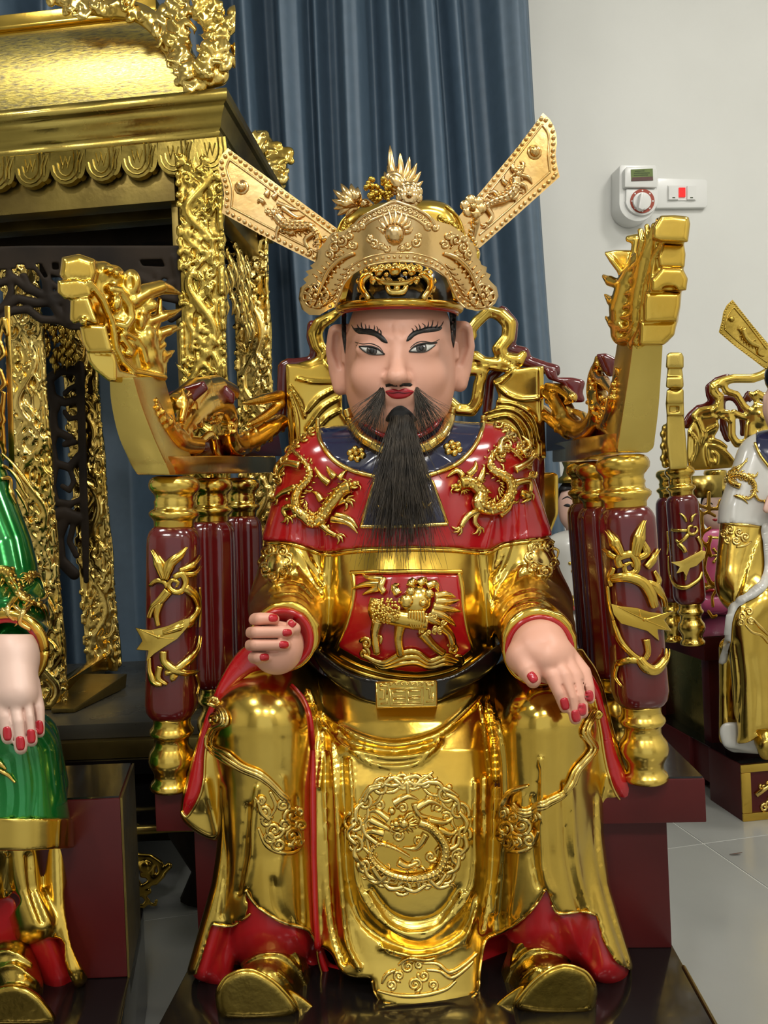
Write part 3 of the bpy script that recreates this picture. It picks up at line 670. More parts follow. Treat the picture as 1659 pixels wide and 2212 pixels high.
# round cloud reliefs on the upper sleeves and crests at the shoulder tops
for cx, cy, m_ in ((596, 1215, 1), (1170, 1205, -1)):
    R = Relief(bv, sink=.15); R.blob(cx, cy, 34, 38, -12, .6)
    for dx, dy, r_ in ((0, 0, 22), (-14, -24, 14), (16, -22, 13), (-20, 12, 13), (18, 20, 13), (-6, 32, 12), (24, -2, 11)): R.spiral(cx + dx * m_, cy + dy, r_, 4.2, 1.6, random.random() * 6, m_)
    for k in range(9): a = k * .7; R.stroke([(cx + 26 * math.cos(a), cy + 32 * math.sin(a)), (cx + 36 * math.cos(a + .3), cy + 42 * math.sin(a + .3)), (cx + 32 * math.cos(a + .7), cy + 38 * math.sin(a + .7))], [4, 4, 2])
    R.build('sleeve_relief', M['gold_relief'], man)
for grp in (((642, 958), (628, 974), (657, 946), (616, 995), (608, 1018), (602, 1040), (720, 912), (738, 903), (675, 932), (632, 950)), ((1092, 928), (1108, 944), (1122, 962), (1134, 980), (1142, 1002), (1148, 1025), (1024, 899), (1008, 896), (1075, 918), (1118, 978))):
    R = Relief(bc, sink=.15, maxjump=.2)
    for cx, cy in grp: R.spiral(cx, cy, 10, 4, 1.3, random.random() * 6); R.blob(cx + 4, cy - 4, 5); R.blob(cx - 5, cy + 5, 5)
    R.build('shoulder_relief', M['gold_relief'], man)
# ---- belt and buckle
S = SDF((660, 1380, -240), (1100, 1560, 40), 4)
fw = lambda X, Y: -186 + .0016 * (X - 880) ** 2 + 0 * Y
S.prism([(672, 1395), (747, 1448), (808, 1466), (878, 1472), (945, 1466), (1001, 1446), (1082, 1390), (1070, 1440), (1013, 1482), (943, 1516), (878, 1524), (804, 1518), (747, 1494), (695, 1448)], fw, 20, 0, 'add', 5)
belt = link('belt', S.mesh('belt'), M['black'], man)
bb = bvh_of(belt)
S = SDF((795, 1455, -230), (960, 1540, -140), 3)
S.prism([(810, 1472), (945, 1469), (945, 1527), (812, 1530)], -206, -150, 0, 'add', 3, False)
buck = link('buckle', S.mesh('buckle'), M['gold_flat'], man); bk = bvh_of(buck)
R = Relief(bk)
for p in ([(813, 1475), (942, 1472), (942, 1524), (815, 1527), (813, 1475)], [(842, 1488), (914, 1486), (914, 1522), (844, 1523), (842, 1488)], [(848, 1494), (876, 1493), (876, 1504), (849, 1504), (848, 1494)], [(882, 1493), (908, 1492), (908, 1503), (882, 1504), (882, 1493)], [(849, 1510), (876, 1509), (876, 1518), (850, 1518), (849, 1510)], [(882, 1509), (908, 1508), (908, 1517), (882, 1518), (882, 1509)],
          [(820, 1482), (836, 1481), (836, 1500)], [(820, 1490), (829, 1490), (829, 1510), (820, 1510)], [(822, 1520), (836, 1519), (836, 1508)], [(920, 1480), (936, 1480)], [(920, 1488), (928, 1488), (928, 1508), (936, 1508)], [(920, 1516), (936, 1515), (936, 1496)]): R.stroke(p, 2.2, smooth=False, n=6)
for k in range(11): R.spiral(823 + k * 11.2, 1478 - k * .2, 4, 1.6, 1.2, k)
R.build('buckle_relief', M['gold_relief'], man)
# ---- lower robe
L = SDF((385, 1400, -400), (1395, 2205, 60), 5)
def hpanel(X, Y):
    y = np.interp(Y, [1450, 1500, 1560, 1620, 1700, 1800, 1900, 2000, 2080, 2140, 2190], [-110, -160, -210, -245, -272, -286, -292, -300, -315, -332, -348])
    return y + .0006 * (X - 880) ** 2 + 18 * np.exp(-((X - 1068) / 26.) ** 2) + 18 * np.exp(-((X - 695) / 26.) ** 2)
L.prism([(600, 1455), (880, 1500), (1130, 1450), (1120, 1700), (1125, 1900), (1122, 1990), (1090, 2030), (1047, 2048), (1038, 2096), (1030, 2146), (989, 2170), (903, 2177), (832, 2168), (810, 2145), (803, 2116), (765, 2112), (735, 2098), (715, 2060), (681, 2035), (660, 2000), (650, 1850), (640, 1700)], hpanel, 40, 0, 'add', 6)
L.chain([(600, 1500, -40), (563, 1577, -222), (568, 1700, -226), (572, 1850, -222), (582, 2010, -222)], [100, 112, 99, 99, 108], 16)
L.chain([(1150, 1500, -40), (1182, 1580, -236), (1182, 1700, -240), (1186, 1850, -236), (1192, 2010, -236)], [100, 110, 100, 100, 110], 16)
L.chain([(505, 1600, -190), (506, 1800, -225), (492, 1920, -245), (438, 2100, -262)], [34, 32, 37, 34], 14)
L.chain([(1268, 1600, -200), (1264, 1800, -240), (1275, 1920, -262), (1315, 2090, -288)], [36, 40, 42, 52], 14)
base_l = L.f.copy()
# drapery
UF = [([(669, 1488), (700, 1543), (773, 1590), (847, 1608), (921, 1596), (970, 1570), (1044, 1500)], 9, 9), ([(690, 1560), (740, 1610), (800, 1630), (850, 1636), (915, 1628), (950, 1600)], 8, 8), ([(761, 1623), (800, 1648), (850, 1657), (903, 1648), (945, 1610)], 6, 7),
      ([(735, 1575), (760, 1605), (850, 1622), (940, 1604)], 7, -6), ([(715, 1604), (724, 1727), (736, 1912), (749, 2035), (775, 2090)], 9, 11), ([(700, 1580), (705, 1720), (712, 1900), (722, 2010), (745, 2080)], 8, -10), ([(755, 1641), (762, 1764), (764, 1813), (773, 1912), (823, 1992), (903, 2029), (970, 1992), (1020, 1912), (1026, 1789), (1028, 1690)], 8, 9),
      ([(740, 1640), (745, 1760), (752, 1900), (790, 2000), (900, 2052), (1000, 2010), (1040, 1900), (1044, 1760)], 8, -9), ([(792, 1930), (835, 1992), (890, 2016), (952, 1998), (1001, 1930)], 7, 8), ([(800, 1918), (840, 1970), (890, 1990), (950, 1974), (990, 1918)], 6, -6), ([(823, 2047), (903, 2066), (995, 2035), (1032, 1950)], 6, 8),
      ([(1050, 1678), (1047, 1801), (1032, 1942), (1005, 2040)], 8, 9), ([(1069, 1690), (1064, 1800), (1058, 1900), (1040, 2010)], 7, -9), ([(1060, 1520), (1078, 1600), (1085, 1700), (1080, 1850), (1068, 1970)], 8, 9), ([(1040, 1520), (1052, 1590), (1062, 1690)], 6, 8),
      ([(680, 1520), (700, 1600), (690, 1700)], 7, 8), ([(555, 1700), (545, 1790), (543, 1850), (528, 1915)], [6, 10], 8), ([(535, 1740), (528, 1850), (515, 1930)], 9, -8), ([(1165, 1660), (1160, 1740)], 8, -5), ([(1168, 1640), (1170, 1780), (1175, 1880), (1190, 1925)], [5, 10], 8), ([(1150, 1720), (1152, 1850), (1165, 1915)], 8, -7), ([(1215, 1690), (1222, 1830), (1240, 1930), (1258, 1975)], 8, -6), ([(1235, 1700), (1245, 1850), (1275, 1975)], 8, 6), ([(1285, 1720), (1290, 1850), (1320, 1980), (1355, 2085)], 7, -6),
      ([(480, 1700), (490, 1850), (480, 1980)], 8, -6), ([(610, 1680), (612, 1800), (600, 1900)], 12, 4), ([(640, 1720), (645, 1850), (650, 1990)], 8, -5), ([(590, 1900), (600, 1960), (640, 2000)], 10, -4), ([(1130, 1720), (1120, 1850), (1100, 1980)], 12, 4)]
for p, w, h in UF: L.stroke(p, w if hasattr(w, '__len__') else [w * .6, w, w * .7], h)
gold_f = L.f.copy()
hem = [(380, 1400), (1400, 1400), (1400, 2120), (1364, 2098), (1330, 2080), (1302, 2035), (1287, 1978), (1259, 1972), (1207, 1976), (1192, 1955), (1179, 1920), (1149, 1967), (1105, 2004), (1056, 2026), (1047, 2041), (1038, 2096), (1032, 2145), (989, 2171), (903, 2178), (832, 2169), (810, 2147), (803, 2116), (770, 2118), (755, 2130), (764, 2168), (743, 2158), (712, 2130), (692, 2084), (683, 2041), (669, 2017), (657, 2008), (610, 1994), (564, 1967), (543, 1940), (531, 1918), (537, 1960), (530, 1982), (497, 2002), (458, 1998), (440, 2060), (425, 2105), (380, 2110)]
d2 = L.poly2(hem)[:, :, None]
L.f = np.maximum(gold_f, d2).astype(np.float32)
lower = link('lower_robe', L.mesh('lower_robe'), M['gold'], man)
bl = bvh_of(lower)
# red lining under the hem
L.f = base_l + 12
red_o = [(380, 1890), (1400, 1890), (1376, 2100), (1372, 2118), (1330, 2132), (1290, 2140), (1240, 2120), (1150, 2125), (1090, 2130), (1060, 2165), (1000, 2186), (900, 2192), (830, 2186), (760, 2178), (720, 2160), (690, 2120), (640, 2130), (540, 2130), (470, 2130), (420, 2112), (405, 2090)]
L.prism([(462, 2000), (560, 1960), (680, 2010), (715, 2080), (790, 2095), (830, 2140), (905, 2165), (1000, 2160), (1022, 2090), (1030, 1990), (1180, 1915), (1290, 1975), (1330, 2080), (1376, 2100), (1366, 2122), (1290, 2140), (1200, 2130), (1090, 2140), (1055, 2170), (1000, 2186), (905, 2193), (825, 2186), (760, 2180), (705, 2150), (600, 2130), (480, 2130), (446, 2112), (440, 2085)], lambda X, Y: np.interp(Y, [1950, 2050, 2120, 2190], [-205, -225, -262, -332]) + 0 * X + 40 * (1 - np.exp(-((X - 890) / 190.) ** 4)), 30, 10, 'add', 6)
L.chain([(484, 1995, -240), (484, 2060, -240), (470, 2105, -245)], [26, 28, 30], 10); L.chain([(1245, 1990, -275), (1275, 2060, -270), (1325, 2108, -262)], [36, 34, 36], 12)
d3 = L.poly2(crom(red_o, 8, True))[:, :, None]
L.f = np.maximum(L.f, d3).astype(np.float32)
for p, w, h in (([(500, 2000), (485, 2060), (480, 2110)], 10, -7), ([(1225, 1985), (1250, 2050), (1290, 2110)], 10, 6), ([(1200, 1990), (1225, 2060), (1250, 2110)], 9, -7), ([(700, 2100), (760, 2140), (820, 2160)], 9, 6), ([(640, 2020), (670, 2080), (700, 2130)], 9, 6)): L.stroke(p, w, h)
lining = link('robe_lining', L.mesh('robe_lining'), M['red_dull'], man)
# bright rolled edge of the gold hem, and the red edging beside the knee
R = Relief(bl, maxjump=.03)
R.stroke([(460, 1996), (497, 2000), (520, 1988), (541, 1972)], 3.5); R.stroke([(531, 1922), (543, 1942), (564, 1964), (610, 1991), (657, 2005), (669, 2014), (683, 2040), (690, 2080), (706, 2122), (743, 2154), (760, 2164)], 3.8)
R.stroke([(804, 2118), (811, 2145), (832, 2166), (903, 2175), (989, 2168), (1030, 2143), (1036, 2096), (1045, 2041), (1056, 2024)], 3.5); R.stroke([(1056, 2024), (1105, 2001), (1149, 1964), (1177, 1922)], 3.5); R.stroke([(1193, 1955), (1208, 1973), (1259, 1969), (1285, 1976)], 3.5)
R.build('hem_edge', M['gold_relief'], man)
R = Relief(bl, sink=.25); R.stroke([(629, 1480), (655, 1512), (669, 1560), (673, 1640), (675, 1760), (677, 1880), (681, 2000), (692, 2060), (712, 2115)], [4, 8, 8, 7, 8, 8]); R.build('red_edging', M['red'], man)
# ---- reliefs on the lower robe
def q3(l): return [(380 + x / 1.6265, 1420 + y / 1.6265) for x, y in l]
R = Relief(bl, sink=.15)
for o in (-10, 0, 10): R.stroke(q3([(125 + o, 165), (165 + o, 185), (175 + o, 230), (135 + o, 255), (125 + o, 310), (175 + o, 345 - o), (235, 385 - o), (300, 415 - o), (355, 465 - o), (385 + o, 500)]), [3, 5, 5, 5, 5, 4], 2 if o else 4)
for x, y, r_ in ((405, 555, 18), (345, 605, 18), (405, 625, 19), (310, 540, 13), (360, 655, 14), (425, 650, 12), (380, 585, 12), (435, 590, 12), (300, 500, 8), (375, 520, 12), (320, 575, 11), (330, 630, 11), (135, 160, 10), (160, 195, 10), (120, 280, 9), (140, 215, 9), (430, 540, 9)): R.spiral(*q3([(x, y)])[0], r_ * 1.15, 5.2, 1.6, random.random() * 6, random.choice((-1, 1)))
R.stroke(q3([(280, 490), (300, 540), (330, 570)]), [2, 5, 4], 2); R.stroke(q3([(330, 470), (350, 520), (330, 560)]), [4, 5, 3], 2); R.stroke(q3([(290, 600), (320, 660), (370, 685), (420, 680), (450, 640)]), [3, 5, 5, 5, 3])
R.build('cloud_relief', M['gold_relief'], man)
R = Relief(bl, sink=.15)
for o in (-10, 0, 10): R.stroke(q3([(1470 + o, 190), (1435 + o, 260), (1462 + o, 320), (1405 + o, 395), (1372 + o, 465), (1300, 510 + o), (1225, 545 + o), (1190, 520 + o)]), [3, 5, 5, 5, 5, 4], 2 if o else 4)
for x, y, r_ in ((1160, 600, 17), (1215, 590, 20), (1170, 650, 16), (1240, 640, 14), (1150, 545, 13), (1260, 560, 12), (1200, 650, 11), (1190, 560, 12), (1145, 625, 10), (1480, 200, 8), (1440, 270, 8)): R.spiral(*q3([(x, y)])[0], r_ * 1.15, 5.2, 1.6, random.random() * 6, random.choice((-1, 1)))
R.stroke(q3([(1145, 560), (1150, 510), (1185, 470), (1240, 450)]), [4, 7, 7, 2], 3); R.stroke(q3([(1135, 640), (1190, 682), (1250, 660), (1275, 610)]), [3, 5, 5, 3])
R.build('cloud_relief', M['gold_relief'], man)
R = Relief(bl, sink=.15)     # round medallion
mc = (883, 1800); MR = 118
for k in range(15):
    a = k * 2 * math.pi / 15; x = mc[0] + MR * math.cos(a); y = mc[1] + MR * .98 * math.sin(a)
    R.spiral(x, y, 17 + 3 * (k % 3), 4.8, 1.5, a + 1, 1 if k % 2 else -1, 1)
    R.stroke([(x, y), (mc[0] + (MR + 9) * math.cos(a + .22), mc[1] + (MR + 9) * .98 * math.sin(a + .22)), (mc[0] + MR * math.cos(a + .42), mc[1] + MR * .98 * math.sin(a + .42))], [5, 7, 4], 1); R.stroke([(mc[0] + (MR - 16) * math.cos(a), mc[1] + (MR - 16) * math.sin(a)), (mc[0] + (MR - 22) * math.cos(a + .2), mc[1] + (MR - 22) * math.sin(a + .2)), (mc[0] + (MR - 10) * math.cos(a + .4), mc[1] + (MR - 10) * math.sin(a + .4))], [3, 5, 3], 1)
R.dragon([(905, 1775), (935, 1790), (960, 1830), (945, 1878), (890, 1895), (835, 1882), (802, 1850), (815, 1822), (850, 1830), (885, 1850)], 11, (872, 1778, math.pi - .2, 21), -1, True, [[(950, 1840), (985, 1825), (990, 1805)], [(840, 1885), (815, 1905), (795, 1895)], [(920, 1890), (945, 1915), (970, 1910)], [(815, 1820), (790, 1800), (785, 1780)]], hs=-1)
for p in ([(840, 1770), (810, 1750), (790, 1760)], [(900, 1745), (930, 1730), (960, 1745)], [(925, 1770), (960, 1775), (985, 1760)], [(850, 1735), (880, 1720), (905, 1728)], [(860, 1860), (880, 1870), (905, 1860)], [(830, 1800), (800, 1795), (780, 1815)], [(920, 1800), (900, 1830), (870, 1830)], [(800, 1770), (830, 1785), (860, 1800)], [(895, 1735), (905, 1760), (930, 1765)], [(945, 1790), (975, 1800), (990, 1785)], [(805, 1870), (825, 1900), (855, 1905)]): R.flame(p, 9, 2)
for p in ([(815, 1690), (850, 1697), (880, 1688)], [(880, 1688), (910, 1695), (945, 1680)], [(840, 1672), (860, 1690), (880, 1705)], [(935, 1668), (905, 1690), (885, 1710)], [(860, 1705), (883, 1690), (905, 1705)], [(883, 1720), (880, 1695), (886, 1670)], [(780, 1725), (800, 1700), (830, 1695)], [(990, 1720), (965, 1705), (940, 1700)]): R.stroke(p, [3, 6, 2.5], 2)
R.stroke([(790, 1760), (800, 1840), (850, 1890)], [3, 5, 3]); [R.spiral(x, y, 12, 4.2, 1.5, x) for x, y in ((820, 1740), (930, 1725), (965, 1765), (800, 1780), (985, 1850), (900, 1865), (860, 1805), (905, 1815), (930, 1850), (870, 1745), (945, 1745))]; R.blob(846, 1752, 9, lift=2); R.blob(970, 1700, 8, lift=2); R.blob(985, 1735, 8, lift=2)
R.build('medallion_relief', M['gold_relief'], man)
R = Relief(bl, sink=.15)
for x, y, r_ in ((881, 2088, 15), (896, 2127, 17), (862, 2108, 12), (915, 2108, 13), (845, 2128, 11), (935, 2128, 11), (905, 2085, 9)): R.spiral(x, y, r_, 4, 1.6, random.random() * 6, random.choice((-1, 1)))
for p in ([(815, 2140), (860, 2150), (910, 2150), (960, 2138), (985, 2118)], [(910, 2080), (945, 2082), (970, 2100), (1000, 2085), (1030, 2058)], [(920, 2095), (950, 2098), (975, 2112), (1005, 2092), (1022, 2075)], [(860, 2085), (885, 2068), (920, 2072), (940, 2068)], [(825, 2125), (835, 2105), (855, 2095)]): R.stroke(p, [2.5, 5, 5, 3], 1)
R.build('cloud_relief', M['gold_relief'], man)
# ---- hanging sleeve ends beside the knees
S = SDF((370, 1370, -290), (600, 1840, -60), 4)
S.chain([(560, 1420, -150), (480, 1500, -175), (445, 1600, -190), (430, 1720, -195)], [60, 46, 36, 40]); S.prism([(520, 1600), (470, 1600), (410, 1690), (390, 1745), (396, 1775), (440, 1808), (478, 1812), (500, 1740)], -225, -140, 14, 'add', 12)
S.stroke([(445, 1690), (455, 1740), (470, 1800)], 8, 7)
S.f = np.maximum(S.f, S.poly2(crom([(600, 1380), (530, 1395), (488, 1445), (448, 1530), (420, 1620), (398, 1700), (389, 1745), (394, 1775), (440, 1808), (482, 1818), (560, 1700), (600, 1500)], 6, True))[:, :, None]).astype(np.float32)
sl = link('hanging_sleeve', S.mesh('hanging_sleeve'), M['gold'], man); bs = bvh_of(sl)
redl = [(560, 1405), (525, 1402), (488, 1450), (450, 1535), (424, 1620), (404, 1700), (396, 1748), (404, 1760), (424, 1730), (437, 1690), (442, 1620), (458, 1560), (490, 1500), (540, 1455), (580, 1440)]
patch(bs, redl, 'sleeve_lining', M['red'], man, 1.5, 5, dome=5); trim(bs, [(392, 1752), (404, 1764), (426, 1732), (440, 1690), (445, 1620), (461, 1560), (492, 1502)], 3.2, 'sleeve_trim', M['gold_relief'], man)
S = SDF((1230, 1400, -300), (1400, 1810, -60), 4)
S.chain([(1230, 1430, -160), (1280, 1510, -195), (1305, 1600, -205), (1325, 1700, -205)], [60, 44, 36, 40]); S.prism([(1265, 1600), (1330, 1600), (1362, 1690), (1369, 1722), (1350, 1745), (1318, 1775), (1285, 1770), (1270, 1700)], -232, -140, 14, 'add', 12)
S.stroke([(1310, 1680), (1300, 1720), (1297, 1765)], 8, 7)
S.f = np.maximum(S.f, S.poly2(crom([(1230, 1400), (1275, 1425), (1302, 1480), (1322, 1560), (1345, 1640), (1366, 1690), (1370, 1718), (1352, 1742), (1312, 1780), (1290, 1780), (1230, 1700)], 6, True))[:, :, None]).astype(np.float32)
sr_ = link('hanging_sleeve', S.mesh('hanging_sleeve'), M['gold'], man); bs = bvh_of(sr_)
redl = [(1262, 1440), (1290, 1478), (1308, 1540), (1332, 1630), (1358, 1688), (1365, 1712), (1356, 1726), (1340, 1722), (1322, 1690), (1308, 1640), (1296, 1570), (1284, 1510), (1262, 1470)]
patch(bs, redl, 'sleeve_lining', M['red'], man, 1.5, 5, dome=5); trim(bs, [(1284, 1510), (1296, 1570), (1307, 1640), (1320, 1692), (1338, 1726), (1356, 1731), (1368, 1714)], 3.2, 'sleeve_trim', M['gold_relief'], man)
# ---- cuffs
for c, r_, nm in (((611, 1380), 70, -1), ((1166, 1403), 79, 1)):
    S = SDF((c[0] - 110, c[1] - 110, -330), (c[0] + 110, c[1] + 110, -140), 4)
    S.chain([(c[0], c[1], -275), (c[0], c[1] - 4, -165)], r_); S.chain([(c[0], c[1], -390), (c[0], c[1], -318)], r_ - 13, 3, 'sub'); S.prism([(c[0] - 120, c[1] - 120), (c[0] + 120, c[1] - 120), (c[0] + 120, c[1] + 120), (c[0] - 120, c[1] + 120)], -600, -302, 4, 'sub', 0, False)
    link('cuff', S.mesh('cuff'), M['red'], man)
# ---- hands
def nail(bvh, c, ang, l, w, m=None, parent=None, nm='nail'):
    ca, sa = math.cos(ang), math.sin(ang)
    patch(bvh, [(c[0] + ca * a * l - sa * b * w, c[1] + sa * a * l + ca * b * w) for a, b in ((-1, 0), (-.8, -.8), (.2, -1), (.9, -.7), (1.05, 0), (.9, .7), (.2, 1), (-.8, .8))], nm, m or M['nail'], parent, .8, 3, dome=1.6)
S = SDF((505, 1300, -420), (680, 1480, -180), 2.5)
S.chain([(611, 1390, -200), (603, 1396, -310)], [58, 50])
S.ell((597, 1400, -325), (56, 58, 40), 12)
for y, x0, x1, w_, r_ in ((1338, 552, 592, -350, 15), (1366, 546, 622, -365, 16), (1393, 544, 616, -366, 15.5), (1419, 549, 580, -358, 14)):
    S.chain([(575, y + 4, -315), (x0, y + 1, -335), (x0 + 10, y, w_ - 4), (x1 - 14, y - 1, w_ - 3), (x1, y, w_ + 4)], [r_, r_, r_, r_ * .92, r_ * .8], 3.5)
S.chain([(628, 1385, -320), (636, 1358, -345), (628, 1347, -352)], [17, 14, 10], 5)
for y in (1352, 1380, 1407): S.stroke([(536, y), (570, y), (600, y)], 2.5, -4, -300)
hl = link('hand', S.mesh('hand', 2), M['skin'], man); bh = bvh_of(hl)
for c, a, l in (((590, 1335), .0, 10), ((620, 1367), .05, 10), ((613, 1393), .05, 10), ((571, 1420), -.1, 10), ((631, 1347), -2.3, 8)): nail(bh, c, a, l, 8, None, hl)
S = SDF((1075, 1320, -430), (1305, 1580, -190), 2.5)
S.chain([(1163, 1397, -200), (1166, 1403, -290)], [62, 62])
S.chain([(1168, 1402, -292), (1185, 1425, -330)], [62, 46], 14); S.ell((1185, 1420, -322), (62, 55, 42), 12, rot=.5); S.chain([(1130, 1420, -318), (1150, 1410, -320)], [38, 40], 14)
S.chain([(1128, 1420, -325), (1140, 1448, -348), (1152, 1470, -362)], [30, 24, 17], 10)
for pts, r_ in (([(1165, 1420, -335), (1196, 1462, -362), (1212, 1498, -372), (1221, 1527, -372)], 18.5), ([(1188, 1415, -335), (1220, 1462, -364), (1236, 1508, -376), (1243, 1552, -376)], 18.5), ([(1212, 1412, -328), (1243, 1460, -352), (1254, 1505, -366), (1259, 1540, -368)], 17), ([(1228, 1410, -312), (1262, 1452, -330), (1271, 1485, -342), (1275, 1510, -346)], 15)):
    S.chain(pts, [r_ * 1.1, r_, r_ * .9, r_ * .72], 5)
for p in ([(1215, 1480), (1228, 1510), (1232, 1535)], [(1240, 1478), (1247, 1505), (1252, 1530)], [(1258, 1470), (1264, 1495), (1267, 1515)]): S.stroke(p, 2.5, -4, -280)
hr = link('hand', S.mesh('hand', 2), M['skin'], man); bh = bvh_of(hr)
for c, a, l in (((1150, 1463), .95, 12), ((1220, 1520), 1.35, 13), ((1244, 1546), 1.4, 13), ((1257, 1532), 1.5, 13), ((1272, 1503), 1.5, 12)): nail(bh, c, a, l, 9.5, None, hr)
# ---- shoes
for sx, tip in ((1, 0), (-1, 1)):
    X = (lambda x: x) if sx == 1 else (lambda x: 1755 - x); dw = 0 if sx == 1 else -16; dy = 0 if sx == 1 else -10
    S = SDF((400, 1940, -400), (760, 2220, -140), 4) if sx == 1 else SDF((1010, 1940, -420), (1340, 2220, -150), 4)
    C = lambda x, y, w: (X(x), y + dy, w + dw)
    S.chain([C(600, 2010, -215), C(590, 2080, -235), C(578, 2120, -275)], [62, 66, 58], 10)
    S.chain([C(610, 2120, -235), C(575, 2135, -300)], [64, 52], 20); S.chain([C(630, 2160, -240), C(590, 2170, -290)], [44, 36], 16)
    for p in ([(530, 2060), (560, 2040), (600, 2035), (640, 2060), (655, 2100)], [(520, 2085), (560, 2062), (610, 2062), (650, 2100), (668, 2140)], [(548, 2030), (590, 2005), (630, 2020)], [(600, 2100), (630, 2130), (640, 2180)]): S.stroke([(X(x), y + dy) for x, y in p], [4, 7, 4], 6)
    up = link('shoe', S.mesh('shoe'), M['gold_old'], man)
    S = SDF((420, 2040, -430), (760, 2225, -150), 4) if sx == 1 else SDF((1010, 2030, -450), (1320, 2220, -150), 4)
    S.prism([(X(x), y + dy) for x, y in [(468, 2180), (466, 2140), (490, 2105), (540, 2092), (590, 2115), (625, 2150), (640, 2185), (600, 2200), (520, 2203), (480, 2198)]], -368 + dw, -325 + dw, 0, 'add', 16)
    S.prism([(X(x), y + dy) for x, y in [(520, 2160), (600, 2130), (650, 2150), (690, 2190), (640, 2198), (540, 2200)]], -340 + dw, -230 + dw, 12, 'add', 10)
    sole = link('shoe_toe', S.mesh('shoe_toe'), M['gold_old'], up)
    trim(bvh_of(sole), [(X(x), y + dy) for x, y in [(470, 2140), (492, 2109), (540, 2096), (588, 2119), (622, 2153), (645, 2185)]], 3.5, 'toe_edge', M['gold'], up)
# ------------------------------------------------------------------ head
S = SDF((690, 600, -215), (1035, 1020, 160), 3)
S.ell((864, 770, 0), (119, 185, 132)); S.ell((864, 845, -8), (110, 112, 120), 30); S.chain([(864, 900, 20), (866, 1010, 35)], [88, 82], 20)
S.ell((866, 905, -65), (52, 36, 48), 30)                                                              # chin
S.chain([(861, 735, -118), (859, 780, -132), (858, 812, -150)], [13, 15, 20], 14); S.ell((857, 814, -150), (22, 17, 22), 8)   # nose
for x in (838, 878): S.ell((x, 817, -131), (13, 12, 16), 7)
for x in (800, 914): S.ell((x, 756, -106), (32, 17, 17), 24)                                          # lids
S.ell((800, 812, -88), (40, 38, 30), 26); S.ell((916, 810, -88), (40, 38, 30), 26)                      # cheeks
S.ell((861, 852, -120), (34, 22, 16), 14)
S.ell((863, 843, -128), (30, 9, 14), 6); S.ell((863, 853, -127), (24, 8, 14), 6)                        # lips
for x in (800, 914): S.stroke([(x - 40, 730), (x, 722), (x + 40, 728)], 14, 4, 0)
S.stroke([(855, 700), (858, 725)], 6, 2, 0); S.stroke([(845, 705), (848, 728)], 3, -2, 0); S.stroke([(869, 705), (867, 728)], 3, -2, 0)
S.stroke([(833, 800), (825, 822), (822, 840)], 4, -2.5, 0); S.stroke([(885, 800), (894, 820), (898, 838)], 4, -2.5, 0)
for sx, ex, ey in ((-1, 734, 765), (1, 995, 758)):                                                     # ears with long lobes
    S.chain([(ex + sx * 6, ey - 45, 20), (ex + sx * 12, ey - 10, 22), (ex + sx * 6, ey + 40, 22), (ex + sx * -2, ey + 72, 18)], [20, 19, 17, 17], 8)
    S.chain([(ex - sx * 12, ey - 50, 25), (ex - sx * 12, ey + 60, 15)], [16, 18], 8)
    S.chain([(ex + sx * 5, ey - 38, 0), (ex + sx * 7, ey - 8, 2), (ex - sx * 1, ey + 26, 2)], [11, 11, 7], 4, 'sub'); S.chain([(ex - sx * 12, ey - 14, -2), (ex - sx * 10, ey + 14, -4)], 8, 4)
head = link('head', S.mesh('head', 2), M['skin'], man); bhd = bvh_of(head)
def hp(l): return [(620 + x / 3.19, 560 + y / 3.19) for x, y in l]
for out, iris, lid, low, crease in (
    (hp([(490, 602), (530, 604), (575, 605), (620, 618), (650, 640), (672, 655), (640, 656), (600, 658), (560, 648), (525, 628)]), hp([(585, 630)])[0], hp([(478, 594), (500, 601), (535, 602), (580, 603), (625, 617), (655, 640), (674, 656)]), hp([(500, 606), (525, 629), (560, 650), (605, 659), (672, 657)]), hp([(468, 570), (520, 585), (580, 582), (640, 608), (665, 645)])),
    (hp([(842, 636), (870, 610), (905, 592), (950, 583), (985, 585), (1018, 590), (995, 612), (960, 634), (915, 640), (870, 638)]), hp([(925, 612)])[0], hp([(838, 637), (868, 608), (905, 590), (950, 581), (990, 583), (1030, 577)]), hp([(842, 637), (875, 640), (915, 642), (960, 636), (1000, 610), (1022, 592)]), hp([(848, 610), (890, 577), (940, 566), (1000, 575), (1050, 552)]))):
    patch(bhd, out, 'eye', M['eyewhite'], man, .6, 3)
    S_ = poly_sdf(crom(out, 3, True), np.array([0.]), np.array([0.]))
    pl = crom(out, 3, True)
    def clipc(r, m, nm, lf):
        t = np.linspace(0, 2 * math.pi, 41)[:-1]; pts = np.stack([iris[0] + r * np.cos(t), iris[1] + r * 1.05 * np.sin(t)], 1)
        sd = np.array([float(poly_sdf(pl, np.array([[x]]), np.array([[y]]))[0, 0]) for x, y in pts])
        for _ in range(40):
            bad = sd > -.3
            if not bad.any(): break
            pts[bad] += (np.array(iris) - pts[bad]) * .06
            sd = np.array([float(poly_sdf(pl, np.array([[x]]), np.array([[y]]))[0, 0]) for x, y in pts])
        patch(bhd, pts, nm, m, man, lf, 3, False)
    clipc(11.5, M['iris'], 'iris', 1.1); clipc(5.5, M['hairblack'], 'pupil', 1.5)
    R = Relief(bhd, sink=.2); R.stroke(lid, [.8, 1.9, 2.1, 2.0, 1.6], .6, 6); R.stroke(low, [1.6, 1.1, .9, .9], .5, 6); R.stroke(crease, [.5, 1.0, 1.0, .9, .5], .2, 6); R.build('lash_line', M['hairblack'], man)
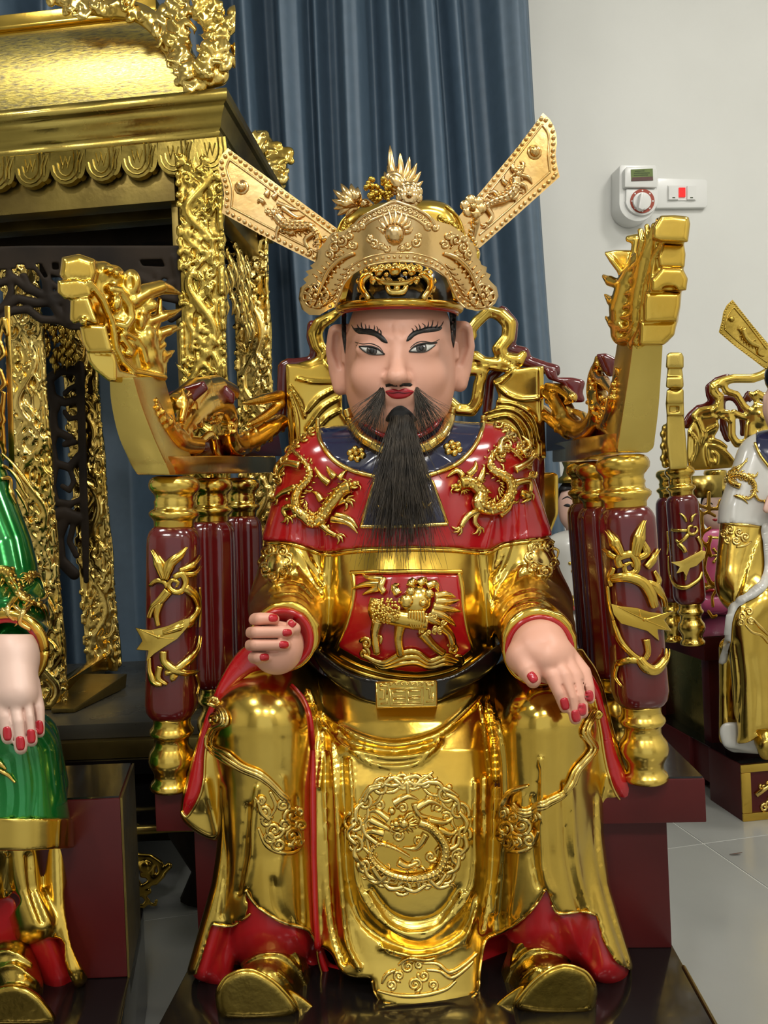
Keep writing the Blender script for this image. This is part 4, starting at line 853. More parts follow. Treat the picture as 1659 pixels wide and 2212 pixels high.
for poly, fl in ((hp([(458, 480), (500, 472), (530, 480), (565, 478), (605, 490), (650, 518), (680, 548), (694, 578), (660, 572), (630, 548), (600, 530), (545, 518), (490, 512)]), [((480, 490), (460, 478), (445, 452)), ((500, 478), (490, 465), (484, 448)), ((525, 482), (515, 462), (512, 435)), ((545, 482), (545, 465), (538, 445)), ((570, 485), (568, 470), (566, 452)), ((600, 495), (605, 475), (602, 455)), ((625, 508), (630, 490), (618, 462)), ((648, 520), (650, 505), (636, 480))]),
                 (hp([(822, 566), (830, 538), (850, 512), (880, 492), (920, 482), (955, 468), (1000, 465), (1066, 468), (1050, 492), (985, 504), (925, 512), (880, 530), (850, 556)]), [((895, 492), (895, 478), (880, 455)), ((915, 488), (915, 470), (905, 445)), ((945, 478), (950, 460), (930, 442)), ((965, 472), (972, 455), (972, 428)), ((990, 470), (1000, 450), (1005, 420)), ((1020, 470), (1035, 455), (1040, 430)), ((1045, 472), (1065, 455), (1078, 428)), ((870, 500), (868, 488), (858, 475))])):
    patch(bhd, poly, 'eyebrow', M['hairblack'], man, .6, 3)
    R = Relief(bhd, sink=.2)
    for f in fl: R.stroke(hp(f), [2.0, 1.3, .4], .3, 5)
    R.build('brow_hair', M['hairblack'], man)
patch(bhd, hp([(678, 912), (700, 902), (722, 894), (752, 897), (770, 902), (795, 894), (822, 890), (850, 900), (874, 912), (846, 940), (810, 956), (770, 962), (730, 958), (700, 940)]), 'lips', M['lip'], man, .5, 3)
R = Relief(bhd, sink=.2); R.stroke(hp([(682, 915), (730, 922), (768, 918), (810, 922), (868, 914)]), [.5, 1.2, 1.2, .5], .8, 6); R.build('lip_line', mat('lip_dark', (.12, .004, .008), .5), man)
patch(bhd, hp([(678, 862), (700, 856), (758, 866), (762, 880), (720, 876), (682, 882)]), 'painted_moustache', M['hairblack'], man, .5, 3, False)
patch(bhd, hp([(776, 866), (800, 854), (850, 852), (866, 866), (850, 878), (800, 874), (778, 882)]), 'painted_moustache', M['hairblack'], man, .5, 3, False)
patch(bhd, [(738, 668), (748, 668), (748, 700), (748, 735), (746, 765), (741, 740), (738, 715)], 'sideburn', M['hairblack'], man, 1.0, 4, False)
patch(bhd, [(968, 668), (985, 672), (986, 700), (984, 730), (979, 752), (975, 735), (972, 700)], 'sideburn', M['hairblack'], man, 1.0, 4, False)
# ---- beard and moustache, strand by strand
rng = random.Random(3)
def strands(name, n, root, target, r0=.9, base_w=-135, spread=1.0, wav=4):
    m = MB()
    for i in range(n):
        u = rng.random(); rx, ry, rw = root(u, rng.random()); tx, ty, tw = target(u, rng.random())
        k = 9; pts = []; ph = rng.random() * 6; am = wav * (.4 + rng.random()); s1 = (rng.random() - .5) * 2
        for j in range(k + 1):
            t = j / k; x = rx + (tx - rx) * (t ** 1.15) + am * math.sin(ph + t * 5) * t; y = ry + (ty - ry) * t
            w = rw + (tw - rw) * t - 10 * math.sin(math.pi * t) + s1 * 8 * t
            pts.append(PW(x, y, w))
        r = r0 * (.7 + .6 * rng.random()) / F_
        m.tube(pts, [r * (1 - .55 * j / k) for j in range(k + 1)], 3)
    o = m.build(name, M['strand'], man); o['kind'] = 'stuff'; return o
G = lambda s: rng.gauss(0, s)
strands('beard', 430, lambda u, v: (838 + 60 * u, 893 + 28 * (2 * u - 1) ** 2 + 24 * v - 10 * (1 - abs(2 * u - 1)), -122 + 20 * v), lambda u, v: (866 + (u - .5) * (105 + 60 * v) + G(9), 1085 + 110 * (1 - abs(2 * u - 1)) * .5 + G(45), -158 + 16 * v), .9, wav=6)
strands('beard', 150, lambda u, v: (842 + 52 * u, 895 + 30 * v, -125), lambda u, v: (866 + (u - .5) * 150 + G(14), 1110 + 60 * v + G(40), -165), .7, wav=8)
strands('beard', 110, lambda u, v: (840 + 55 * u, 905 + 15 * v, -125), lambda u, v: (866 + (u - .5) * 170 + G(22), 1180 + G(48), -168 - 14 * v), .6, wav=10)
patch(bhd, hp([(680, 1108), (705, 1060), (740, 1020), (785, 1005), (830, 1030), (870, 1070), (892, 1108), (850, 1128), (790, 1130), (720, 1125)]), 'beard_root', M['hairblack'], man, 2, 4)
strands('moustache', 120, lambda u, v: (821 + 11 * u, 836 + 8 * v, -128), lambda u, v: (752 + 58 * u + G(9), 918 + 34 * u + G(20), -142), .62, wav=7)
strands('moustache', 30, lambda u, v: (821 + 11 * u, 838, -126), lambda u, v: (765 + 50 * u + G(16), 925 + G(30), -136), .45, wav=9)
strands('moustache', 120, lambda u, v: (893 + 9 * u, 835 + 8 * v, -126), lambda u, v: (903 + 64 * u + G(9), 952 - 26 * u + G(20), -140), .62, wav=7)
strands('moustache', 26, lambda u, v: (893 + 8 * u, 838, -126), lambda u, v: (930 + 50 * u + G(10), 905 + G(25), -130), .5, wav=8)
# ------------------------------------------------------------------ hat
S = SDF((715, 500, -175), (1010, 690, 170), 4)
S.ell((863, 640, 0), (128, 120, 142)); S.prism([(600, 668), (1100, 668), (1100, 800), (600, 800)], -400, 400, 0, 'sub', 0, False)
cap = link('cap', S.mesh('cap'), M['black'], man); bcap = bvh_of(cap)
m = MB(); ring = []; rl2 = []
for k in range(49):
    a = math.radians(-18 + k * 216 / 48); ring.append(PW(863 - 130 * math.cos(a), 667 - 14 * math.sin(a) , 0 - 143 * math.sin(a)))
    rl2.append(PW(863 - 124 * math.cos(a), 677 - 15 * math.sin(a), 0 - 137 * math.sin(a)))
m.tube(ring, 8.5 / F_, 10); m.build('hat_band', M['gold'], man); m = MB(); m.tube(rl2, 5 / F_, 8); m.build('hat_lining', M['red'], man)
def hc(l): return [(630 + x / 3.606, 420 + y / 3.606) for x, y in l]
# gold crown rising behind
S = SDF((690, 410, -110), (1040, 670, 120), 4)
S.prism([(716, 640), (715, 560), (722, 515), (738, 475), (775, 448), (830, 436), (880, 434), (930, 431), (968, 442), (990, 468), (1003, 505), (1012, 560), (1008, 640)], -70, 70, 0, 'add', 26)
S.prism([(700, 575), (712, 535), (1015, 535), (1036, 560), (1034, 600), (1020, 650), (705, 650)], -60, 70, 10, 'add', 14)
crown = link('crown', S.mesh('crown'), M['gold'], man); bcr = bvh_of(crown)
for line, pts in (([(962, 446), (988, 470), (1001, 505), (1010, 540)], ((950, 470), (962, 478), (968, 492), (955, 488), (942, 484), (975, 482), (984, 490), (990, 500))), ([(724, 520), (738, 482), (760, 460)], ((748, 478), (756, 492), (742, 495), (735, 502)))):
    R = Relief(bcr, sink=.2); R.stroke(line, 3.5)
    for x, y in pts: R.blob(x, y, 7); R.spiral(x + 3, y + 3, 8, 3, 1.2, x)
    R.build('crown_relief', M['gold'], man)
# front plate
plate_poly = [(850, 430), (824, 443), (785, 463), (764, 486), (741, 499), (716, 503), (702, 523), (684, 545), (681, 566), (670, 574), (676, 580), (660, 586), (667, 594), (655, 603), (662, 611), (648, 622), (645, 645), (652, 668), (668, 680), (690, 681), (713, 667), (727, 662), (737, 642), (744, 614), (760, 592), (785, 578), (824, 569), (852, 567), (893, 568), (935, 581), (963, 600), (974, 625), (988, 650), (1008, 667), (1030, 672), (1055, 668), (1070, 655), (1077, 640), (1073, 620), (1062, 610), (1056, 603), (1060, 593), (1050, 588), (1052, 577), (1040, 572), (1037, 562), (1030, 557), (1030, 540), (1020, 520), (999, 503), (974, 486), (943, 477), (925, 462), (900, 446), (870, 436)]
def wpl(x, y): return -188 + 118 * min(1.15, abs((x - 862) / 215.)) ** 2.2 - .10 * (600 - y)
def curved_plate(poly, wf, th, name, m_, parent, step=9):
    bm = bmesh.new(); vs = [bm.verts.new((x, y, 0)) for x, y in poly]; f = bm.faces.new(vs); bmesh.ops.triangulate(bm, faces=[f])
    for _ in range(5):
        es = [e for e in bm.edges if e.calc_length() > step * 1.8]
        if not es: break
        bmesh.ops.subdivide_edges(bm, edges=es, cuts=1); bmesh.ops.triangulate(bm, faces=bm.faces)
    for v in bm.verts: v.co = PW(v.co.x, v.co.y, wf(v.co.x, v.co.y))
    r = bmesh.ops.extrude_face_region(bm, geom=bm.faces[:])
    for v in [g for g in r['geom'] if isinstance(g, bmesh.types.BMVert)]: v.co += (v.co - CAM).normalized() * th / F_
    bmesh.ops.recalc_face_normals(bm, faces=bm.faces); me = bpy.data.meshes.new(name); bm.to_mesh(me); bm.free()
    o = link(name, me, m_, parent); me.set_sharp_from_angle(angle=.8); return o
plate = curved_plate(plate_poly, wpl, 7, 'hat_plate', M['gold_rose'], man); bpl = bvh_of(plate)
R = Relief(bpl, sink=.2)
low = crom([(700, 668), (722, 655), (734, 628), (745, 602), (765, 580), (795, 565), (830, 557), (862, 555), (898, 557), (935, 568), (963, 588), (978, 615), (992, 643), (1010, 658), (1030, 664)], 3)
acc = 0
for i in range(1, len(low)):
    acc += np.linalg.norm(low[i] - low[i - 1])
    if acc > 12.5: acc = 0; R.blob(*low[i], 4.2, lift=1, nu=8, nv=5)
R.build('hat_beads', M['gold_rose'], man)['kind'] = 'stuff'
R = Relief(bpl, sink=.2)
R.stroke(low + np.array([(0, -9)]), 1.8); R.stroke(low[8:-8] + np.array([(0, 10)]), 2.2)
R.stroke([(765, 488), (785, 468), (824, 448), (851, 436), (872, 442), (900, 452), (925, 468), (938, 486)], 3.5); R.stroke([(772, 500), (800, 478), (835, 463), (851, 458), (870, 463), (900, 474), (925, 494)], 3)
for k in range(15):
    t = k / 14; R.spiral(775 + 155 * t, 487 - 38 * math.sin(math.pi * t), 7, 2.4, 1.4, k)
for k in range(9): a = math.pi * (1.05 + .9 * k / 8); R.flame([(852 + 22 * math.cos(a), 505 + 20 * math.sin(a)), (852 + 34 * math.cos(a + .1), 503 + 36 * math.sin(a + .1)), (852 + 40 * math.cos(a), 500 + 50 * math.sin(a))], 6, 2)
R.blob(852, 508, 21, 22, 8); 
for x, y, r_ in ((808, 528, 11), (825, 534, 8), (800, 515, 8), (880, 532, 8), (898, 524, 11), (905, 512, 8), (782, 490, 9), (925, 488, 9), (765, 494, 7), (940, 492, 7), (835, 538, 7), (868, 538, 7)): R.spiral(x, y, r_, 3.6, 1.4, x * .3); R.blob(x, y, 4.5, lift=2)
for s_ in (-1, 1):
    T = lambda x, y: (862 + s_ * (x - 862), y) if s_ < 0 else (x, y)
    for x, y, r_ in ((985, 520, 13), (1000, 535, 12), (968, 510, 9), (1012, 550, 10), (1000, 515, 8), (960, 530, 9)): R.spiral(*T(x, y), r_, 3.6, 1.5, x * .2, s_); 
    R.stroke([T(958, 548), T(985, 560), T(1010, 585), T(1025, 615), T(1035, 640)], [4, 6, 6, 5, 4], 2)
    for k in range(8): R.stroke([T(975 + 8 * k, 556 + 11 * k), T(985 + 8 * k, 552 + 10 * k), T(1000 + 6.5 * k, 556 + 8 * k)], [2.5, 3.2, 1], 1)
    for k in range(7): R.stroke([T(962 + 7 * k, 570 + 12 * k), T(972 + 7 * k, 580 + 12 * k), T(982 + 6 * k, 582 + 11 * k)], [1, 2.6, 1.6], 1)
    for k in range(8): a = k * math.pi / 4; R.stroke([T(1040 + 10 * math.cos(a), 640 + 9 * math.sin(a)), T(1040 + 26 * math.cos(a - .25), 640 + 24 * math.sin(a - .25)), T(1040 + 27 * math.cos(a + .35), 640 + 25 * math.sin(a + .35)), T(1040 + 12 * math.cos(a + .4), 640 + 11 * math.sin(a + .4))], [2, 3, 3, 2], 1)
    for k in range(5): a = k * 1.256 + .5; R.stroke([T(1040 + 9 * math.cos(a), 640 + 8 * math.sin(a)), T(1040 + 16 * math.cos(a + .3), 640 + 15 * math.sin(a + .3)), T(1040 + 10 * math.cos(a + 1), 640 + 9 * math.sin(a + 1))], [2, 3, 2], 2)
    R.blob(*T(1040, 640), 7, lift=3)
    for k in range(9): R.stroke([T(1040 - 16 * k * .6, 600 - 9 * k), T(1048 - 16 * k * .6, 592 - 9 * k)], [2.2, 1], 1)
R.build('hat_plate_relief', M['gold_rose'], man)
# lion mask on the cap
R = Relief(bcap, sink=.1)
m_ = hc
R.blob(*m_([(810, 620)])[0], 15, 13, 10); R.blob(*m_([(745, 645)])[0], 6, 6, 8); R.blob(*m_([(880, 640)])[0], 6, 6, 8); R.blob(*m_([(690, 625)])[0], 11, 9, 6); R.blob(*m_([(930, 625)])[0], 11, 9, 6)
for x in (660, 710, 760, 810, 860, 910, 960): R.spiral(*m_([(x, 570 + abs(x - 810) * .12)])[0], 8, 3.6, 1.4, x, 1, 3)
for x, y in ((640, 600), (620, 650), (650, 680), (700, 690), (760, 695), (850, 695), (910, 690), (970, 680), (1000, 645), (985, 600)): R.blob(*m_([(x, y)])[0], 9, 7, 4); R.spiral(*m_([(x, y)])[0], 8, 3, 1.2, y, 1, 5)
R.stroke(m_([(660, 665), (720, 700), (810, 712), (900, 700), (960, 665)]), [4, 6, 6, 6, 4], 5); R.stroke(m_([(750, 720), (765, 765), (810, 772), (870, 765), (890, 720)]), [6, 7, 7, 7, 6], 3); R.blob(*m_([(820, 740)])[0], 10, 8, 4)
for s_ in (-1, 1):
    T = lambda x, y: m_([(815 + s_ * (x - 815), y)])[0]
    R.stroke([T(1000, 640), T(1050, 680), T(1060, 740), T(1030, 790), T(1010, 820)], [8, 10, 9, 8, 7], 4)
    for p in ([T(1050, 650), T(1080, 620), T(1060, 590)], [T(1060, 700), T(1110, 690), T(1105, 660)], [T(1050, 750), T(1095, 760), T(1110, 720)], [T(1030, 620), T(1050, 600), T(1035, 575)], [T(1040, 790), T(1080, 800), T(1085, 840)]): R.flame(p, 5, 3)
    R.blob(*T(1030, 815), 9, 7, 3)
R.build('lion_mask', M['gold_relief'], man)
# hat wings
def wing(poly, wf, border, inner, dome, drag, name):
    o = curved_plate(poly, wf, 8, name, M['gold_rose'], man, 14); b = bvh_of(o)
    R = Relief(b, sink=.25)
    for line in border:
        p = crom(line, 2.); acc = 9
        for i in range(1, len(p)):
            acc += np.linalg.norm(p[i] - p[i - 1])
            if acc > 12.6: acc = 0; R.blob(*p[i], 5, lift=1, nu=8, nv=5)
    R.build('wing_beads', M['gold_rose'], o)['kind'] = 'stuff'
    R = Relief(b, sink=.25); R.blob(*dome, 12, lift=3); R.blob(*dome, 17, flat=.25)
    for line in inner: R.stroke(line, 2.6, smooth=True)
    drag(R); R.build('wing_relief', M['gold_rose'], o); return o
lw = wing([(492, 320), (480, 333), (473, 348), (472, 364), (476, 382), (482, 400), (484, 420), (483, 440), (479, 460), (560, 505), (620, 536), (680, 566), (745, 600), (775, 530), (718, 486), (605, 403)], lambda x, y: 30 - .10 * (x - 480),
    [[(494, 328), (560, 379), (640, 438), (725, 500)], [(490, 334), (479, 350), (480, 368), (488, 398), (491, 425), (488, 455)], [(488, 456), (560, 497), (630, 532), (705, 570)]],
    [[(496, 345), (560, 391), (640, 449), (722, 509)], [(496, 345), (490, 360), (492, 375), (500, 400), (502, 425), (499, 448)], [(499, 448), (565, 483), (635, 520), (712, 558)]], (522, 405),
    lambda R: (R.dragon([(600, 470), (620, 490), (650, 492), (672, 492), (688, 515), (690, 545), (705, 552)], 11, (592, 462, math.pi + .3, 14), 1, True, [[(640, 490), (630, 505), (618, 500)], [(680, 505), (660, 520), (668, 540)]], hs=1),
               [R.flame(p, 6, 2) for p in ([(610, 450), (640, 470), (660, 465)], [(600, 440), (625, 450), (645, 455)], [(575, 425), (580, 412), (572, 408)], [(590, 430), (598, 418), (588, 412)], [(625, 478), (640, 480), (660, 478)], [(570, 440), (562, 432), (556, 440)], [(695, 520), (705, 515), (712, 525)], [(605, 490), (598, 505), (600, 520)])]), 'hat_wing')
rw = wing([(1173, 244), (1188, 258), (1197, 274), (1202, 292), (1203, 310), (1200, 332), (1203, 355), (1209, 382), (1124, 458), (1039, 533), (985, 575), (945, 520), (992, 466), (1040, 412), (1120, 315)], lambda x, y: 20 + .12 * (x - 980),
    [[(1172, 253), (1120, 322), (1062, 395), (1006, 462)], [(1175, 256), (1189, 270), (1195, 290), (1195, 315), (1194, 340), (1200, 378)], [(1199, 380), (1140, 433), (1090, 478), (1042, 520)]],
    [[(1171, 270), (1122, 333), (1066, 405), (1012, 468)], [(1171, 270), (1182, 285), (1186, 305), (1184, 335), (1188, 372)], [(1188, 372), (1135, 420), (1085, 465), (1035, 508)]], (1154, 329),
    lambda R: (R.dragon([(1112, 388), (1110, 410), (1090, 430), (1060, 440), (1040, 455), (1020, 480), (1030, 500)], 11, (1118, 378, -1.3, 14), 1, True, [[(1090, 425), (1110, 430), (1118, 418)], [(1050, 450), (1062, 470), (1050, 485)]]),
               [R.flame(p, 6, 2) for p in ([(1120, 380), (1140, 385), (1150, 398)], [(1125, 370), (1130, 355), (1122, 348)], [(1115, 395), (1135, 405), (1135, 420)], [(1095, 400), (1085, 390), (1090, 378)], [(1075, 425), (1065, 415), (1050, 420)], [(1110, 370), (1105, 360), (1112, 352)])]), 'hat_wing')
# flower beside the wing root, on a wire stem
m = MB(); c = PW(1022, 446, -60)
for k in range(6): a = k * math.pi / 3 + .2; m.ball(PW(1022 + 17 * math.cos(a), 446 + 15 * math.sin(a), -62), 12 / F_, (0, -1, 0), .35)
m.ball(PW(1022, 446, -70), 8 / F_, (0, -1, 0), .8); fo = m.build('hat_flower', M['gold_rose'], man)
m = MB(); m.tube([PW(1025, 455, -55), PW(1030, 480, -45), PW(1020, 520, -20), PW(1015, 550, 0)], [5 / F_, 8 / F_, 6 / F_, 5 / F_], 8)
for k in range(9): y = 462 + k * 9; m.ball(PW(1022 + 6 * math.sin(k), y, -62 + k * 5), 6 / F_)
m.build('flower_stem', M['gold_rose'], fo)
# sprays on top of the hat
def leafspray(name, c, w, leaves, r, mt):
    m = MB()
    for a, l, b in leaves:
        p0 = (c[0], c[1]); p2 = (c[0] + l * math.cos(a), c[1] + l * math.sin(a)); p1 = ((p0[0] + p2[0]) / 2 + b * math.sin(a), (p0[1] + p2[1]) / 2 - b * math.cos(a))
        q = crom([p0, p1, p2], 4); n = len(q)
        m.tube([PW(x, y, w - 14 * math.sin(math.pi * i / (n - 1)) * (1 if b >= 0 else .3)) for i, (x, y) in enumerate(q)], [r * (math.sin(math.pi * min(.97, .12 + .88 * i / (n - 1))) + .06) / F_ for i in range(n)], 7, [Vector((0, -1, 0))] * n, .5)
    return m.build(name, mt, man)
leafspray('hat_leaf_spray', (858, 418), -95, [(-1.85, 70, 3), (-1.72, 105, 4), (-1.5, 88, -4), (-1.25, 84, -6), (-1.0, 78, -6), (-.75, 70, -6), (-.45, 62, -6), (-2.1, 55, 4), (-1.6, 60, 2), (-1.3, 55, -3), (-.95, 50, -3), (-2.4, 45, 3), (-.2, 52, -4)], 8, M['gold_rose'])
leafspray('hat_leaf_spray', (775, 440), -90, [(math.pi + .15, 58, 3), (math.pi + .5, 62, 4), (math.pi + .85, 58, 4), (math.pi + 1.2, 46, 3), (math.pi - .2, 55, -3), (math.pi - .5, 52, -4), (math.pi + .3, 45, 2), (math.pi + 1.5, 36, 2), (math.pi - .8, 40, -3), (0, 30, 2)], 9, M['gold_rose'])
m = MB(); m.ball(PW(856, 393, -125), (13 / F_, 19 / F_), (0, -1, 0), .6, 14, 8); m.ball(PW(856, 393, -118), (19 / F_, 26 / F_), (0, -1, 0), .3, 14, 8); m.build('hat_jewel', M['gold_rose'], man)
def blossom(cx, cy, w, r, mt, n=6, nm='hat_blossom'):
    m = MB()
    for ring_, k_ in ((1.0, n), (.6, n)):
        for k in range(k_): a = k * 2 * math.pi / k_ + ring_ * 2; m.ball(PW(cx + r * .62 * ring_ * math.cos(a), cy + r * .62 * ring_ * math.sin(a), w - 8 * (1 - ring_)), r * .45 / F_, (0, -1, 0), .4)
    m.ball(PW(cx, cy, w - 10), r * .26 / F_, (0, -1, 0), .8); return m.build(nm, mt, man)
blossom(884, 420, -130, 28, M['gold_rose'], 8)
for x, y, r_ in ((803, 405, 19), (829, 402, 17), (812, 430, 16), (838, 425, 13)):
    m = MB()
    for k in range(16): a = rng.random() * 6.3; q_ = r_ * (rng.random() ** .5); m.ball(PW(x + q_ * .8 * math.cos(a), y + q_ * math.sin(a), -115 - rng.random() * 18), r_ * .3 / F_, nu=7, nv=5)
    m.build('hat_bud', M['gold'], man)
# ------------------------------------------------------------------ the throne
YAW = math.radians(3.5); CA, SA = math.cos(YAW), math.sin(YAW)
def frame(x0, y0, yaw):
    c, s_ = math.cos(yaw), math.sin(yaw)
    return lambda u, v, z: Vector((x0 + u * c + v * s_, y0 - u * s_ + v * c, z))
K = frame(.031, .855, YAW)
chair = thing('throne', 'maroon lacquered throne with golden dragon arms under the bearded statue', 'throne', K(0, .1, 0))
ZB, ZS = .131, CAMZ - .308
def kbox(K, lo, hi, name, m, parent, bevel=.002, extra=None):
    q = MB(); vs = [K(x, y, z) for x in (lo[0], hi[0]) for y in (lo[1], hi[1]) for z in (lo[2], hi[2])]
    q.add(vs, [(0, 1, 3, 2), (4, 6, 7, 5), (0, 4, 5, 1), (2, 3, 7, 6), (0, 2, 6, 4), (1, 5, 7, 3)]); 
    return q.build(name, m, parent, True, bevel, .5)
kbox(K, (-.276, -.30, 0), (.276, .38, ZB), 'footrest_base', M['black'], chair)
R_ = MB(); R_.tube([K(.275, -.30, ZB), K(.275, .0, ZB)], .0022, 6); R_.build('base_edge', M['gold_flat'], chair)
kbox(K, (-.274, .036, ZB), (.274, .36, ZS - .05), 'seat_block', M['maroon_dull'], chair)
kbox(K, (-.311, .014, ZS - .05), (.311, .40, ZS - .0015), 'seat_rail', M['maroon_dull'], chair)
kbox(K, (-.309, .016, ZS - .002), (.309, .398, ZS + .0008), 'seat_top', M['black'], chair, 0)
PROF_F = [(1702, 43), (1696, 45), (1688, 42), (1682, 36), (1670, 36), (1660, 40), (1650, 46), (1637, 49), (1622, 46), (1612, 39), (1604, 36), (1592, 37), (1586, 43), (1580, 47), (1574, 46), (1568, 41), (1560, 39), (1550, 40), (1545, 42)]
PROF_S = [(1547, 40), (1542, 45), (1532, 51), (1515, 54), (1450, 53), (1180, 54), (1160, 53), (1148, 49), (1140, 43), (1137, 40)]
PROF_T = [(1139, 40), (1134, 42), (1126, 42), (1120, 45), (1113, 52), (1107, 53), (1102, 49), (1098, 42), (1090, 41), (1084, 43), (1078, 40), (1070, 41), (1064, 46), (1055, 53), (1046, 54), (1037, 51), (1031, 45), (1028, 36)]
def post(K_a, K_b, sc, parent, flute=0):
    for nm, pr, m_ in (('post_foot', PROF_F, M['gold']), ('post_shaft', PROF_S, M['maroon']), ('post_capital', PROF_T, M['gold'])):
        q = MB(); q.lathe(K_a, K_b, [((1702 - y) / 674., r * sc) for y, r in pr], 36 if nm != 'post_shaft' else 48, 4 if nm == 'post_shaft' and flute else (2.8 if nm == 'post_shaft' else None), flute if nm == 'post_shaft' else 0)
        o = q.build(nm, m_, parent)
        if nm == 'post_shaft': sh = o
    return sh
sc0 = .889 / F_
pl0, pl1 = P(370, 1702, .893), P(377, 1029, .886)
sL = post(pl0, pl1, sc0, chair)
pr0, pr1 = P(1396, 1684, .859), P(1343, 984, .862)
sR = post(pr0, pr1, sc0 * 1.02, chair)
for (x, y, d, dx) in ((455, 1033, 1.03, -.006), (520, 1033, 1.19, -.006), (1291, 998, 1.0, .012), (1264, 998, 1.13, .012)):
    t = P(x, y, d); b = Vector((t.x + dx, t.y, ZS)); post(b, t, sc0, chair, 8)
# carved vines on the front posts
def pp(l, ox, oy, s_): return [(ox + x / s_, oy + y / s_) for x, y in l]
def vine(shaft, pts, ox, oy, s_, fish, flip):
    R = Relief(bvh_of(shaft), sink=.1, maxjump=.04)
    for p, r in pts: R.stroke(pp(p, ox, oy, s_), [x * 1.75 for x in r], 2, flat=.6); R.stroke(pp(p, ox, oy, s_), [x * .5 for x in r], 2 + 1.2 * max(r), n=5)
    o = R.build('vine_relief', M['gold'], chair)
    for poly, dd in fish:
        pl = pp(poly, ox, oy, s_); q = MB(); q.prism([P(x, y, dd) for x, y in pl], [(P(x, y, dd + .012) - P(x, y, dd)) for x, y in pl]); f = q.build('carved_fish', M['gold'], chair, True, .0022, .6)
        R = Relief(bvh_of(f), sink=.3); c = np.mean(pl, 0)
        for a, b in ((0, len(pl) // 2), (2, 5)): R.stroke([pl[a] * np.array([.8, .8]) + c * .2, c, pl[b] * np.array([.8, .8]) + c * .2], [1, 2.5, 1])
        R.blob(*c, 5, 4); R.build('carved_fish_detail', M['gold'], f)
vL = [([(985, 830), (945, 720), (915, 655)], [14, 18, 3]), ([(990, 830), (1020, 740), (1075, 690), (1112, 640)], [12, 20, 16, 3]), ([(1000, 800), (980, 740), (950, 690)], [8, 8, 2]), ([(1070, 780), (1140, 750), (1185, 690)], [8, 14, 3]), ([(1090, 800), (1150, 800), (1188, 750)], [8, 12, 3]),
      ([(1040, 820), (1085, 800), (1105, 850), (1085, 900), (1040, 905), (1010, 870), (1030, 835), (1065, 850), (1050, 880)], [11, 12, 12, 12, 11, 10, 8, 7, 4]), ([(900, 870), (940, 840), (985, 850), (1000, 880)], [6, 9, 9, 8]), ([(1010, 900), (960, 960), (920, 1000), (900, 1060)], [18, 16, 13, 8]), ([(1100, 880), (1150, 930), (1165, 1010), (1120, 1090), (1040, 1130), (980, 1150)], [16, 18, 16, 18, 14, 10]), ([(1180, 880), (1185, 1000), (1180, 1120)], [7, 8, 5]),
      ([(960, 970), (940, 1040), (950, 1110)], [14, 12, 8]), ([(1180, 1170), (1160, 1260), (1090, 1340), (1030, 1380), (990, 1390)], [6, 13, 15, 14, 10]), ([(980, 1260), (985, 1320), (1040, 1370), (1110, 1390), (1170, 1380)], [14, 14, 15, 12, 6]), ([(900, 1300), (905, 1380), (930, 1450), (970, 1460)], [8, 10, 14, 8]), ([(960, 1350), (950, 1420), (1000, 1460)], [12, 12, 6]), ([(1040, 1380), (1030, 1430), (1060, 1400)], [10, 10, 5]), ([(1160, 1400), (1175, 1460), (1165, 1520)], [5, 8, 3])]
vine(sL, [(a, [x / 2.764 for x in b]) for a, b in vL], 0, 950, 2.764, [([(805, 1120), (850, 1130), (900, 1135), (1000, 1110), (1080, 1075), (1140, 1060), (1130, 1110), (1060, 1190), (980, 1240), (920, 1280), (870, 1330), (885, 1260), (810, 1255), (850, 1200)], .858)], 1)
vR = [([(480, 740), (440, 660), (405, 600)], [10, 20, 3]), ([(540, 740), (555, 660), (590, 550)], [14, 22, 3]), ([(560, 750), (600, 720), (570, 640)], [10, 14, 4]), ([(450, 750), (410, 720), (385, 700)], [9, 12, 3]), ([(600, 800), (630, 760), (660, 700)], [12, 14, 3]),
      ([(470, 800), (460, 750), (520, 730), (550, 770), (545, 820), (500, 830), (490, 790), (525, 775), (530, 800)], [12, 13, 13, 13, 12, 11, 9, 7, 4]), ([(440, 800), (420, 860), (430, 900)], [9, 12, 8]), ([(430, 860), (500, 850), (580, 880), (620, 940), (640, 1010)], [14, 17, 18, 18, 14]), ([(600, 880), (640, 900), (680, 960), (690, 1010)], [10, 16, 12, 6]), ([(410, 900), (420, 1000), (440, 1080)], [9, 9, 6]), ([(640, 820), (660, 870), (640, 920)], [6, 12, 8]),
      ([(440, 1080), (470, 1180), (520, 1250), (570, 1290)], [8, 12, 10, 9]), ([(600, 1180), (610, 1250), (590, 1290)], [12, 10, 9]), ([(560, 1280), (600, 1330), (650, 1340), (695, 1280), (700, 1230)], [13, 18, 17, 14, 5]), ([(460, 1310), (520, 1290), (590, 1300)], [10, 12, 10]), ([(460, 1310), (450, 1380), (480, 1430)], [9, 9, 4])]
vine(sR, [(a, [x / 2.458 for x in b]) for a, b in vR], 1150, 900, 2.458, [([(415, 990), (470, 1005), (560, 1015), (620, 1035), (690, 1045), (755, 1030), (700, 1080), (742, 1140), (665, 1130), (675, 1195), (610, 1140), (540, 1120), (470, 1100), (430, 1050)], .828)], -1)
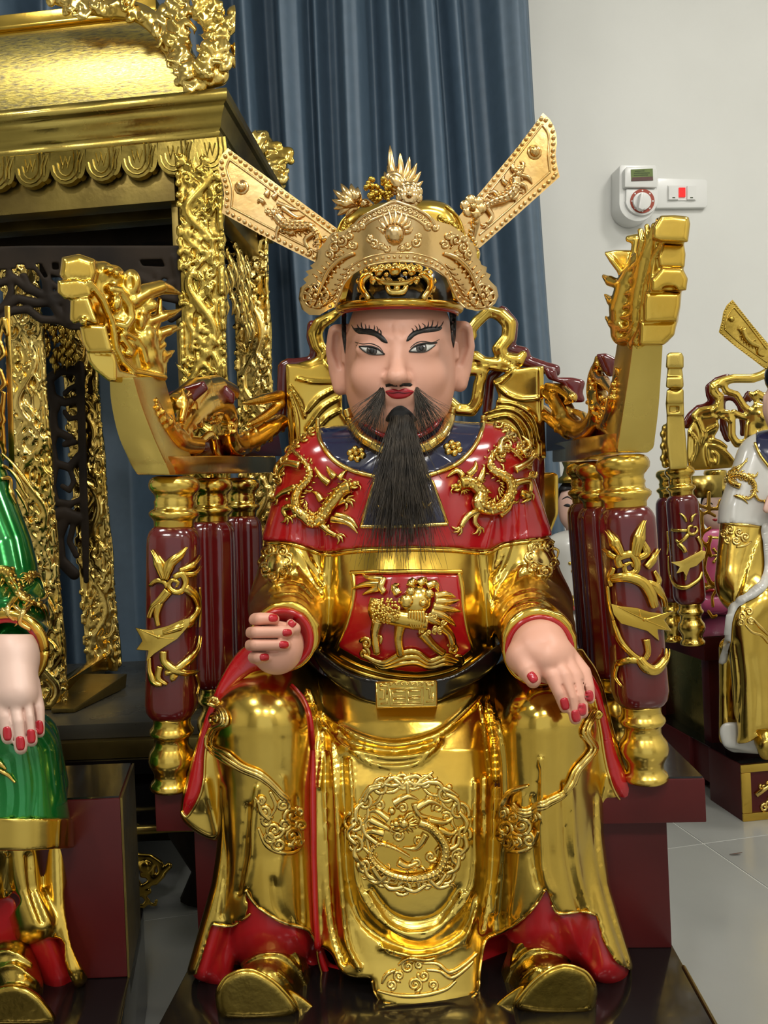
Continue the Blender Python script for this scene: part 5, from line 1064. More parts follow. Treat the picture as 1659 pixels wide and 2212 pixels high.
# ---- arm planks
def loft(secs, name, m_, parent, bevel=0, smooth=True, closed=True):
    n = len(secs[0]); q = MB(); q.add([v for s_ in secs for v in s_], [(i * n + k, i * n + (k + 1) % n, (i + 1) * n + (k + 1) % n, (i + 1) * n + k) for i in range(len(secs) - 1) for k in range(n)] + [tuple(range(n))[::-1], tuple((len(secs) - 1) * n + k for k in range(n))])
    return q.build(name, m_, parent, smooth, bevel, .6)
def upright(rows, name):
    """rows: y, outer-front x, inner-front x, inner-back x, front depth, back depth"""
    rr = crom(rows, 8)
    return loft([[P(a, y, d0), P(b, y, d0), P(c, y, d1), P(c - (b - a) * d0 / d1, y, d1)] for y, a, b, c, d0, d1 in rr], name, M['gold_flat'], chair, .004)
uL = upright([(1026, 296, 368, 420, .835, .93), (1005, 282, 360, 424, .83, .93), (989, 275, 352, 416, .825, .92), (939, 254, 330, 392, .812, .90), (871, 239, 304, 372, .80, .885), (814, 235, 288, 356, .79, .87)], 'arm_upright')
uR = upright([(973, 1336, 1405, 1322, .842, .90), (960, 1335, 1413, 1318, .84, .90), (900, 1345, 1424, 1320, .83, .89), (820, 1357, 1428, 1326, .82, .88), (742, 1367, 1433, 1334, .81, .87)], 'arm_upright') if False else None
rr = crom([(978, 1334, 1400, 1306, .846, .93), (968, 1334, 1412, 1306, .845, .93), (945, 1337, 1416, 1308, .84, .92), (880, 1347, 1424, 1314, .83, .90), (810, 1358, 1429, 1322, .82, .89), (742, 1367, 1433, 1332, .81, .88)], 8)
loft([[P(c, y, d1), P(a, y, d0), P(b, y, d0), P(c + (b - a) * d0 / d1, y, d1)] for y, a, b, c, d0, d1 in rr], 'arm_upright', M['gold_flat'], chair, .004)
def rail(pts, name):
    """centre x, y bottom, y top, half width, depth"""
    return loft([[P(x - h, yb, d), P(x + h, yb, d), P(x + h, yt, d), P(x - h, yt, d)] for x, yb, yt, h, d in crom(pts, 20)], name, M['gold_deep'], chair, .002)
rail([(331, 1025, 985, 33, .84), (377, 1024, 985, 32, .89), (457, 1023, 984, 30, 1.03), (520, 1022, 986, 26, 1.19), (575, 1021, 988, 22, 1.38)], 'arm_rail')
rail([(1370, 975, 935, 33, .85), (1343, 978, 937, 32, .87), (1291, 990, 945, 30, 1.0), (1262, 995, 950, 27, 1.13), (1215, 998, 958, 22, 1.30)], 'arm_rail')
# left dragon head
def wl(x): return -385 + (x - 180) * .95
S = SDF((110, 535, -470), (410, 850, -60), 3)
c2 = lambda l: [(120 + x / 5.925, 530 + y / 5.925) for x, y in l]
S.prism([(133, 556), (170, 548), (205, 560), (212, 590), (205, 612), (140, 610), (128, 595)], lambda X, Y: -405 + .30 * (X - 130) + 0 * Y, lambda X, Y: -335 + .5 * (X - 130) + 0 * Y, 0, 'add', 16, False)
S.prism([(124, 606), (165, 602), (192, 608), (200, 640), (160, 648), (140, 646), (124, 632)], lambda X, Y: -412 + .3 * (X - 124) + 0 * Y, -330, 0, 'add', 8, False)
S.prism([(152, 645), (190, 640), (212, 698), (205, 700), (180, 692), (160, 700), (150, 690)], -396, -320, 0, 'add', 7, False)
S.prism([(172, 706), (190, 700), (228, 702), (243, 760), (190, 762), (178, 740)], -395, -320, 0, 'add', 6, False)
S.prism([(184, 758), (245, 758), (262, 800), (350, 822), (350, 840), (235, 824), (205, 800), (190, 780)], lambda X, Y: np.interp(X, [184, 250, 350], [-385, -370, -215]) + 0 * Y, -150, 0, 'add', 8, False)
S.prism([(150, 600), (215, 580), (300, 640), (330, 740), (340, 815), (250, 800), (205, 750), (195, 690), (165, 690), (150, 640)], lambda X, Y: np.interp(X, [150, 250, 340], [-375, -320, -230]) + 0 * Y, -170, 6, 'add', 12, False)
for x, y, r_ in ((222, 588, 24), (244, 598, 26), (262, 640, 34), (255, 690, 34), (290, 680, 36), (300, 730, 42), (270, 740, 34), (310, 770, 40), (325, 800, 36), (230, 625, 26), (228, 660, 28), (238, 710, 24)): S.ell((x, y, wl(x) + 32), (r_, r_, r_ * 1.1), 12)
S.ell((236, 583, wl(236) - 2), (12, 10, 14), 3); S.ell((250, 590, wl(250) - 2), (10, 10, 14), 3)
S.ell((249, 655, wl(249) - 12), (16, 22, 18), 2); S.chain([(*p, wl(p[0]) - 8) for p in c2([(700, 560), (820, 590), (930, 760), (950, 930), (880, 1040), (770, 1010)])], [10, 12, 13, 14, 13, 8], 3)
S.ell((283, 612, wl(283) - 4), (22, 31, 18), 2); S.ell((283, 610, wl(283) - 24), (9, 18, 8), 3, 'sub')
S.chain([(*p, wl(p[0])) for p in c2([(980, 700), (1130, 610), (1340, 540), (1470, 570), (1600, 620)])], [20, 20, 16, 10, 3], 4); S.ell((318, 660, wl(318) - 8), (24, 17, 16), 3)
S.ell((303, 694, wl(303) - 12), (11, 21, 14), 2)
for p, r_ in (([(1180, 980), (1390, 900), (1500, 870), (1620, 810)], [12, 12, 8, 2]), ([(1320, 1130), (1440, 1090), (1520, 1060), (1620, 1070)], [12, 12, 8, 2]), ([(1360, 1440), (1440, 1400), (1530, 1340)], [11, 9, 2]), ([(1330, 700), (1320, 850), (1290, 1000), (1180, 1150), (1100, 1190)], [6, 8, 10, 11, 8]), ([(1370, 1170), (1300, 1220), (1200, 1260), (1120, 1270)], [8, 11, 11, 7]), ([(1380, 1270), (1300, 1330), (1200, 1360), (1130, 1360)], [8, 11, 11, 7]), ([(1380, 1370), (1300, 1430), (1210, 1450), (1150, 1440)], [8, 11, 11, 7]), ([(1400, 1470), (1310, 1530), (1200, 1540)], [8, 11, 8]), ([(1390, 1540), (1330, 1600), (1240, 1590)], [7, 9, 6])): S.chain([(*q, wl(q[0]) - 2) for q in c2(p)], r_, 3)
S.chain([(*p, wl(p[0]) - 14) for p in c2([(430, 470), (600, 700), (720, 1000), (760, 1300), (850, 1480), (1000, 1620), (1390, 1690)])], [7, 10, 9, 9, 9, 9, 8], 2)
for p, r_ in (([(830, 1150), (900, 1260), (960, 1330)], 8), ([(880, 1120), (1020, 1200), (1110, 1330), (1150, 1480)], 9), ([(900, 1380), (960, 1400), (990, 1340)], 7)): S.chain([(*q, wl(q[0]) - 10) for q in c2(p)], r_, 2)
S.ell((257, 735, wl(257) - 2), (9, 8, 10), 2); S.ell((180, 694, -398), (9, 9, 12), 2)
link('dragon_head', S.mesh('dragon_head'), M['gold'], chair)
# right dragon head, seen nearly from the front
S = SDF((1290, 455, -500), (1505, 765, -60), 3)
c4 = lambda l: [(1280 + x / 3.95, 440 + y / 3.95) for x, y in l]
S.prism(c4([(520, 200), (580, 100), (700, 95), (820, 110), (835, 170), (815, 330), (570, 320), (510, 300)]), -430, -340, 0, 'add', 9, False)
S.prism(c4([(600, 340), (780, 350), (795, 430), (785, 545), (570, 540), (560, 460)]), -405, -330, 4, 'add', 6, False)
S.prism(c4([(590, 545), (770, 550), (815, 640), (800, 740), (500, 750), (505, 650)]), -422, -320, 3, 'add', 8, False); S.ell((1446, 624, -428), (19, 8, 20), 2, 'sub')
S.prism(c4([(455, 755), (755, 755), (750, 870), (720, 1000), (440, 1010), (440, 850)]), -412, -300, 3, 'add', 8, False); S.prism(c4([(410, 1005), (720, 1005), (700, 1120), (610, 1205), (400, 1205)]), -398, -280, 3, 'add', 8, False)
S.prism(c4([(540, 120), (780, 120), (780, 330), (770, 560), (760, 740), (730, 1000), (640, 1180), (420, 1180), (450, 900), (470, 700), (520, 400)]), -375, -290, 4, 'add', 8, False)
def wr_(x): return -230 - (x - 1310) * 1.2
for p, r_ in (([(560, 320), (500, 450), (470, 600), (430, 800), (420, 1000), (390, 1190)], [24, 28, 30, 30, 30, 24]), ([(400, 500), (330, 700), (280, 900), (270, 1100)], [24, 34, 36, 30])): S.chain([(*q, wr_(q[0]) + 20) for q in c4(p)], r_, 8)
S.prism(c4([(105, 410), (200, 395), (330, 395), (330, 600), (240, 620), (200, 520), (130, 470)]), -262, -190, 3, 'add', 5, False); S.chain([(*q, -265) for q in c4([(310, 300), (385, 300), (370, 420), (330, 500)])], [8, 12, 12, 7], 3); S.chain([(*q, -268) for q in c4([(115, 420), (170, 480), (230, 560), (240, 610)])], [4, 8, 8, 5], 3)
for p, r_ in (([(95, 620), (150, 660), (230, 690)], [5, 12, 10]), ([(110, 780), (160, 830), (240, 850)], [4, 11, 10]), ([(115, 970), (170, 1020), (250, 1040)], [4, 11, 10]), ([(410, 230), (430, 320), (400, 450)], [7, 10, 8]), ([(465, 190), (480, 300), (450, 420)], [6, 9, 8]), ([(520, 180), (490, 330), (430, 460), (330, 560)], [5, 8, 8, 6]), ([(600, 330), (520, 480), (460, 700), (430, 900), (420, 1050), (360, 1180)], [6, 8, 7, 7, 7, 6]), ([(420, 520), (370, 620), (300, 680)], [7, 8, 5]), ([(400, 700), (320, 760), (240, 780)], [6, 9, 6]), ([(400, 800), (320, 870), (220, 900)], [6, 9, 6]), ([(390, 900), (310, 970), (200, 960)], [6, 9, 6]), ([(380, 1000), (310, 1070), (200, 1080)], [6, 9, 6]), ([(360, 1080), (300, 1150), (220, 1170)], [6, 8, 6])): S.chain([(*q, wr_(q[0]) - 14) for q in c4(p)], r_, 3)
link('dragon_head', S.mesh('dragon_head'), M['gold'], chair)
def scaly(S, path, rads, wf):
    p = crom(path, 7); n = len(p); r = np.interp(np.linspace(0, 1, n), np.linspace(0, 1, len(rads)), rads)
    S.chain([(x, y, wf(x)) for x, y in p], list(r), 6); t = np.gradient(p, axis=0); t /= np.linalg.norm(t, axis=1)[:, None] + 1e-9
    for i in range(0, n, 2):
        nx, ny = -t[i, 1], t[i, 0]
        for o in (-.7, -.2, .3, .75):
            o2 = o + (.22 if (i // 2) % 2 else 0); f = math.sqrt(max(.1, 1 - o2 * o2))
            S.ell((p[i, 0] + nx * r[i] * o2, p[i, 1] + ny * r[i] * o2, wf(p[i, 0]) - r[i] * f), (r[i] * .30, r[i] * .30, r[i] * .34), 1.5)
# carved dragon bodies lying on the rails
dL = lambda x: np.interp(x, [330, 377, 457, 520, 600, 640], [-240, -170, 20, 250, 420, 460])
S = SDF((330, 800, -330), (650, 1005, 470), 4)
c1 = lambda l: [(100 + x / 2.9625, 500 + y / 2.9625) for x, y in l]
for p, r_ in (([(640, 1010), (670, 1120), (740, 1240), (850, 1350), (960, 1370)], [18, 22, 28, 26, 20]), ([(850, 1300), (920, 1200), (1020, 1120), (1110, 1110), (1160, 1180), (1160, 1290), (1200, 1370), (1300, 1340), (1400, 1280), (1500, 1220)], [20, 26, 28, 24, 22, 22, 24, 24, 22, 18])): scaly(S, c1(p), r_, lambda x: dL(x) - 10)
S.chain([(*q, dL(q[0]) + 20) for q in c1([(830, 1100), (950, 1020), (1080, 1000), (1180, 1030)])], [24, 28, 28, 20], 6)
for p, r_ in (([(860, 1200), (880, 1100), (870, 1010)], [11, 12, 2]), ([(940, 1110), (1010, 1010), (1060, 940)], [12, 12, 2]), ([(1130, 1040), (1170, 1000), (1200, 1050)], [9, 9, 4]), ([(1260, 1100), (1400, 1070), (1500, 1050)], [4, 12, 12]), ([(1290, 1240), (1400, 1180), (1500, 1100)], [6, 11, 12]), ([(960, 1370), (1050, 1300), (1080, 1400), (1150, 1520)], [9, 10, 9, 4]), ([(1020, 1150), (1060, 1110), (1110, 1150), (1100, 1210), (1050, 1220)], [7, 8, 8, 8, 6])): S.chain([(*q, dL(q[0]) - 26) for q in crom(c1(p), 6)], list(np.interp(np.linspace(0, 1, len(crom(c1(p), 6))), np.linspace(0, 1, len(r_)), r_)), 3)
for x, y in ((745, 1220), (790, 1190), (790, 1260), (840, 1240), (840, 1300), (890, 1290), (700, 1150), (1280, 1300), (1330, 1280), (1380, 1300), (1230, 1330), (1420, 1250), (1460, 1290), (880, 1340), (930, 1260)): q = c1([(x, y)])[0]; S.ell((q[0], q[1], dL(q[0]) - 30), (9, 9, 9), 2)
link('arm_dragon', S.mesh('arm_dragon'), M['gold_deep'], chair)
S = SDF((345, 820, -330), (560, 960, 400), 5)
S.prism(c1([(755, 1040), (860, 1000), (1010, 950), (1040, 1010), (960, 1080), (880, 1150), (790, 1170)]), -120, 40, 0, 'add', 8, False); link('arm_dragon_back', S.mesh('arm_dragon_back'), M['maroon'], chair); S.f[:] = 1e3; S.prism(c1([(1060, 1000), (1150, 980), (1210, 1040), (1200, 1110), (1120, 1080)]), 40, 160, 0, 'add', 6, False)
link('arm_dragon_back', S.mesh('arm_dragon_back'), M['maroon'], chair)
m = MB(); m.prism([P(x, y, d) for x, y, d in ((395, 990, .97), (470, 985, 1.06), (520, 985, 1.22), (610, 985, 1.36), (600, 930, 1.36), (520, 945, 1.22), (470, 950, 1.06), (400, 955, .97))], Vector((-.02, .0, 0))); m.build('arm_panel', M['maroon'], chair)
dR = lambda x: np.interp(x, [1170, 1210, 1262, 1291, 1330], [430, 300, 170, 0, -200])
S = SDF((1165, 745, -330), (1345, 965, 480), 4)
c5 = lambda l: [(1150 + x / 2.764, 200 + y / 2.764) for x, y in l]
for p, r_ in (([(90, 1780), (140, 1830), (190, 1900), (230, 1980), (300, 2020), (360, 1990), (400, 1900), (380, 1780), (380, 1680), (400, 1620)], [16, 22, 24, 24, 24, 24, 24, 22, 18, 12]), ([(440, 1980), (480, 1900), (520, 1750), (560, 1600), (600, 1520)], [16, 20, 20, 16, 12]), ([(60, 1900), (130, 1960), (210, 2040)], [14, 16, 12])): scaly(S, c5(p), r_, lambda x: dR(x))
for p, r_ in (([(90, 1750), (180, 1770), (240, 1820), (200, 1850)], [8, 12, 12, 6]), ([(385, 1580), (380, 1680), (440, 1760)], [5, 10, 8]), ([(370, 1700), (430, 1720), (480, 1790)], [8, 12, 8]), ([(330, 1850), (400, 1870), (460, 1950)], [6, 9, 6]), ([(350, 1950), (420, 2000), (480, 2060)], [6, 8, 5]), ([(500, 1650), (540, 1700), (520, 1800)], [5, 8, 6]), ([(250, 1900), (310, 1930), (340, 1990)], [6, 9, 6])): S.chain([(*q, dR(q[0]) - 26) for q in c5(p)], r_, 3)
for k in range(16): q = c5([(340 + 130 * random.random(), 1780 + 230 * random.random())])[0]; S.ell((q[0], q[1], dR(q[0]) - 24), (8, 8, 9), 2)
link('arm_dragon', S.mesh('arm_dragon'), M['gold_deep'], chair)
S = SDF((1165, 745, -330), (1345, 870, 480), 5)
S.prism(c5([(378, 1562), (440, 1555), (508, 1590), (500, 1690), (450, 1700), (420, 1660)]), -60, 60, 0, 'add', 5, False); link('arm_dragon_back', S.mesh('arm_dragon_back'), M['maroon'], chair); S.f[:] = 1e3; S.prism(c5([(60, 1635), (140, 1650), (150, 1700), (240, 1700), (320, 1720), (300, 1790), (320, 1850), (230, 1860), (180, 1740), (90, 1710)]), 250, 330, 0, 'add', 5, False)
link('arm_dragon_back', S.mesh('arm_dragon_back'), M['maroon'], chair)
m = MB(); m.prism([P(x, y, d) for x, y, d in ((1180, 975, 1.32), (1262, 970, 1.16), (1320, 955, .95), (1320, 900, .95), (1262, 900, 1.16), (1180, 905, 1.32))], Vector((.02, .0, 0))); m.build('arm_panel', M['maroon'], chair)
# ---- back of the throne: carved board with open scrolls
DB = 1.24; wB = (DB - 1) * F_
q7 = lambda l: [(600 + x / 2.37, 640 + y / 2.37) for x, y in l]
S = SDF((590, 650, wB - 50), (1215, 1160, wB + 60), 4)
S.prism(q7([(40, 345), (100, 345), (160, 360), (240, 330), (300, 400), (330, 480), (330, 600), (400, 700), (400, 860), (60, 860), (45, 500)]), wB - 12, wB + 28, 0, 'add', 5, False)
S.prism(q7([(1100, 430), (1200, 375), (1280, 362), (1362, 355), (1362, 560), (1375, 830), (1000, 840), (1000, 700), (1060, 600), (1110, 580), (1130, 510)]), wB - 12, wB + 28, 0, 'add', 5, False)
S.prism([(1100, 1022), (1196, 1020), (1206, 1026), (1206, 1110), (1190, 1150), (1100, 1160)], wB - 4, wB + 26, 0, 'add', 4, False); S.prism([(600, 1022), (700, 1022), (700, 1150), (600, 1110)], wB - 4, wB + 26, 0, 'add', 4, False)
for p, r_ in (([(310, 80), (270, 110), (215, 140), (190, 190), (205, 250), (240, 290), (225, 330), (180, 355), (120, 365)], [10, 13, 15, 16, 15, 14, 14, 14, 12]), ([(290, 300), (310, 400), (260, 420), (230, 360)], [10, 14, 12, 10]),
              ([(1080, 75), (1020, 130), (980, 180)], [12, 13, 12]), ([(1080, 75), (1140, 95), (1185, 140), (1180, 210), (1130, 270), (1160, 320), (1230, 330), (1255, 300)], [12, 15, 16, 15, 15, 15, 15, 10]), ([(950, 380), (1010, 310), (1050, 340), (1130, 350), (1200, 360)], [12, 14, 14, 16, 14]), ([(1050, 390), (1030, 450), (1020, 540), (990, 585), (920, 580), (870, 530)], [12, 13, 14, 14, 14, 13]), ([(860, 530), (850, 600)], [12, 14]), ([(950, 420), (970, 380), (1050, 380)], [10, 12, 12]), ([(1000, 200), (960, 260), (950, 330)], [9, 9, 9])): S.chain([(*q, wB + 6) for q in q7(p)], r_, 3)
S.chain([(680, 985, wB + 8), (880, 1000, wB + 8), (1090, 985, wB + 8)], 18, 6); S.chain([(680, 985, wB + 8), (680, 1080, wB + 8), (880, 1090, wB + 8), (1130, 1080, wB + 8), (1130, 985, wB + 8)], 16, 4)
LV = [([(60, 460), (110, 540), (140, 620)], 4, 7), ([(300, 470), (210, 520), (150, 590)], 5, 9), ([(320, 520), (230, 570), (150, 680)], 5, 9), ([(330, 580), (250, 620), (170, 720)], 5, 9), ([(60, 500), (90, 620), (100, 780)], 5, 8), ([(100, 420), (180, 440), (290, 440)], 4, 7), ([(1110, 440), (1170, 500), (1250, 530), (1340, 520)], 5, 9), ([(1060, 600), (1160, 575), (1240, 600), (1300, 680), (1310, 770)], 5, 9), ([(1080, 630), (1170, 610), (1230, 650), (1270, 740), (1260, 810)], 5, 9), ([(1120, 540), (1220, 555), (1310, 620), (1340, 740)], 5, 9), ([(1200, 380), (1140, 440), (1110, 450)], 4, 7), ([(1150, 660), (1210, 700), (1230, 790)], 5, 8), ([(1340, 370), (1345, 550), (1350, 820)], 3, 5)]
for p, w_, h_ in LV: S.stroke(q7(p), [w_ * .5, w_, w_ * .6], h_)
for p in ([(290, 95), (225, 140), (205, 200), (235, 290)], [(1085, 85), (1165, 130), (1165, 210), (1120, 280), (1200, 345)], [(990, 330), (1080, 350), (1180, 365)], [(1040, 400), (1025, 500), (990, 570), (930, 570)]): S.stroke(q7(p), 3, -4)
link('back_board', S.mesh('back_board'), M['gold'], chair)
for paths in ([([(180, 150), (175, 210), (195, 270)], 13), ([(195, 270), (180, 330), (60, 345)], 11), ([(60, 345), (30, 360), (25, 480), (20, 600)], 13)], [([(1150, 80), (1200, 140), (1195, 210), (1170, 270), (1260, 290), (1265, 330)], 14), ([(1265, 330), (1380, 370), (1420, 380)], 14), ([(1265, 330), (1150, 360), (1090, 420), (1070, 600)], 11)]):
    S2 = SDF((590, 640, wB + 15), (1215, 1010, wB + 70), 5)
    for p, r_ in paths: S2.chain([(*q, wB + 40) for q in q7(p)], r_, 0)
    link('back_board_rear', S2.mesh('back_board_rear'), M['maroon'], chair)
m = MB(); m.tube([P(655, 1000, 1.25), Vector((P(655, 1000, 1.25).x, 1.25, ZS))], .02, 10); m.tube([P(1150, 990, 1.25), Vector((P(1150, 990, 1.25).x, 1.25, ZS))], .02, 10); m.build('back_stiles', M['maroon'], chair)
# ------------------------------------------------------------------ gilded shrine pavilion on a low table, to the left
KG = frame(-.307, 1.36, math.radians(5.8))
shr = thing('shrine_pavilion', 'gilded roofed shrine pavilion with carved posts beside the blue curtain', 'shrine', KG(-.3, .15, .30))
UL, UR, VF, VB = -.80, .077, -.052, .40
Z0 = CAMZ + .7275
def ring(K_, ins, z): return [K_(UL + ins, VF + ins, z), K_(UR - ins, VF + ins, z), K_(UR - ins, VB - ins, z), K_(UL + ins, VB - ins, z)]
def ringloft(K_, prof, name, m_, parent, angle=.5, cap=True):
    q = MB(); vs = []; n = len(prof)
    for ins, z in prof: vs += ring(K_, ins, z)
    fs = [(i * 4 + k, i * 4 + (k + 1) % 4, (i + 1) * 4 + (k + 1) % 4, (i + 1) * 4 + k) for i in range(n - 1) for k in range(4)]
    fs += [(3, 2, 1, 0), tuple((n - 1) * 4 + k for k in range(4))]
    q.add(vs, fs); return q.build(name, m_, parent, True, 0, angle)
cor = [(.026, -.072), (.024, -.070), (.021, -.062), (.023, -.058), (.019, -.055), (.017, -.046), (.013, -.034), (.008, -.026), (.009, -.022), (.003, -.019), (.0, -.014), (.0, .0), (.06, .002)]
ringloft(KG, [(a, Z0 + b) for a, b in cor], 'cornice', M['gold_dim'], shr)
fr = [(.0012 * 0 + a - .0008, Z0 + b) for a, b in cor]
q = MB()   # gilded front moulding, its shade put into the gold colour
sec = [(a, b) for a, b in cor[:-1]]
q.add([KG(UL, VF + a - .0015, Z0 + b) for a, b in sec] + [KG(UR - a, VF + a - .0015, Z0 + b) for a, b in sec], [(i, i + 1, len(sec) + i + 1, len(sec) + i) for i in range(len(sec) - 1)])
o = q.build('front_moulding', M['gold_brown_shade'], shr, True, 0, .5); s_ = o.modifiers.new('t', 'SOLIDIFY'); s_.thickness = .002; s_.offset = 1
dome = [(.085, .0), (.086, .04), (.089, .085), (.097, .13), (.111, .17), (.131, .205), (.158, .235), (.19, .25)]
q = MB(); pr = crom(dome, .006); ringloft(KG, [(a, Z0 + b) for a, b in pr], 'roof', M['gold_worn'], shr, .9)
for (ins, z0, z1) in ((.185, .248, .262), (.178, .262, .270), (.19, .27, .30)):
    q = MB(); a = ring(KG, ins, Z0 + z0); q.prism(a, Vector((0, 0, z1 - z0))); q.build('ridge_box', M['gold'], shr, True, .002, .5)
# hip rib
q = MB(); q.tube([KG(UR - a - .004, VF + a + .004, Z0 + b + .003) for a, b in pr], .009, 8); q.build('hip_rib', M['gold'], shr)
# scalloped valance: petal pieces side by side
pz = Z0 - .070; pet = []
m = MB(); m.box((0, 0, 0), (1, 1, 1))
us = UR - .040
for i in range(13):
    u1 = us - i * .0655; w = .058
    for kind in (0, 1):
        c_ = u1 - (.0 if kind == 0 else .0415); hw = .0275 if kind == 0 else .0125; dp = .058 if kind == 0 else .050
        out = [(-hw, 0), (hw, 0)] + [(hw * math.cos(t) * (1.08 if kind == 0 else 1), -dp * .45 - dp * .55 * math.sin(t)) for t in np.linspace(0, math.pi, 9)]
        q = MB(); q.prism([KG(c_ + x, VF + .022, pz + z) for x, z in out], KG(0, .012, 0) - KG(0, 0, 0))
        if kind == 0:
            for s2 in (.78, .5): q.tube([KG(c_ + x * s2, VF + .0215, pz + .0 + z * (.5 + .5 * s2)) for x, z in out[1:]], .0016, 5)
            for dx in (-.006, .003): q.tube([KG(c_ + dx - .004, VF + .0215, pz - .008), KG(c_ + dx, VF + .0205, pz - .03), KG(c_ + dx + .006, VF + .0215, pz - .01)], .0014, 5)
        else:
            for dx in (-.004, .002): q.tube([KG(c_ + dx + .007, VF + .0215, pz - .004), KG(c_ + dx, VF + .0205, pz - .024), KG(c_ + dx - .001, VF + .0215, pz - .04)], .0016, 5)
        q.build('valance_petal', M['gold_brown_shade'], shr, True, 0, .6)
for i in range(6):
    q = MB(); v_ = VF + .075 + i * .062; out = [(-.026, 0), (.026, 0)] + [(.028 * math.cos(t), -.026 - .032 * math.sin(t)) for t in np.linspace(0, math.pi, 9)]
    q.prism([KG(UR - .022, v_ + x, pz + z) for x, z in out], KG(-.012, 0, 0) - KG(0, 0, 0)); q.build('valance_petal', M['gold_brown_shade'], shr, True, 0, .6)
# beams and stepped ceiling
def gbox(a, b, nm, m_): kbox(KG, a, b, nm, m_, shr, .001)
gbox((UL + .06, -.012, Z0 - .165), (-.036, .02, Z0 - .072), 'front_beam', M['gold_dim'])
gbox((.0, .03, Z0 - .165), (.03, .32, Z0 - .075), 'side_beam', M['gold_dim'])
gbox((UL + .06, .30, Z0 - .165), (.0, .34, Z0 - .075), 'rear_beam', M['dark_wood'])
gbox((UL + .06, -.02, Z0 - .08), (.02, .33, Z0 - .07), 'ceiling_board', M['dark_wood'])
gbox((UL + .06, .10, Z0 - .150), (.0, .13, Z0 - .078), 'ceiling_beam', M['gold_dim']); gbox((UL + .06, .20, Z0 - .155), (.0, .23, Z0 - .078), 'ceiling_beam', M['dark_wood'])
# carved posts
def cpost(K_, u, v, z0, z1, hw, parent, seed, vis=(1, 1), name='carved_post'):
    rg = random.Random(seed); q = MB()
    pr_ = [(-1, -.7), (-.7, -1), (-.35, -1), (-.3, -.86), (.3, -.86), (.35, -1), (.7, -1), (1, -.7), (1, .7), (.7, 1), (-.7, 1), (-1, .7)]
    q.prism([K_(u + a * hw, v + b * hw, z0) for a, b in pr_], Vector((0, 0, z1 - z0))); 
    o = q.build(name, M['gold_old'], parent, True, .0015, .6)
    q = MB()
    def on(face, a, z, off): return K_(u + a * hw, v - hw - off, z) if face == 0 else K_(u + hw + off, v + a * hw, z)
    for face in (0, 1):
        if not vis[face]: continue
        z = z0 + .02
        while z < z1 - .03:           # climbing dragon coils, clouds and flames
            s1 = rg.choice((-1, 1)); L_ = .05 + .04 * rg.random()
            pts = [on(face, s1 * .75 * math.cos(t * 3.1), z + L_ * t, .002) for t in np.linspace(0, 1, 9)]; q.tube(pts, [hw * .13 * (1.2 - abs(t - .4)) for t in np.linspace(0, 1, 9)], 6)
            pts = [on(face, -s1 * .8 * math.cos(t * 2.2 + .3), z + L_ * 1.25 * t, .003) for t in np.linspace(0, 1, 9)]; q.tube(pts, [hw * .08 * (1.3 - t) for t in np.linspace(0, 1, 9)], 6)
            for k in range(3):
                c0, zz, r_ = rg.uniform(-.7, .7), z + rg.random() * L_, hw * rg.uniform(.16, .3)
                sp = spiral(0, 0, 1, 1.3, rg.random() * 6, .15, rg.choice((-1, 1)), 12); q.tube([on(face, c0 + x * r_ / hw, zz + y * r_, .003) for x, y in sp], hw * .075, 5)
                q.ball(on(face, c0, zz, .004), hw * .09, nu=6, nv=4)
            for k in range(4):
                c0 = rg.uniform(-.9, .9); zz = z + rg.random() * L_; dx = rg.uniform(-.5, .5)
                q.tube([on(face, c0, zz, .001), on(face, c0 + dx * .6, zz + .012, .005), on(face, c0 + dx, zz + .028, .001)], [hw * .11, hw * .1, .0004], 5)
            if rg.random() < .5:
                for k in range(5): q.ball(on(face, rg.choice((-.95, .95)), z + L_ * k / 5, .001), hw * .14, nu=6, nv=4)
            z += L_ * .72
    d_ = q.build('dragon_carving', M['gold_relief'], o); return o
TZ = .3055
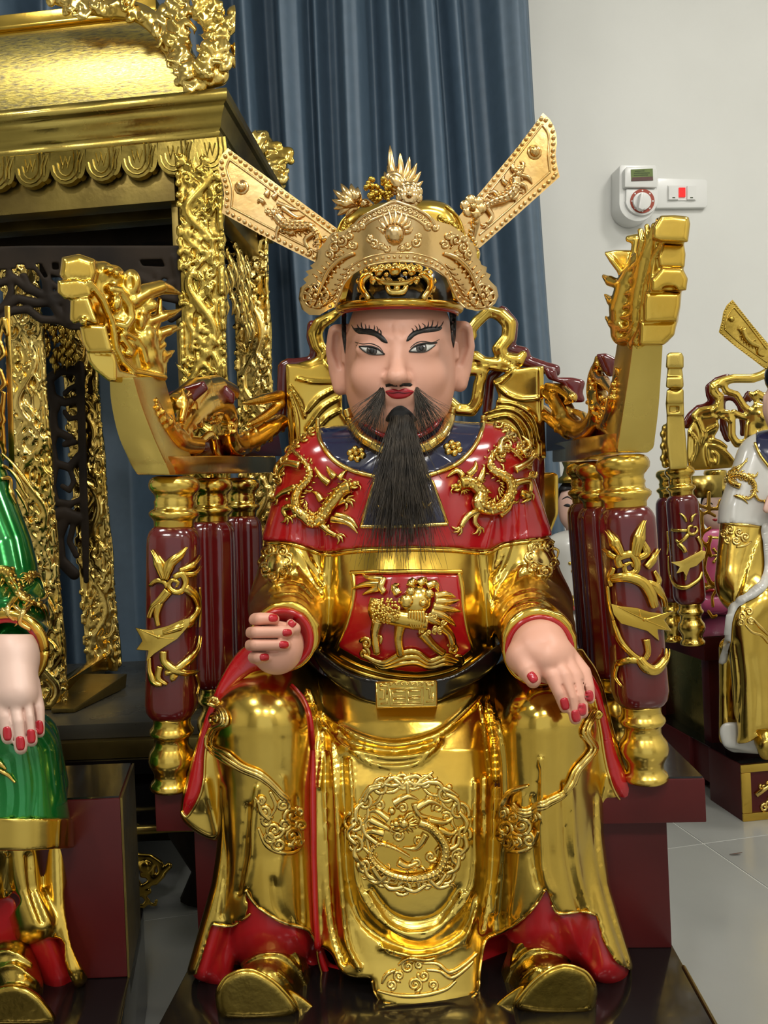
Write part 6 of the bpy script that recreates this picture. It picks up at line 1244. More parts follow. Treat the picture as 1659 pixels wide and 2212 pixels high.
def carved_px(t_, b_, hw, d, seed, parent, mt, h=3.5):
    rg = random.Random(seed); w0 = (d - 1) * F_; dep = hw * 1.6 * d; L_ = b_[1] - t_[1]
    cx = lambda y: t_[0] + (b_[0] - t_[0]) * (y - t_[1]) / L_
    S = SDF((min(t_[0], b_[0]) - hw * 1.5, t_[1] - 12, w0 - 40), (max(t_[0], b_[0]) + hw * 1.5, b_[1] + 12, w0 + dep + 30), h)
    S.prism([(t_[0] - hw, t_[1]), (t_[0] + hw, t_[1]), (b_[0] + hw, b_[1]), (b_[0] - hw, b_[1])], w0, w0 + dep, 0, 'add', 6, False)
    for a in (-.38, .38): S.stroke([(cx(t_[1]) + a * hw, t_[1]), (cx(b_[1]) + a * hw, b_[1])], 3, -3)
    fr_ = lambda a, y, off: (cx(y) + a * hw, y, w0 - off); sd = lambda a, y, off: (cx(y) + hw + off, y, w0 + (a * .5 + .5) * dep)
    for F2, kk in ((fr_, 1.0), (sd, .7)):
        for ph, am, r_ in ((rg.random() * 6, .62, .20), (rg.random() * 6, .75, .12)):
            ys = np.arange(t_[1] + 6, b_[1] - 6, 11)
            S.chain([F2(am * math.sin(ph + (y - t_[1]) * .034 + .6 * math.sin(y * .013)), y, 1) for y in ys], [hw * r_ * (1 + .35 * math.sin(y * .03 + ph)) for y in ys], 2)
        y = t_[1] + 14
        while y < b_[1] - 22:
            for k in range(2):
                a0, y0, r_ = rg.uniform(-.75, .75), y + rg.uniform(0, 30), hw * rg.uniform(.18, .34)
                sp = spiral(0, 0, 1, 1.2, rg.random() * 6, .2, rg.choice((-1, 1)), 10); S.chain([F2(a0 + sx * r_ / hw, y0 + sy * r_, 3) for sx, sy in sp], hw * .075, 1)
            for k in range(3):
                a0, y0 = rg.uniform(-.9, .8), y + rg.uniform(0, 30); dx = rg.uniform(-.5, .5); S.chain([F2(a0, y0, 0), F2(a0 + dx * .4, y0 - 10, 5), F2(a0 + dx, y0 - 26, 2)], [hw * .12, hw * .12, hw * .03], 1)
            for k in range(3): a0, y0 = rg.uniform(-.8, .8), y + rg.uniform(0, 30); r_ = hw * rg.uniform(.1, .2); S.ell(F2(a0, y0, 3), (r_, r_, r_), 2)
            for k in range(3): S.ell(F2(rg.choice((-1.0, 1.0)), y + 10 * k + rg.uniform(-3, 3), 2), (hw * .16, hw * .2, hw * .16), 2)
            y += 32
    return link('carved_post', S.mesh('carved_post'), mt, parent)
carved_px((427, 330), (455, 1500), 44, 1.33, 1, shr, M['gold_old'])
carved_px((534, 470), (568, 1450), 35, 1.66, 2, shr, M['gold_relief'])
for v_ in (.0, .335): gbox((-.75, v_ - .03, TZ), (-.69, v_ + .03, Z0 - .078), 'carved_post', M['gold_old'])
# inner strip beside the front post and carved side brackets
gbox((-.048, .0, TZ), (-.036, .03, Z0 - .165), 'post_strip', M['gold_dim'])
q = MB(); rg = random.Random(5)
for k in range(40):
    v_, z_ = .06 + rg.random() * .22, Z0 - .18 - rg.random() * .17 * (1.0 - .4 * rg.random()); r_ = rg.uniform(.008, .018)
    q.tube([KG(.012, v_ + x * r_, z_ + y * r_) for x, y in spiral(0, 0, 1, 1.3, rg.random() * 6, .15, 1, 12)], .0035, 5)
    q.tube([KG(.012, v_, z_), KG(.016, v_ + .012, z_ - .02), KG(.012, v_ + .004, z_ - .045)], [.005, .005, .001], 5)
o = q.build('side_bracket', M['gold_relief'], shr); o['kind'] = 'stuff'
# pierced frieze between the rear posts
wF = (1.345 - 1) * F_
S = SDF((-60, 530, wF - 14), (400, 715, wF + 22), 3)
S.prism([(-80, 535), (395, 520), (395, 605), (330, 600), (318, 615), (300, 606), (130, 600), (90, 585), (40, 580), (-80, 590)], wF - 6, wF + 8, 0, 'add', 3, False)
for p, r_ in (([(-60, 605), (0, 612), (30, 600), (60, 625), (100, 640), (150, 635)], 9), ([(45, 580), (60, 615), (110, 650), (160, 655)], 8), ([(75, 575), (95, 600), (130, 625)], 7), ([(-50, 650), (0, 668), (40, 645), (80, 655), (130, 650), (200, 640)], 10), ([(20, 590), (25, 630), (10, 660)], 8), ([(-50, 685), (0, 690), (25, 672), (60, 668), (90, 690), (130, 692), (175, 715)], 9), ([(100, 600), (105, 640), (130, 680), (170, 700)], 11), ([(150, 610), (150, 690)], 16), ([(200, 600), (230, 640), (280, 640)], 12), ([(250, 600), (280, 660), (330, 670)], 14), ([(300, 600), (350, 625), (395, 600)], 12), ([(340, 590), (345, 640), (395, 650)], 9), ([(380, 560), (392, 640)], 14), ([(330, 650), (370, 690), (400, 670)], 8)): S.chain([(*q_, wF) for q_ in p], r_, 4)
for h in ([(302, 562), (350, 560), (356, 576), (308, 574)], [(34, 572), (52, 572), (58, 590), (40, 590)], [(76, 570), (90, 570), (104, 598), (96, 600)], [(112, 568), (126, 568), (128, 582), (114, 582)]): S.prism(h, wF - 30, wF + 40, 2, 'sub', 0, False)
link('pierced_frieze', S.mesh('pierced_frieze'), M['dark_wood'], shr)
# dragons on the roof corners
def lumps(path, d0, d1, r, n, seed, name, extra=()):
    rg = random.Random(seed); p = crom(path, 4); lo = p.min(0) - 40; hi = p.max(0) + 40; w0, w1 = (d0 - 1) * F_, (d1 - 1) * F_
    S = SDF((lo[0], lo[1], min(w0, w1) - 60), (hi[0], hi[1], max(w0, w1) + 60), 4)
    W = lambda i: w0 + (w1 - w0) * i / (len(p) - 1)
    S.chain([(*p[i], W(i)) for i in range(0, len(p), 4)], r, 4)
    for k in range(n):
        i = rg.randrange(len(p)); x, y = p[i] + np.array([rg.gauss(0, r * .55), rg.gauss(0, r * .55)]); rr = rg.uniform(.25, .55) * r; S.ell((x, y, W(i) - r * rg.uniform(.4, 1.)), (rr * rg.uniform(.7, 1.6), rr, rr), 2, rot=rg.random() * 3)
        if k % 2: a = rg.random() * 6.3; S.chain([(x, y, W(i) - r * .8), (x + r * .8 * math.cos(a), y + r * .8 * math.sin(a), W(i) - r * .9), (x + r * 1.25 * math.cos(a + .5), y + r * 1.25 * math.sin(a + .5), W(i) - r * .6)], [r * .24, r * .2, r * .06], 2)
    for x, y, rr, i in extra: S.ell((x, y, w0 + (w1 - w0) * i), (rr, rr, rr), 3)
    return link(name, S.mesh(name), M['gold_relief'], shr)
lumps([(120, -12), (180, 8), (240, 18), (300, 28), (345, 62), (372, 105)], 1.44, 1.37, 22, 80, 11, 'ridge_dragon', [(358, 25, 20, .8)])
lumps([(385, -10), (384, 40), (386, 90), (395, 130), (410, 160), (435, 170), (470, 162)], 1.36, 1.32, 26, 90, 12, 'roof_dragon')
lumps([(440, -5), (452, 25), (462, 60), (472, 90), (455, 120), (440, 150)], 1.33, 1.31, 25, 80, 13, 'roof_dragon', [(508, 30, 20, .2), (530, 40, 17, .2), (500, 55, 18, .2), (535, 25, 12, .2), (522, 52, 12, .2), (515, 105, 17, .6), (512, 132, 17, .7), (488, 65, 18, .3), (432, 45, 8, .3), (430, 30, 8, .3)])
lumps([(560, 300), (578, 320), (590, 345), (592, 370), (600, 395), (612, 385)], 1.78, 1.74, 20, 60, 14, 'roof_dragon', [(622, 330, 14, .3), (605, 330, 15, .3), (572, 290, 10, .1), (628, 348, 9, .3), (610, 360, 10, .6)])
# stepped platform the pavilion stands on
def wb(lo, hi, nm, m_, par): q = MB(); q.box(lo, hi); return q.build(nm, m_, par, True, .002, .5)
tab = thing('altar_table', 'low stepped altar table with gold carved apron under the shrine pavilion', 'table', (-.45, 1.5, 0))
wb((-1.15, 1.29, .28), (-.30, 1.86, .305), 'table_top', M['table_grey'], tab); wb((-1.15, 1.275, .25), (-.30, 1.86, .2795), 'upper_step', M['gold_dim'], tab); wb((-1.15, 1.268, .225), (-.30, 1.86, .2495), 'lower_step', M['black'], tab)
wb((-1.12, 1.30, .10), (-.31, 1.86, .2245), 'table_body', M['black'], tab)
q = MB(); q.tube([(-1.12, 1.262, .128), (-.29, 1.262, .137)], .0075, 8); q.build('apron_bar', M['gold_flat'], tab)
wA = (1.26 - 1) * F_
S = SDF((260, 1815, wA - 40), (400, 1990, wA + 40), 3)
for p, r_ in (([(270, 1840), (300, 1850), (325, 1852), (345, 1865), (350, 1890), (335, 1905), (318, 1890)], 8), ([(300, 1868), (312, 1858), (330, 1868), (328, 1886), (308, 1890)], 7), ([(285, 1850), (290, 1900), (305, 1920), (335, 1900), (365, 1870)], 8), ([(295, 1905), (300, 1930), (320, 1925)], 8), ([(290, 1940), (305, 1930), (320, 1945), (310, 1958), (295, 1955)], 5), ([(315, 1950), (335, 1955), (338, 1945)], 4), ([(285, 1840), (285, 1960)], 8)): S.chain([(*c_, wA) for c_ in p], r_, 3)
S.ell((313, 1873, wA - 6), (14, 14, 10), 2); link('apron_carving', S.mesh('apron_carving'), M['gold'], tab)
for x in (-1.1, -.34):
    q = MB(); q.tube([(x, 1.3, .22), (x - .01, 1.29, .12), (x + .012, 1.30, .05), (x, 1.29, .0)], [.03, .034, .022, .03], 10); q.build('leg', M['dark_wood'], tab)
# second gilded frame behind, with pierced side panel
fr2 = shr
KX = frame(0, 0, 0)
zt = CAMZ + .55
carved_px((38, 560), (105, 1533), 37, 1.40, 21, fr2, M['gold_relief']); carved_px((160, 680), (222, 1450), 34, 1.67, 22, fr2, M['gold_relief'])
loft([[P(95, 1533, 1.40), P(118, 1533, 1.40), P(118, 1488, 1.40), P(95, 1488, 1.40)], [P(205, 1453, 1.67), P(228, 1453, 1.67), P(228, 1418, 1.67), P(205, 1418, 1.67)]], 'bottom_rail', M['gold'], fr2, .002)
loft([[P(110, 1540, 1.37), P(160, 1540, 1.37), P(160, 1530, 1.37), P(110, 1530, 1.37)], [P(180, 1488, 1.55), P(272, 1486, 1.55), P(275, 1455, 1.55), P(180, 1455, 1.55)]], 'foot_plank', M['gold_dim'], fr2, .002)
wS = (1.65 - 1) * F_
S = SDF((80, 660, wS - 16), (200, 1290, wS + 24), 3)
S.chain([(172, 790, wS), (176, 900, wS), (180, 1050, wS), (184, 1150, wS), (186, 1255, wS)], [11, 9, 9, 9, 6], 2)
for p, r_ in (([(170, 800), (130, 800), (105, 820), (112, 860), (120, 880)], 11), ([(170, 830), (150, 840), (140, 850)], 6), ([(172, 862), (140, 870), (120, 860), (115, 900), (118, 930), (150, 945)], 9), ([(174, 900), (150, 905), (140, 890)], 6), ([(120, 930), (112, 960), (118, 1000), (150, 1010), (170, 985)], 9), ([(140, 960), (160, 955)], 7), ([(118, 1010), (112, 1050), (120, 1085), (150, 1090)], 9), ([(150, 1010), (160, 1040), (150, 1060), (135, 1050)], 6), ([(112, 1115), (140, 1110), (165, 1120)], 15), ([(140, 1120), (125, 1160), (130, 1210), (160, 1240)], 13), ([(160, 1130), (150, 1170), (165, 1200)], 7), ([(150, 1090), (172, 1080)], 7)): S.chain([(*c_, wS) for c_ in p], r_, 3)
link('pierced_panel', S.mesh('pierced_panel'), M['dark_wood'], fr2)
q = MB(); rg = random.Random(31)
for k in range(46):
    x, y = 90 + 75 * rg.random(), 690 + 105 * rg.random() * (1 - .3 * rg.random()); r_ = rg.uniform(5, 12); d_ = 1.60
    q.tube([P(x + a * r_, y + b * r_, d_) for a, b in spiral(0, 0, 1, 1.3, rg.random() * 6, .15, 1, 12)], 3.2 / F_ * d_, 5)
    q.tube([P(x, y - 12, d_), P(x + rg.uniform(-6, 6), y, d_ - .01), P(x + rg.uniform(-4, 4), y + 18, d_)], [3 / F_ * d_, 4 / F_ * d_, .001], 5)
    q.ball(P(x, y, 1.61), 9 / F_ * d_, nu=7, nv=5)
o = q.build('top_bracket', M['gold_old'], fr2); o['kind'] = 'stuff'
# ------------------------------------------------------------------ green robed statue on its own throne at the left border
thl = thing('throne', 'maroon throne block with black top under the green robed statue', 'throne', P(150, 2150, .95))
Fp = P(264, 1722, .862); Rp = P(287, 1655, .97); dv = (Rp - Fp); dv.z = 0; dv.normalize(); rv = Vector((1, 0, 0))
KL = lambda u, v, z: Vector((Fp.x, Fp.y, 0)) + rv * u + dv * v + Vector((0, 0, z))
zs = Fp.z
kbox(KL, (-.62, .0, ZB), (-.0025, .125, zs - .0015), 'seat_block', M['maroon_dull'], thl); kbox(KL, (-.0025, .001, ZB - .02), (.0, .126, zs - .001), 'side_board', M['gold_dim'], thl, 0); kbox(KL, (-.61, .003, zs - .0015), (-.004, .122, zs + .0006), 'seat_top', M['black'], thl, 0)
kbox(KL, (-.62, -.26, 0), (.0, .16, ZB - .0005), 'footrest_base', M['black'], thl)
gm = thing('statue', 'green lacquered robed statue cut off by the picture border beside the throne', 'statue', P(40, 2200, .8))
S = SDF((-160, 930, -330), (190, 1500, 120), 4)
S.chain([(-90, 1000, 10), (-8, 1190, -30), (18, 1310, -70)], [92, 80, 84], 20); S.chain([(10, 1320, -80), (18, 1400, -250)], [88, 84], 20); S.ell((-140, 1150, 20), (150, 260, 120), 30)
for p, w_, h_ in (([(110, 1330), (70, 1300), (20, 1290), (-30, 1300)], 8, 6), ([(108, 1360), (60, 1335), (10, 1330)], 8, 6), ([(40, 1280), (70, 1260), (95, 1220)], 7, -5), ([(100, 1440), (60, 1390), (20, 1372), (-20, 1375)], 8, 5)): S.stroke(p, w_, h_)
S.prism([(-200, 1300), (200, 1300), (200, 1560), (-200, 1560)], -600, -272, 6, 'sub', 0, False); S.chain([(16, 1412, -400), (18, 1400, -180)], 72, 4, 'sub')
gs = link('sleeve', S.mesh('sleeve'), M['green'], gm); bg = bvh_of(gs)
m = MB()
for r_, rr, nm, mt, w_ in ((80, 9, 'cuff_trim', M['gold'], -272), (69, 7, 'cuff_lining', M['red'], -268)):
    m = MB(); m.tube([PW(17 + r_ * math.cos(t), 1406 + r_ * math.sin(t), w_) for t in np.linspace(0, 2 * math.pi, 40)], rr / F_, 8); m.build(nm, mt, gm)
R = Relief(bg, sink=.15)
def q8(l): return [(x / 3.118, 930 + y / 3.118) for x, y in l]
R.dragon(q8([(0, 960), (60, 980), (80, 1050), (120, 1120), (180, 1170), (250, 1190), (290, 1250)]), 13, (*q8([(190, 990)])[0], -.6, 13), 1, True, [q8([(100, 1150), (60, 1220), (110, 1260)]), q8([(180, 1190), (150, 1280), (220, 1330)]), q8([(230, 1190), (280, 1150), (300, 1110)])])
for p in ([(20, 1210), (80, 1240), (170, 1290), (240, 1290)], [(60, 1180), (150, 1230), (240, 1280)], [(250, 1150), (300, 1220), (330, 1330)], [(90, 930), (60, 1000), (20, 1040)], [(40, 920), (20, 1000), (0, 1060)], [(200, 960), (260, 1000), (290, 1070)], [(160, 1000), (220, 960), (260, 980)]): R.flame(q8(p), 6, 2)
R.build('dragon_relief', M['gold_relief'], gm); R = Relief(bg, sink=.15)
for p in ([(0, 160), (60, 220), (110, 280), (160, 350), (230, 430)], [(0, 240), (50, 270), (100, 330), (150, 420), (190, 470)], [(0, 330), (50, 330), (60, 420), (100, 500)], [(180, 420), (240, 460), (280, 540), (250, 600)], [(170, 480), (220, 540), (270, 620)], [(90, 400), (140, 480), (180, 560)]): R.stroke(q8(p), [4, 6, 6, 2], 2)
for k in range(16): R.blob(*q8([(200 + 80 * random.random(), 440 + 150 * random.random())])[0], 6, lift=1)
R.build('dragon_relief', M['gold_relief'], gm)
S = SDF((-120, 1370, -440), (120, 1650, -200), 2.5)
S.chain([(17, 1405, -200), (20, 1418, -300)], [70, 66]); S.chain([(22, 1425, -310), (32, 1500, -345)], [58, 54], 14); S.ell((-20, 1470, -320), (48, 60, 36), 12)
for pts, r_ in (([(0, 1490, -350), (10, 1550, -372), (17, 1594, -376)], 18), ([(26, 1490, -358), (38, 1560, -382), (45, 1616, -384)], 18), ([(50, 1485, -352), (62, 1550, -374), (68, 1600, -376)], 17), ([(70, 1475, -335), (82, 1530, -352), (85, 1582, -356)], 15), ([(-40, 1480, -330), (-50, 1530, -350)], 17)): S.chain(pts, [r_ * 1.1, r_, r_ * .8], 6)
for p in ([(20, 1530), (28, 1570), (31, 1600)], [(50, 1530), (55, 1565), (57, 1590)], [(72, 1520), (76, 1550), (78, 1575)]): S.stroke(p, 2.5, -4, -280)
gh = link('hand', S.mesh('hand', 2), M['skin_pale'], gm); bgh = bvh_of(gh)
for c_ in ((16, 1584), (44, 1605), (67, 1590), (84, 1571)): nail(bgh, c_, 1.5, 15, 9.5, None, gh)
S = SDF((-160, 1480, -420), (200, 1860, 60), 4)
S.chain([(-40, 1560, -60), (12, 1640, -238), (22, 1790, -240)], [110, 120, 132], 14); S.chain([(60, 1600, -120), (95, 1760, -140)], [70, 66], 14)
S.prism([(-200, 1770), (300, 1770), (300, 1900), (-200, 1900)], -900, 900, 0, 'sub', 0, False)
for p in ([(60, 1600), (75, 1690), (70, 1765)], [(20, 1640), (30, 1720), (25, 1765)]): S.stroke(p, 9, -3)
gk = link('green_skirt', S.mesh('green_skirt'), M['green'], gm); bgk = bvh_of(gk)
R = Relief(bgk, sink=.15)
for p in ([(-20, 1655), (10, 1668), (35, 1690)], [(-20, 1635), (0, 1645), (14, 1662)]): R.stroke(p, [4, 5, 2], 2)
R.build('cloud_relief', M['gold_relief'], gm)
S = SDF((-160, 1750, -420), (200, 1850, 60), 4)
S.chain([(22, 1750, -240), (24, 1860, -240)], 136); S.chain([(95, 1740, -140), (98, 1860, -140)], 70, 14); S.prism([(-200, 1600), (300, 1600), (300, 1768), (-200, 1766)], -900, 900, 0, 'sub', 0, False); S.prism([(-200, 1836), (60, 1838), (200, 1828), (300, 1980), (-200, 1980)], -900, 900, 0, 'sub', 0, False)
for k in range(9): S.stroke([(122 + k * 5, 1770), (123 + k * 5, 1832)], 1.8, 3)
link('hem_band', S.mesh('hem_band'), M['gold'], gm)
S = SDF((-160, 1810, -420), (230, 2215, 60), 4)
S.chain([(30, 1830, -210), (50, 1930, -225), (78, 2000, -235)], [58, 44, 52], 10); S.chain([(-30, 1830, -220), (-40, 1960, -220)], [60, 52], 10); S.chain([(118, 1830, -205), (122, 1960, -225), (152, 2100, -250)], [26, 28, 40], 10)
S.f = np.maximum(S.f, S.poly2(crom([(-160, 1830), (150, 1830), (140, 1930), (155, 2040), (190, 2110), (185, 2135), (160, 2128), (140, 2080), (136, 2035), (105, 2028), (60, 2040), (12, 2010), (15, 1990), (40, 1950), (30, 1935), (0, 1945), (-160, 1990)], 6, True))[:, :, None]).astype(np.float32)
for p in ([(60, 1850), (66, 1920), (90, 1990)], [(18, 1850), (22, 1910), (36, 1945)]): S.stroke(p, 8, -6)
link('gold_trousers', S.mesh('gold_trousers'), M['gold'], gm)
S = SDF((-160, 1900, -420), (230, 2215, 60), 4)
S.prism([(-160, 1930), (20, 1930), (50, 1990), (140, 2020), (150, 2080), (190, 2120), (175, 2150), (125, 2185), (60, 2100), (-160, 2100)], -232, -100, 0, 'add', 14)
S.chain([(90, 2030, -230), (120, 2110, -220), (130, 2160, -215)], [34, 34, 24], 10)
link('robe_lining', S.mesh('robe_lining'), M['red_dull'], gm)
S = SDF((-160, 2030, -420), (160, 2215, -100), 4)
S.chain([(20, 2080, -230), (40, 2130, -260)], [60, 54], 10); S.prism([(-60, 2215), (-50, 2160), (0, 2130), (50, 2128), (95, 2160), (112, 2215)], -352, -300, 6, 'add', 16)
for p in ([(-20, 2100), (30, 2085), (80, 2120)], [(-40, 2070), (20, 2055), (70, 2080)]): S.stroke(p, 6, 5)
link('shoe', S.mesh('shoe'), M['gold_old'], gm)
for k in range(3): pass
q = MB()
for k in range(26): q.ball(PW(122 + 16 * random.random() + k * .5, 1950 + k * 3.4, -215 + 25 * random.random()), 6 / F_, nu=7, nv=5)
q.build('tassel', M['gold_relief'], gm)
# the rest of the figure beyond the picture border
S = SDF((-430, 880, -345), (-95, 1500, 170), 7)
S.chain([(-370, 1010, 20), (-120, 1010, 20)], 84); S.ell((-245, 1200, 15), (165, 300, 140), 40); S.chain([(-380, 1030, 10), (-395, 1300, -30), (-350, 1380, -250)], [66, 72, 70], 20)
link('robe_body', S.mesh('robe_body'), M['green'], gm)
S = SDF((-400, 1450, -420), (-95, 2200, 60), 7); S.chain([(-330, 1540, -60), (-340, 1620, -238), (-340, 2120, -240)], [100, 112, 100], 14); S.chain([(-230, 1500, -90), (-225, 1800, -190), (-215, 2100, -200)], [90, 80, 80], 20); link('robe_skirt', S.mesh('robe_skirt'), M['green'], gm)
S = SDF((-390, 620, -180), (-110, 960, 150), 6); S.ell((-245, 770, 0), (112, 150, 125)); S.ell((-245, 775, -122), (18, 26, 24), 10); S.chain([(-245, 880, 20), (-245, 950, 25)], 66, 20)
hd_ = link('head', S.mesh('head'), M['skin_pale'], gm); bh_ = bvh_of(hd_)
for e in (-1, 1):
    c_ = -245 + e * 48
    patch(bh_, [(c_ - 26, 758), (c_, 749), (c_ + 26, 757), (c_, 766)], 'eye', M['eyewhite'], gm, .6, 4); patch(bh_, [(c_ - 8, 757), (c_, 750), (c_ + 8, 757), (c_, 765)], 'iris', M['iris'], gm, 1.1, 4)
    R = Relief(bh_); R.stroke([(c_ - e * 26, 735), (c_, 722), (c_ + e * 34, 728)], [3, 4, 1]); R.build('eyebrow', M['hairblack'], gm)
patch(bh_, [(-272, 832), (-245, 826), (-218, 832), (-245, 843)], 'lips', M['lip'], gm, .6, 4)
S = SDF((-390, 560, -180), (-110, 740, 170), 6); S.ell((-245, 690, 8), (128, 108, 138)); S.prism([(-500, 712), (0, 712), (0, 900), (-500, 900)], -400, 400, 0, 'sub', 0, False); link('cap', S.mesh('cap'), M['black'], gm)
# gilt post and scrolls of its throne
loft([[P(x - 5, y, 1.12), P(x + 8, y, 1.12), P(x + 8, y, 1.15), P(x - 5, y, 1.15)] for x, y in ((14, 660), (20, 850), (24, 1010))], 'back_post', M['gold_deep'], thl, .002)
w9 = .12 * F_; S = SDF((-40, 640, w9 - 30), (25, 1020, w9 + 30), 3)
for p in ([(-30, 760), (0, 740), (8, 765), (-8, 780)], [(-30, 820), (0, 800), (10, 830), (-10, 850), (-30, 840)], [(-30, 900), (0, 880), (8, 910), (-10, 930)], [(-30, 960), (0, 950), (10, 975), (0, 1000)], [(5, 690), (-5, 750)], [(8, 850), (5, 890)], [(5, 920), (8, 960)], [(10, 690), (14, 720)]): S.chain([(*c_, w9) for c_ in p], 6, 2)
link('back_scroll', S.mesh('back_scroll'), M['gold_deep'], thl)
# ------------------------------------------------------------------ white and gold statue on its throne, farther back by the wall
thr = thing('throne', 'smaller maroon and gold throne standing on tiled floor by the white wall', 'throne', P(1560, 1720, 1.6))
Fr = P(1606, 1776, depth_at_z(1606, 1776, 0)); Rr = P(1478, 1690, depth_at_z(1478, 1690, 0)); bd = (Rr - Fr); bd.z = 0; bd.normalize(); rd = Vector((bd.y, -bd.x, 0))
KR = lambda u, v, z: Vector((Fr.x, Fr.y, 0)) + rd * u + bd * v + Vector((0, 0, z))
zb = .112; zq = .345
kbox(KR, (0, .004, .0), (.5, .12, zb), 'footrest_base', M['maroon_dull'], thr); kbox(KR, (.01, .12, .03), (.5, .20, zb), 'base_middle', M['maroon_dull'], thr); kbox(KR, (0, .20, .0), (.5, .42, zb), 'base_rear', M['maroon_dull'], thr)
kbox(KR, (.003, .006, zb), (.5, .42, zb + .001), 'base_top', M['black'], thr, 0)
kbox(KR, (.02, .14, zb), (.05, .17, zq - .05), 'leg', M['maroon_dull'], thr); kbox(KR, (.02, .37, zb), (.05, .41, zq - .05), 'leg', M['maroon_dull'], thr)
kbox(KR, (.035, .17, zb), (.04, .37, zq - .05), 'side_panel', M['gold_brown_shade'], thr); kbox(KR, (.04, .16, zb), (.5, .165, zq - .05), 'front_panel', M['maroon_dull'], thr)
kbox(KR, (.0, .12, zq - .05), (.5, .43, zq), 'seat_rail', M['maroon_dull'], thr); kbox(KR, (.002, .122, zq), (.5, .428, zq + .001), 'seat_top', M['black'], thr, 0)
for lo, hi in (((0, 0, .0), (.5, .005, .016)), ((0, 0, zb - .016), (.5, .005, zb)), ((0, 0, .016), (.020, .005, zb - .016))): kbox(KR, lo, hi, 'gilt_frame', M['gold'], thr)
q = MB(); rg = random.Random(8)
for k in range(34): u_, z_ = .028 + rg.random() * .3, .022 + rg.random() * .068; q.tube([KR(u_ + x * .009, .003, z_ + y * .009) for x, y in spiral(0, 0, 1, 1.2, rg.random() * 6, .15, 1, 12)], .003, 5)
q.tube([KR(.03, .003, .05), KR(.06, .0, .07), KR(.10, .003, .045), KR(.15, 0, .07), KR(.2, .003, .05)], .006, 6); o = q.build('base_carving', M['gold_relief'], thr); o['kind'] = 'stuff'
scr = 31 / 54 * 1.57 / F_
b1, t1_ = P(1497, 1392, 1.57), P(1467, 1008, 1.57); sh = post(b1, t1_, scr, thr)
b2, t2_ = P(1455, 1385, 1.70), P(1446, 1015, 1.70); post(b2, t2_, scr * 1.0, thr)
vr = [([(750, 850), (720, 800), (685, 770)], [5, 8, 2]), ([(790, 850), (800, 800), (840, 775)], [6, 8, 2]), ([(800, 880), (770, 890), (760, 940), (800, 960), (840, 930), (830, 890), (800, 900)], [6, 7, 7, 7, 6, 5, 3]), ([(620, 920), (680, 925), (750, 925)], [6, 8, 7]), ([(760, 960), (720, 1010), (680, 1030), (660, 1000)], [9, 9, 7, 5]), ([(680, 1040), (720, 1080), (740, 1120)], [9, 11, 9]), ([(840, 980), (870, 1050), (870, 1110)], [8, 9, 6]), ([(600, 1150), (610, 1290), (640, 1380), (680, 1420), (740, 1430), (800, 1400), (860, 1350), (880, 1290)], [6, 7, 8, 9, 10, 10, 9, 6]), ([(740, 1290), (740, 1370)], [8, 4]), ([(590, 930), (600, 1050), (590, 1140)], [6, 7, 6])]
R = Relief(bvh_of(sh), sink=.1)
def q9(l): return [(1300 + x / 4.098, 920 + y / 4.098) for x, y in l]
for p, r_ in vr: R.stroke(q9(p), [x / 1.9 for x in r_], 1, n=6, flat=.6)
R.build('vine_relief', M['gold'], thr)
q = MB(); pl = q9([(605, 1205), (700, 1195), (790, 1150), (880, 1100), (920, 1110), (910, 1170), (840, 1240), (780, 1260), (750, 1340), (720, 1290), (655, 1310), (690, 1250)]); q.prism([P(x, y, 1.535) for x, y in pl], [(P(x, y, 1.552) - P(x, y, 1.535)) for x, y in pl]); q.build('carved_fish', M['gold'], thr, True, .002, .6)
w6 = .53 * F_
S = SDF((1420, 740, w6 - 60), (1500, 1025, w6 + 150), 3)
S.prism([(1440, 766), (1447, 761), (1472, 761), (1477, 770), (1477, 795), (1438, 795)], w6 - 12, w6 + 60, 0, 'add', 6, False); S.prism([(1443, 785), (1472, 785), (1476, 815), (1440, 815)], w6, w6 + 60, 2, 'add', 4, False); S.prism([(1440, 814), (1476, 814), (1477, 838), (1438, 838)], w6 - 10, w6 + 60, 2, 'add', 4, False); S.prism([(1440, 842), (1477, 840), (1477, 872), (1438, 872)], w6 - 8, w6 + 60, 2, 'add', 4, False); S.prism([(1438, 872), (1477, 872), (1478, 898), (1440, 898)], w6 - 2, w6 + 60, 2, 'add', 3, False)
S.prism([(1446, 770), (1471, 770), (1473, 1000), (1448, 1000)], w6 + 10, w6 + 62, 2, 'add', 5, False); S.ell((1458, 841, w6 - 12), (13, 6, 14), 2, 'sub'); S.prism([(1447, 878), (1466, 878), (1466, 890), (1447, 890)], w6 - 30, w6 + 12, 1, 'sub', 0, False)
S.prism([(1440, 898), (1477, 896), (1482, 950), (1486, 1012), (1446, 1015), (1440, 960)], w6 + 6, w6 + 70, 2, 'add', 3, False)
for k in range(7): S.ell((1437 - (k % 2) * 4, 925 + k * 13, w6 + 60), (8, 9, 14), 3)
link('arm_dragon', S.mesh('arm_dragon'), M['gold_flat'], thr)
w7 = .72 * F_
q10 = lambda l: [(1420 + x / 4.607, 620 + y / 4.607) for x, y in l]
S = SDF((1470, 790, w7 - 70), (1700, 1150, w7 + 60), 4)
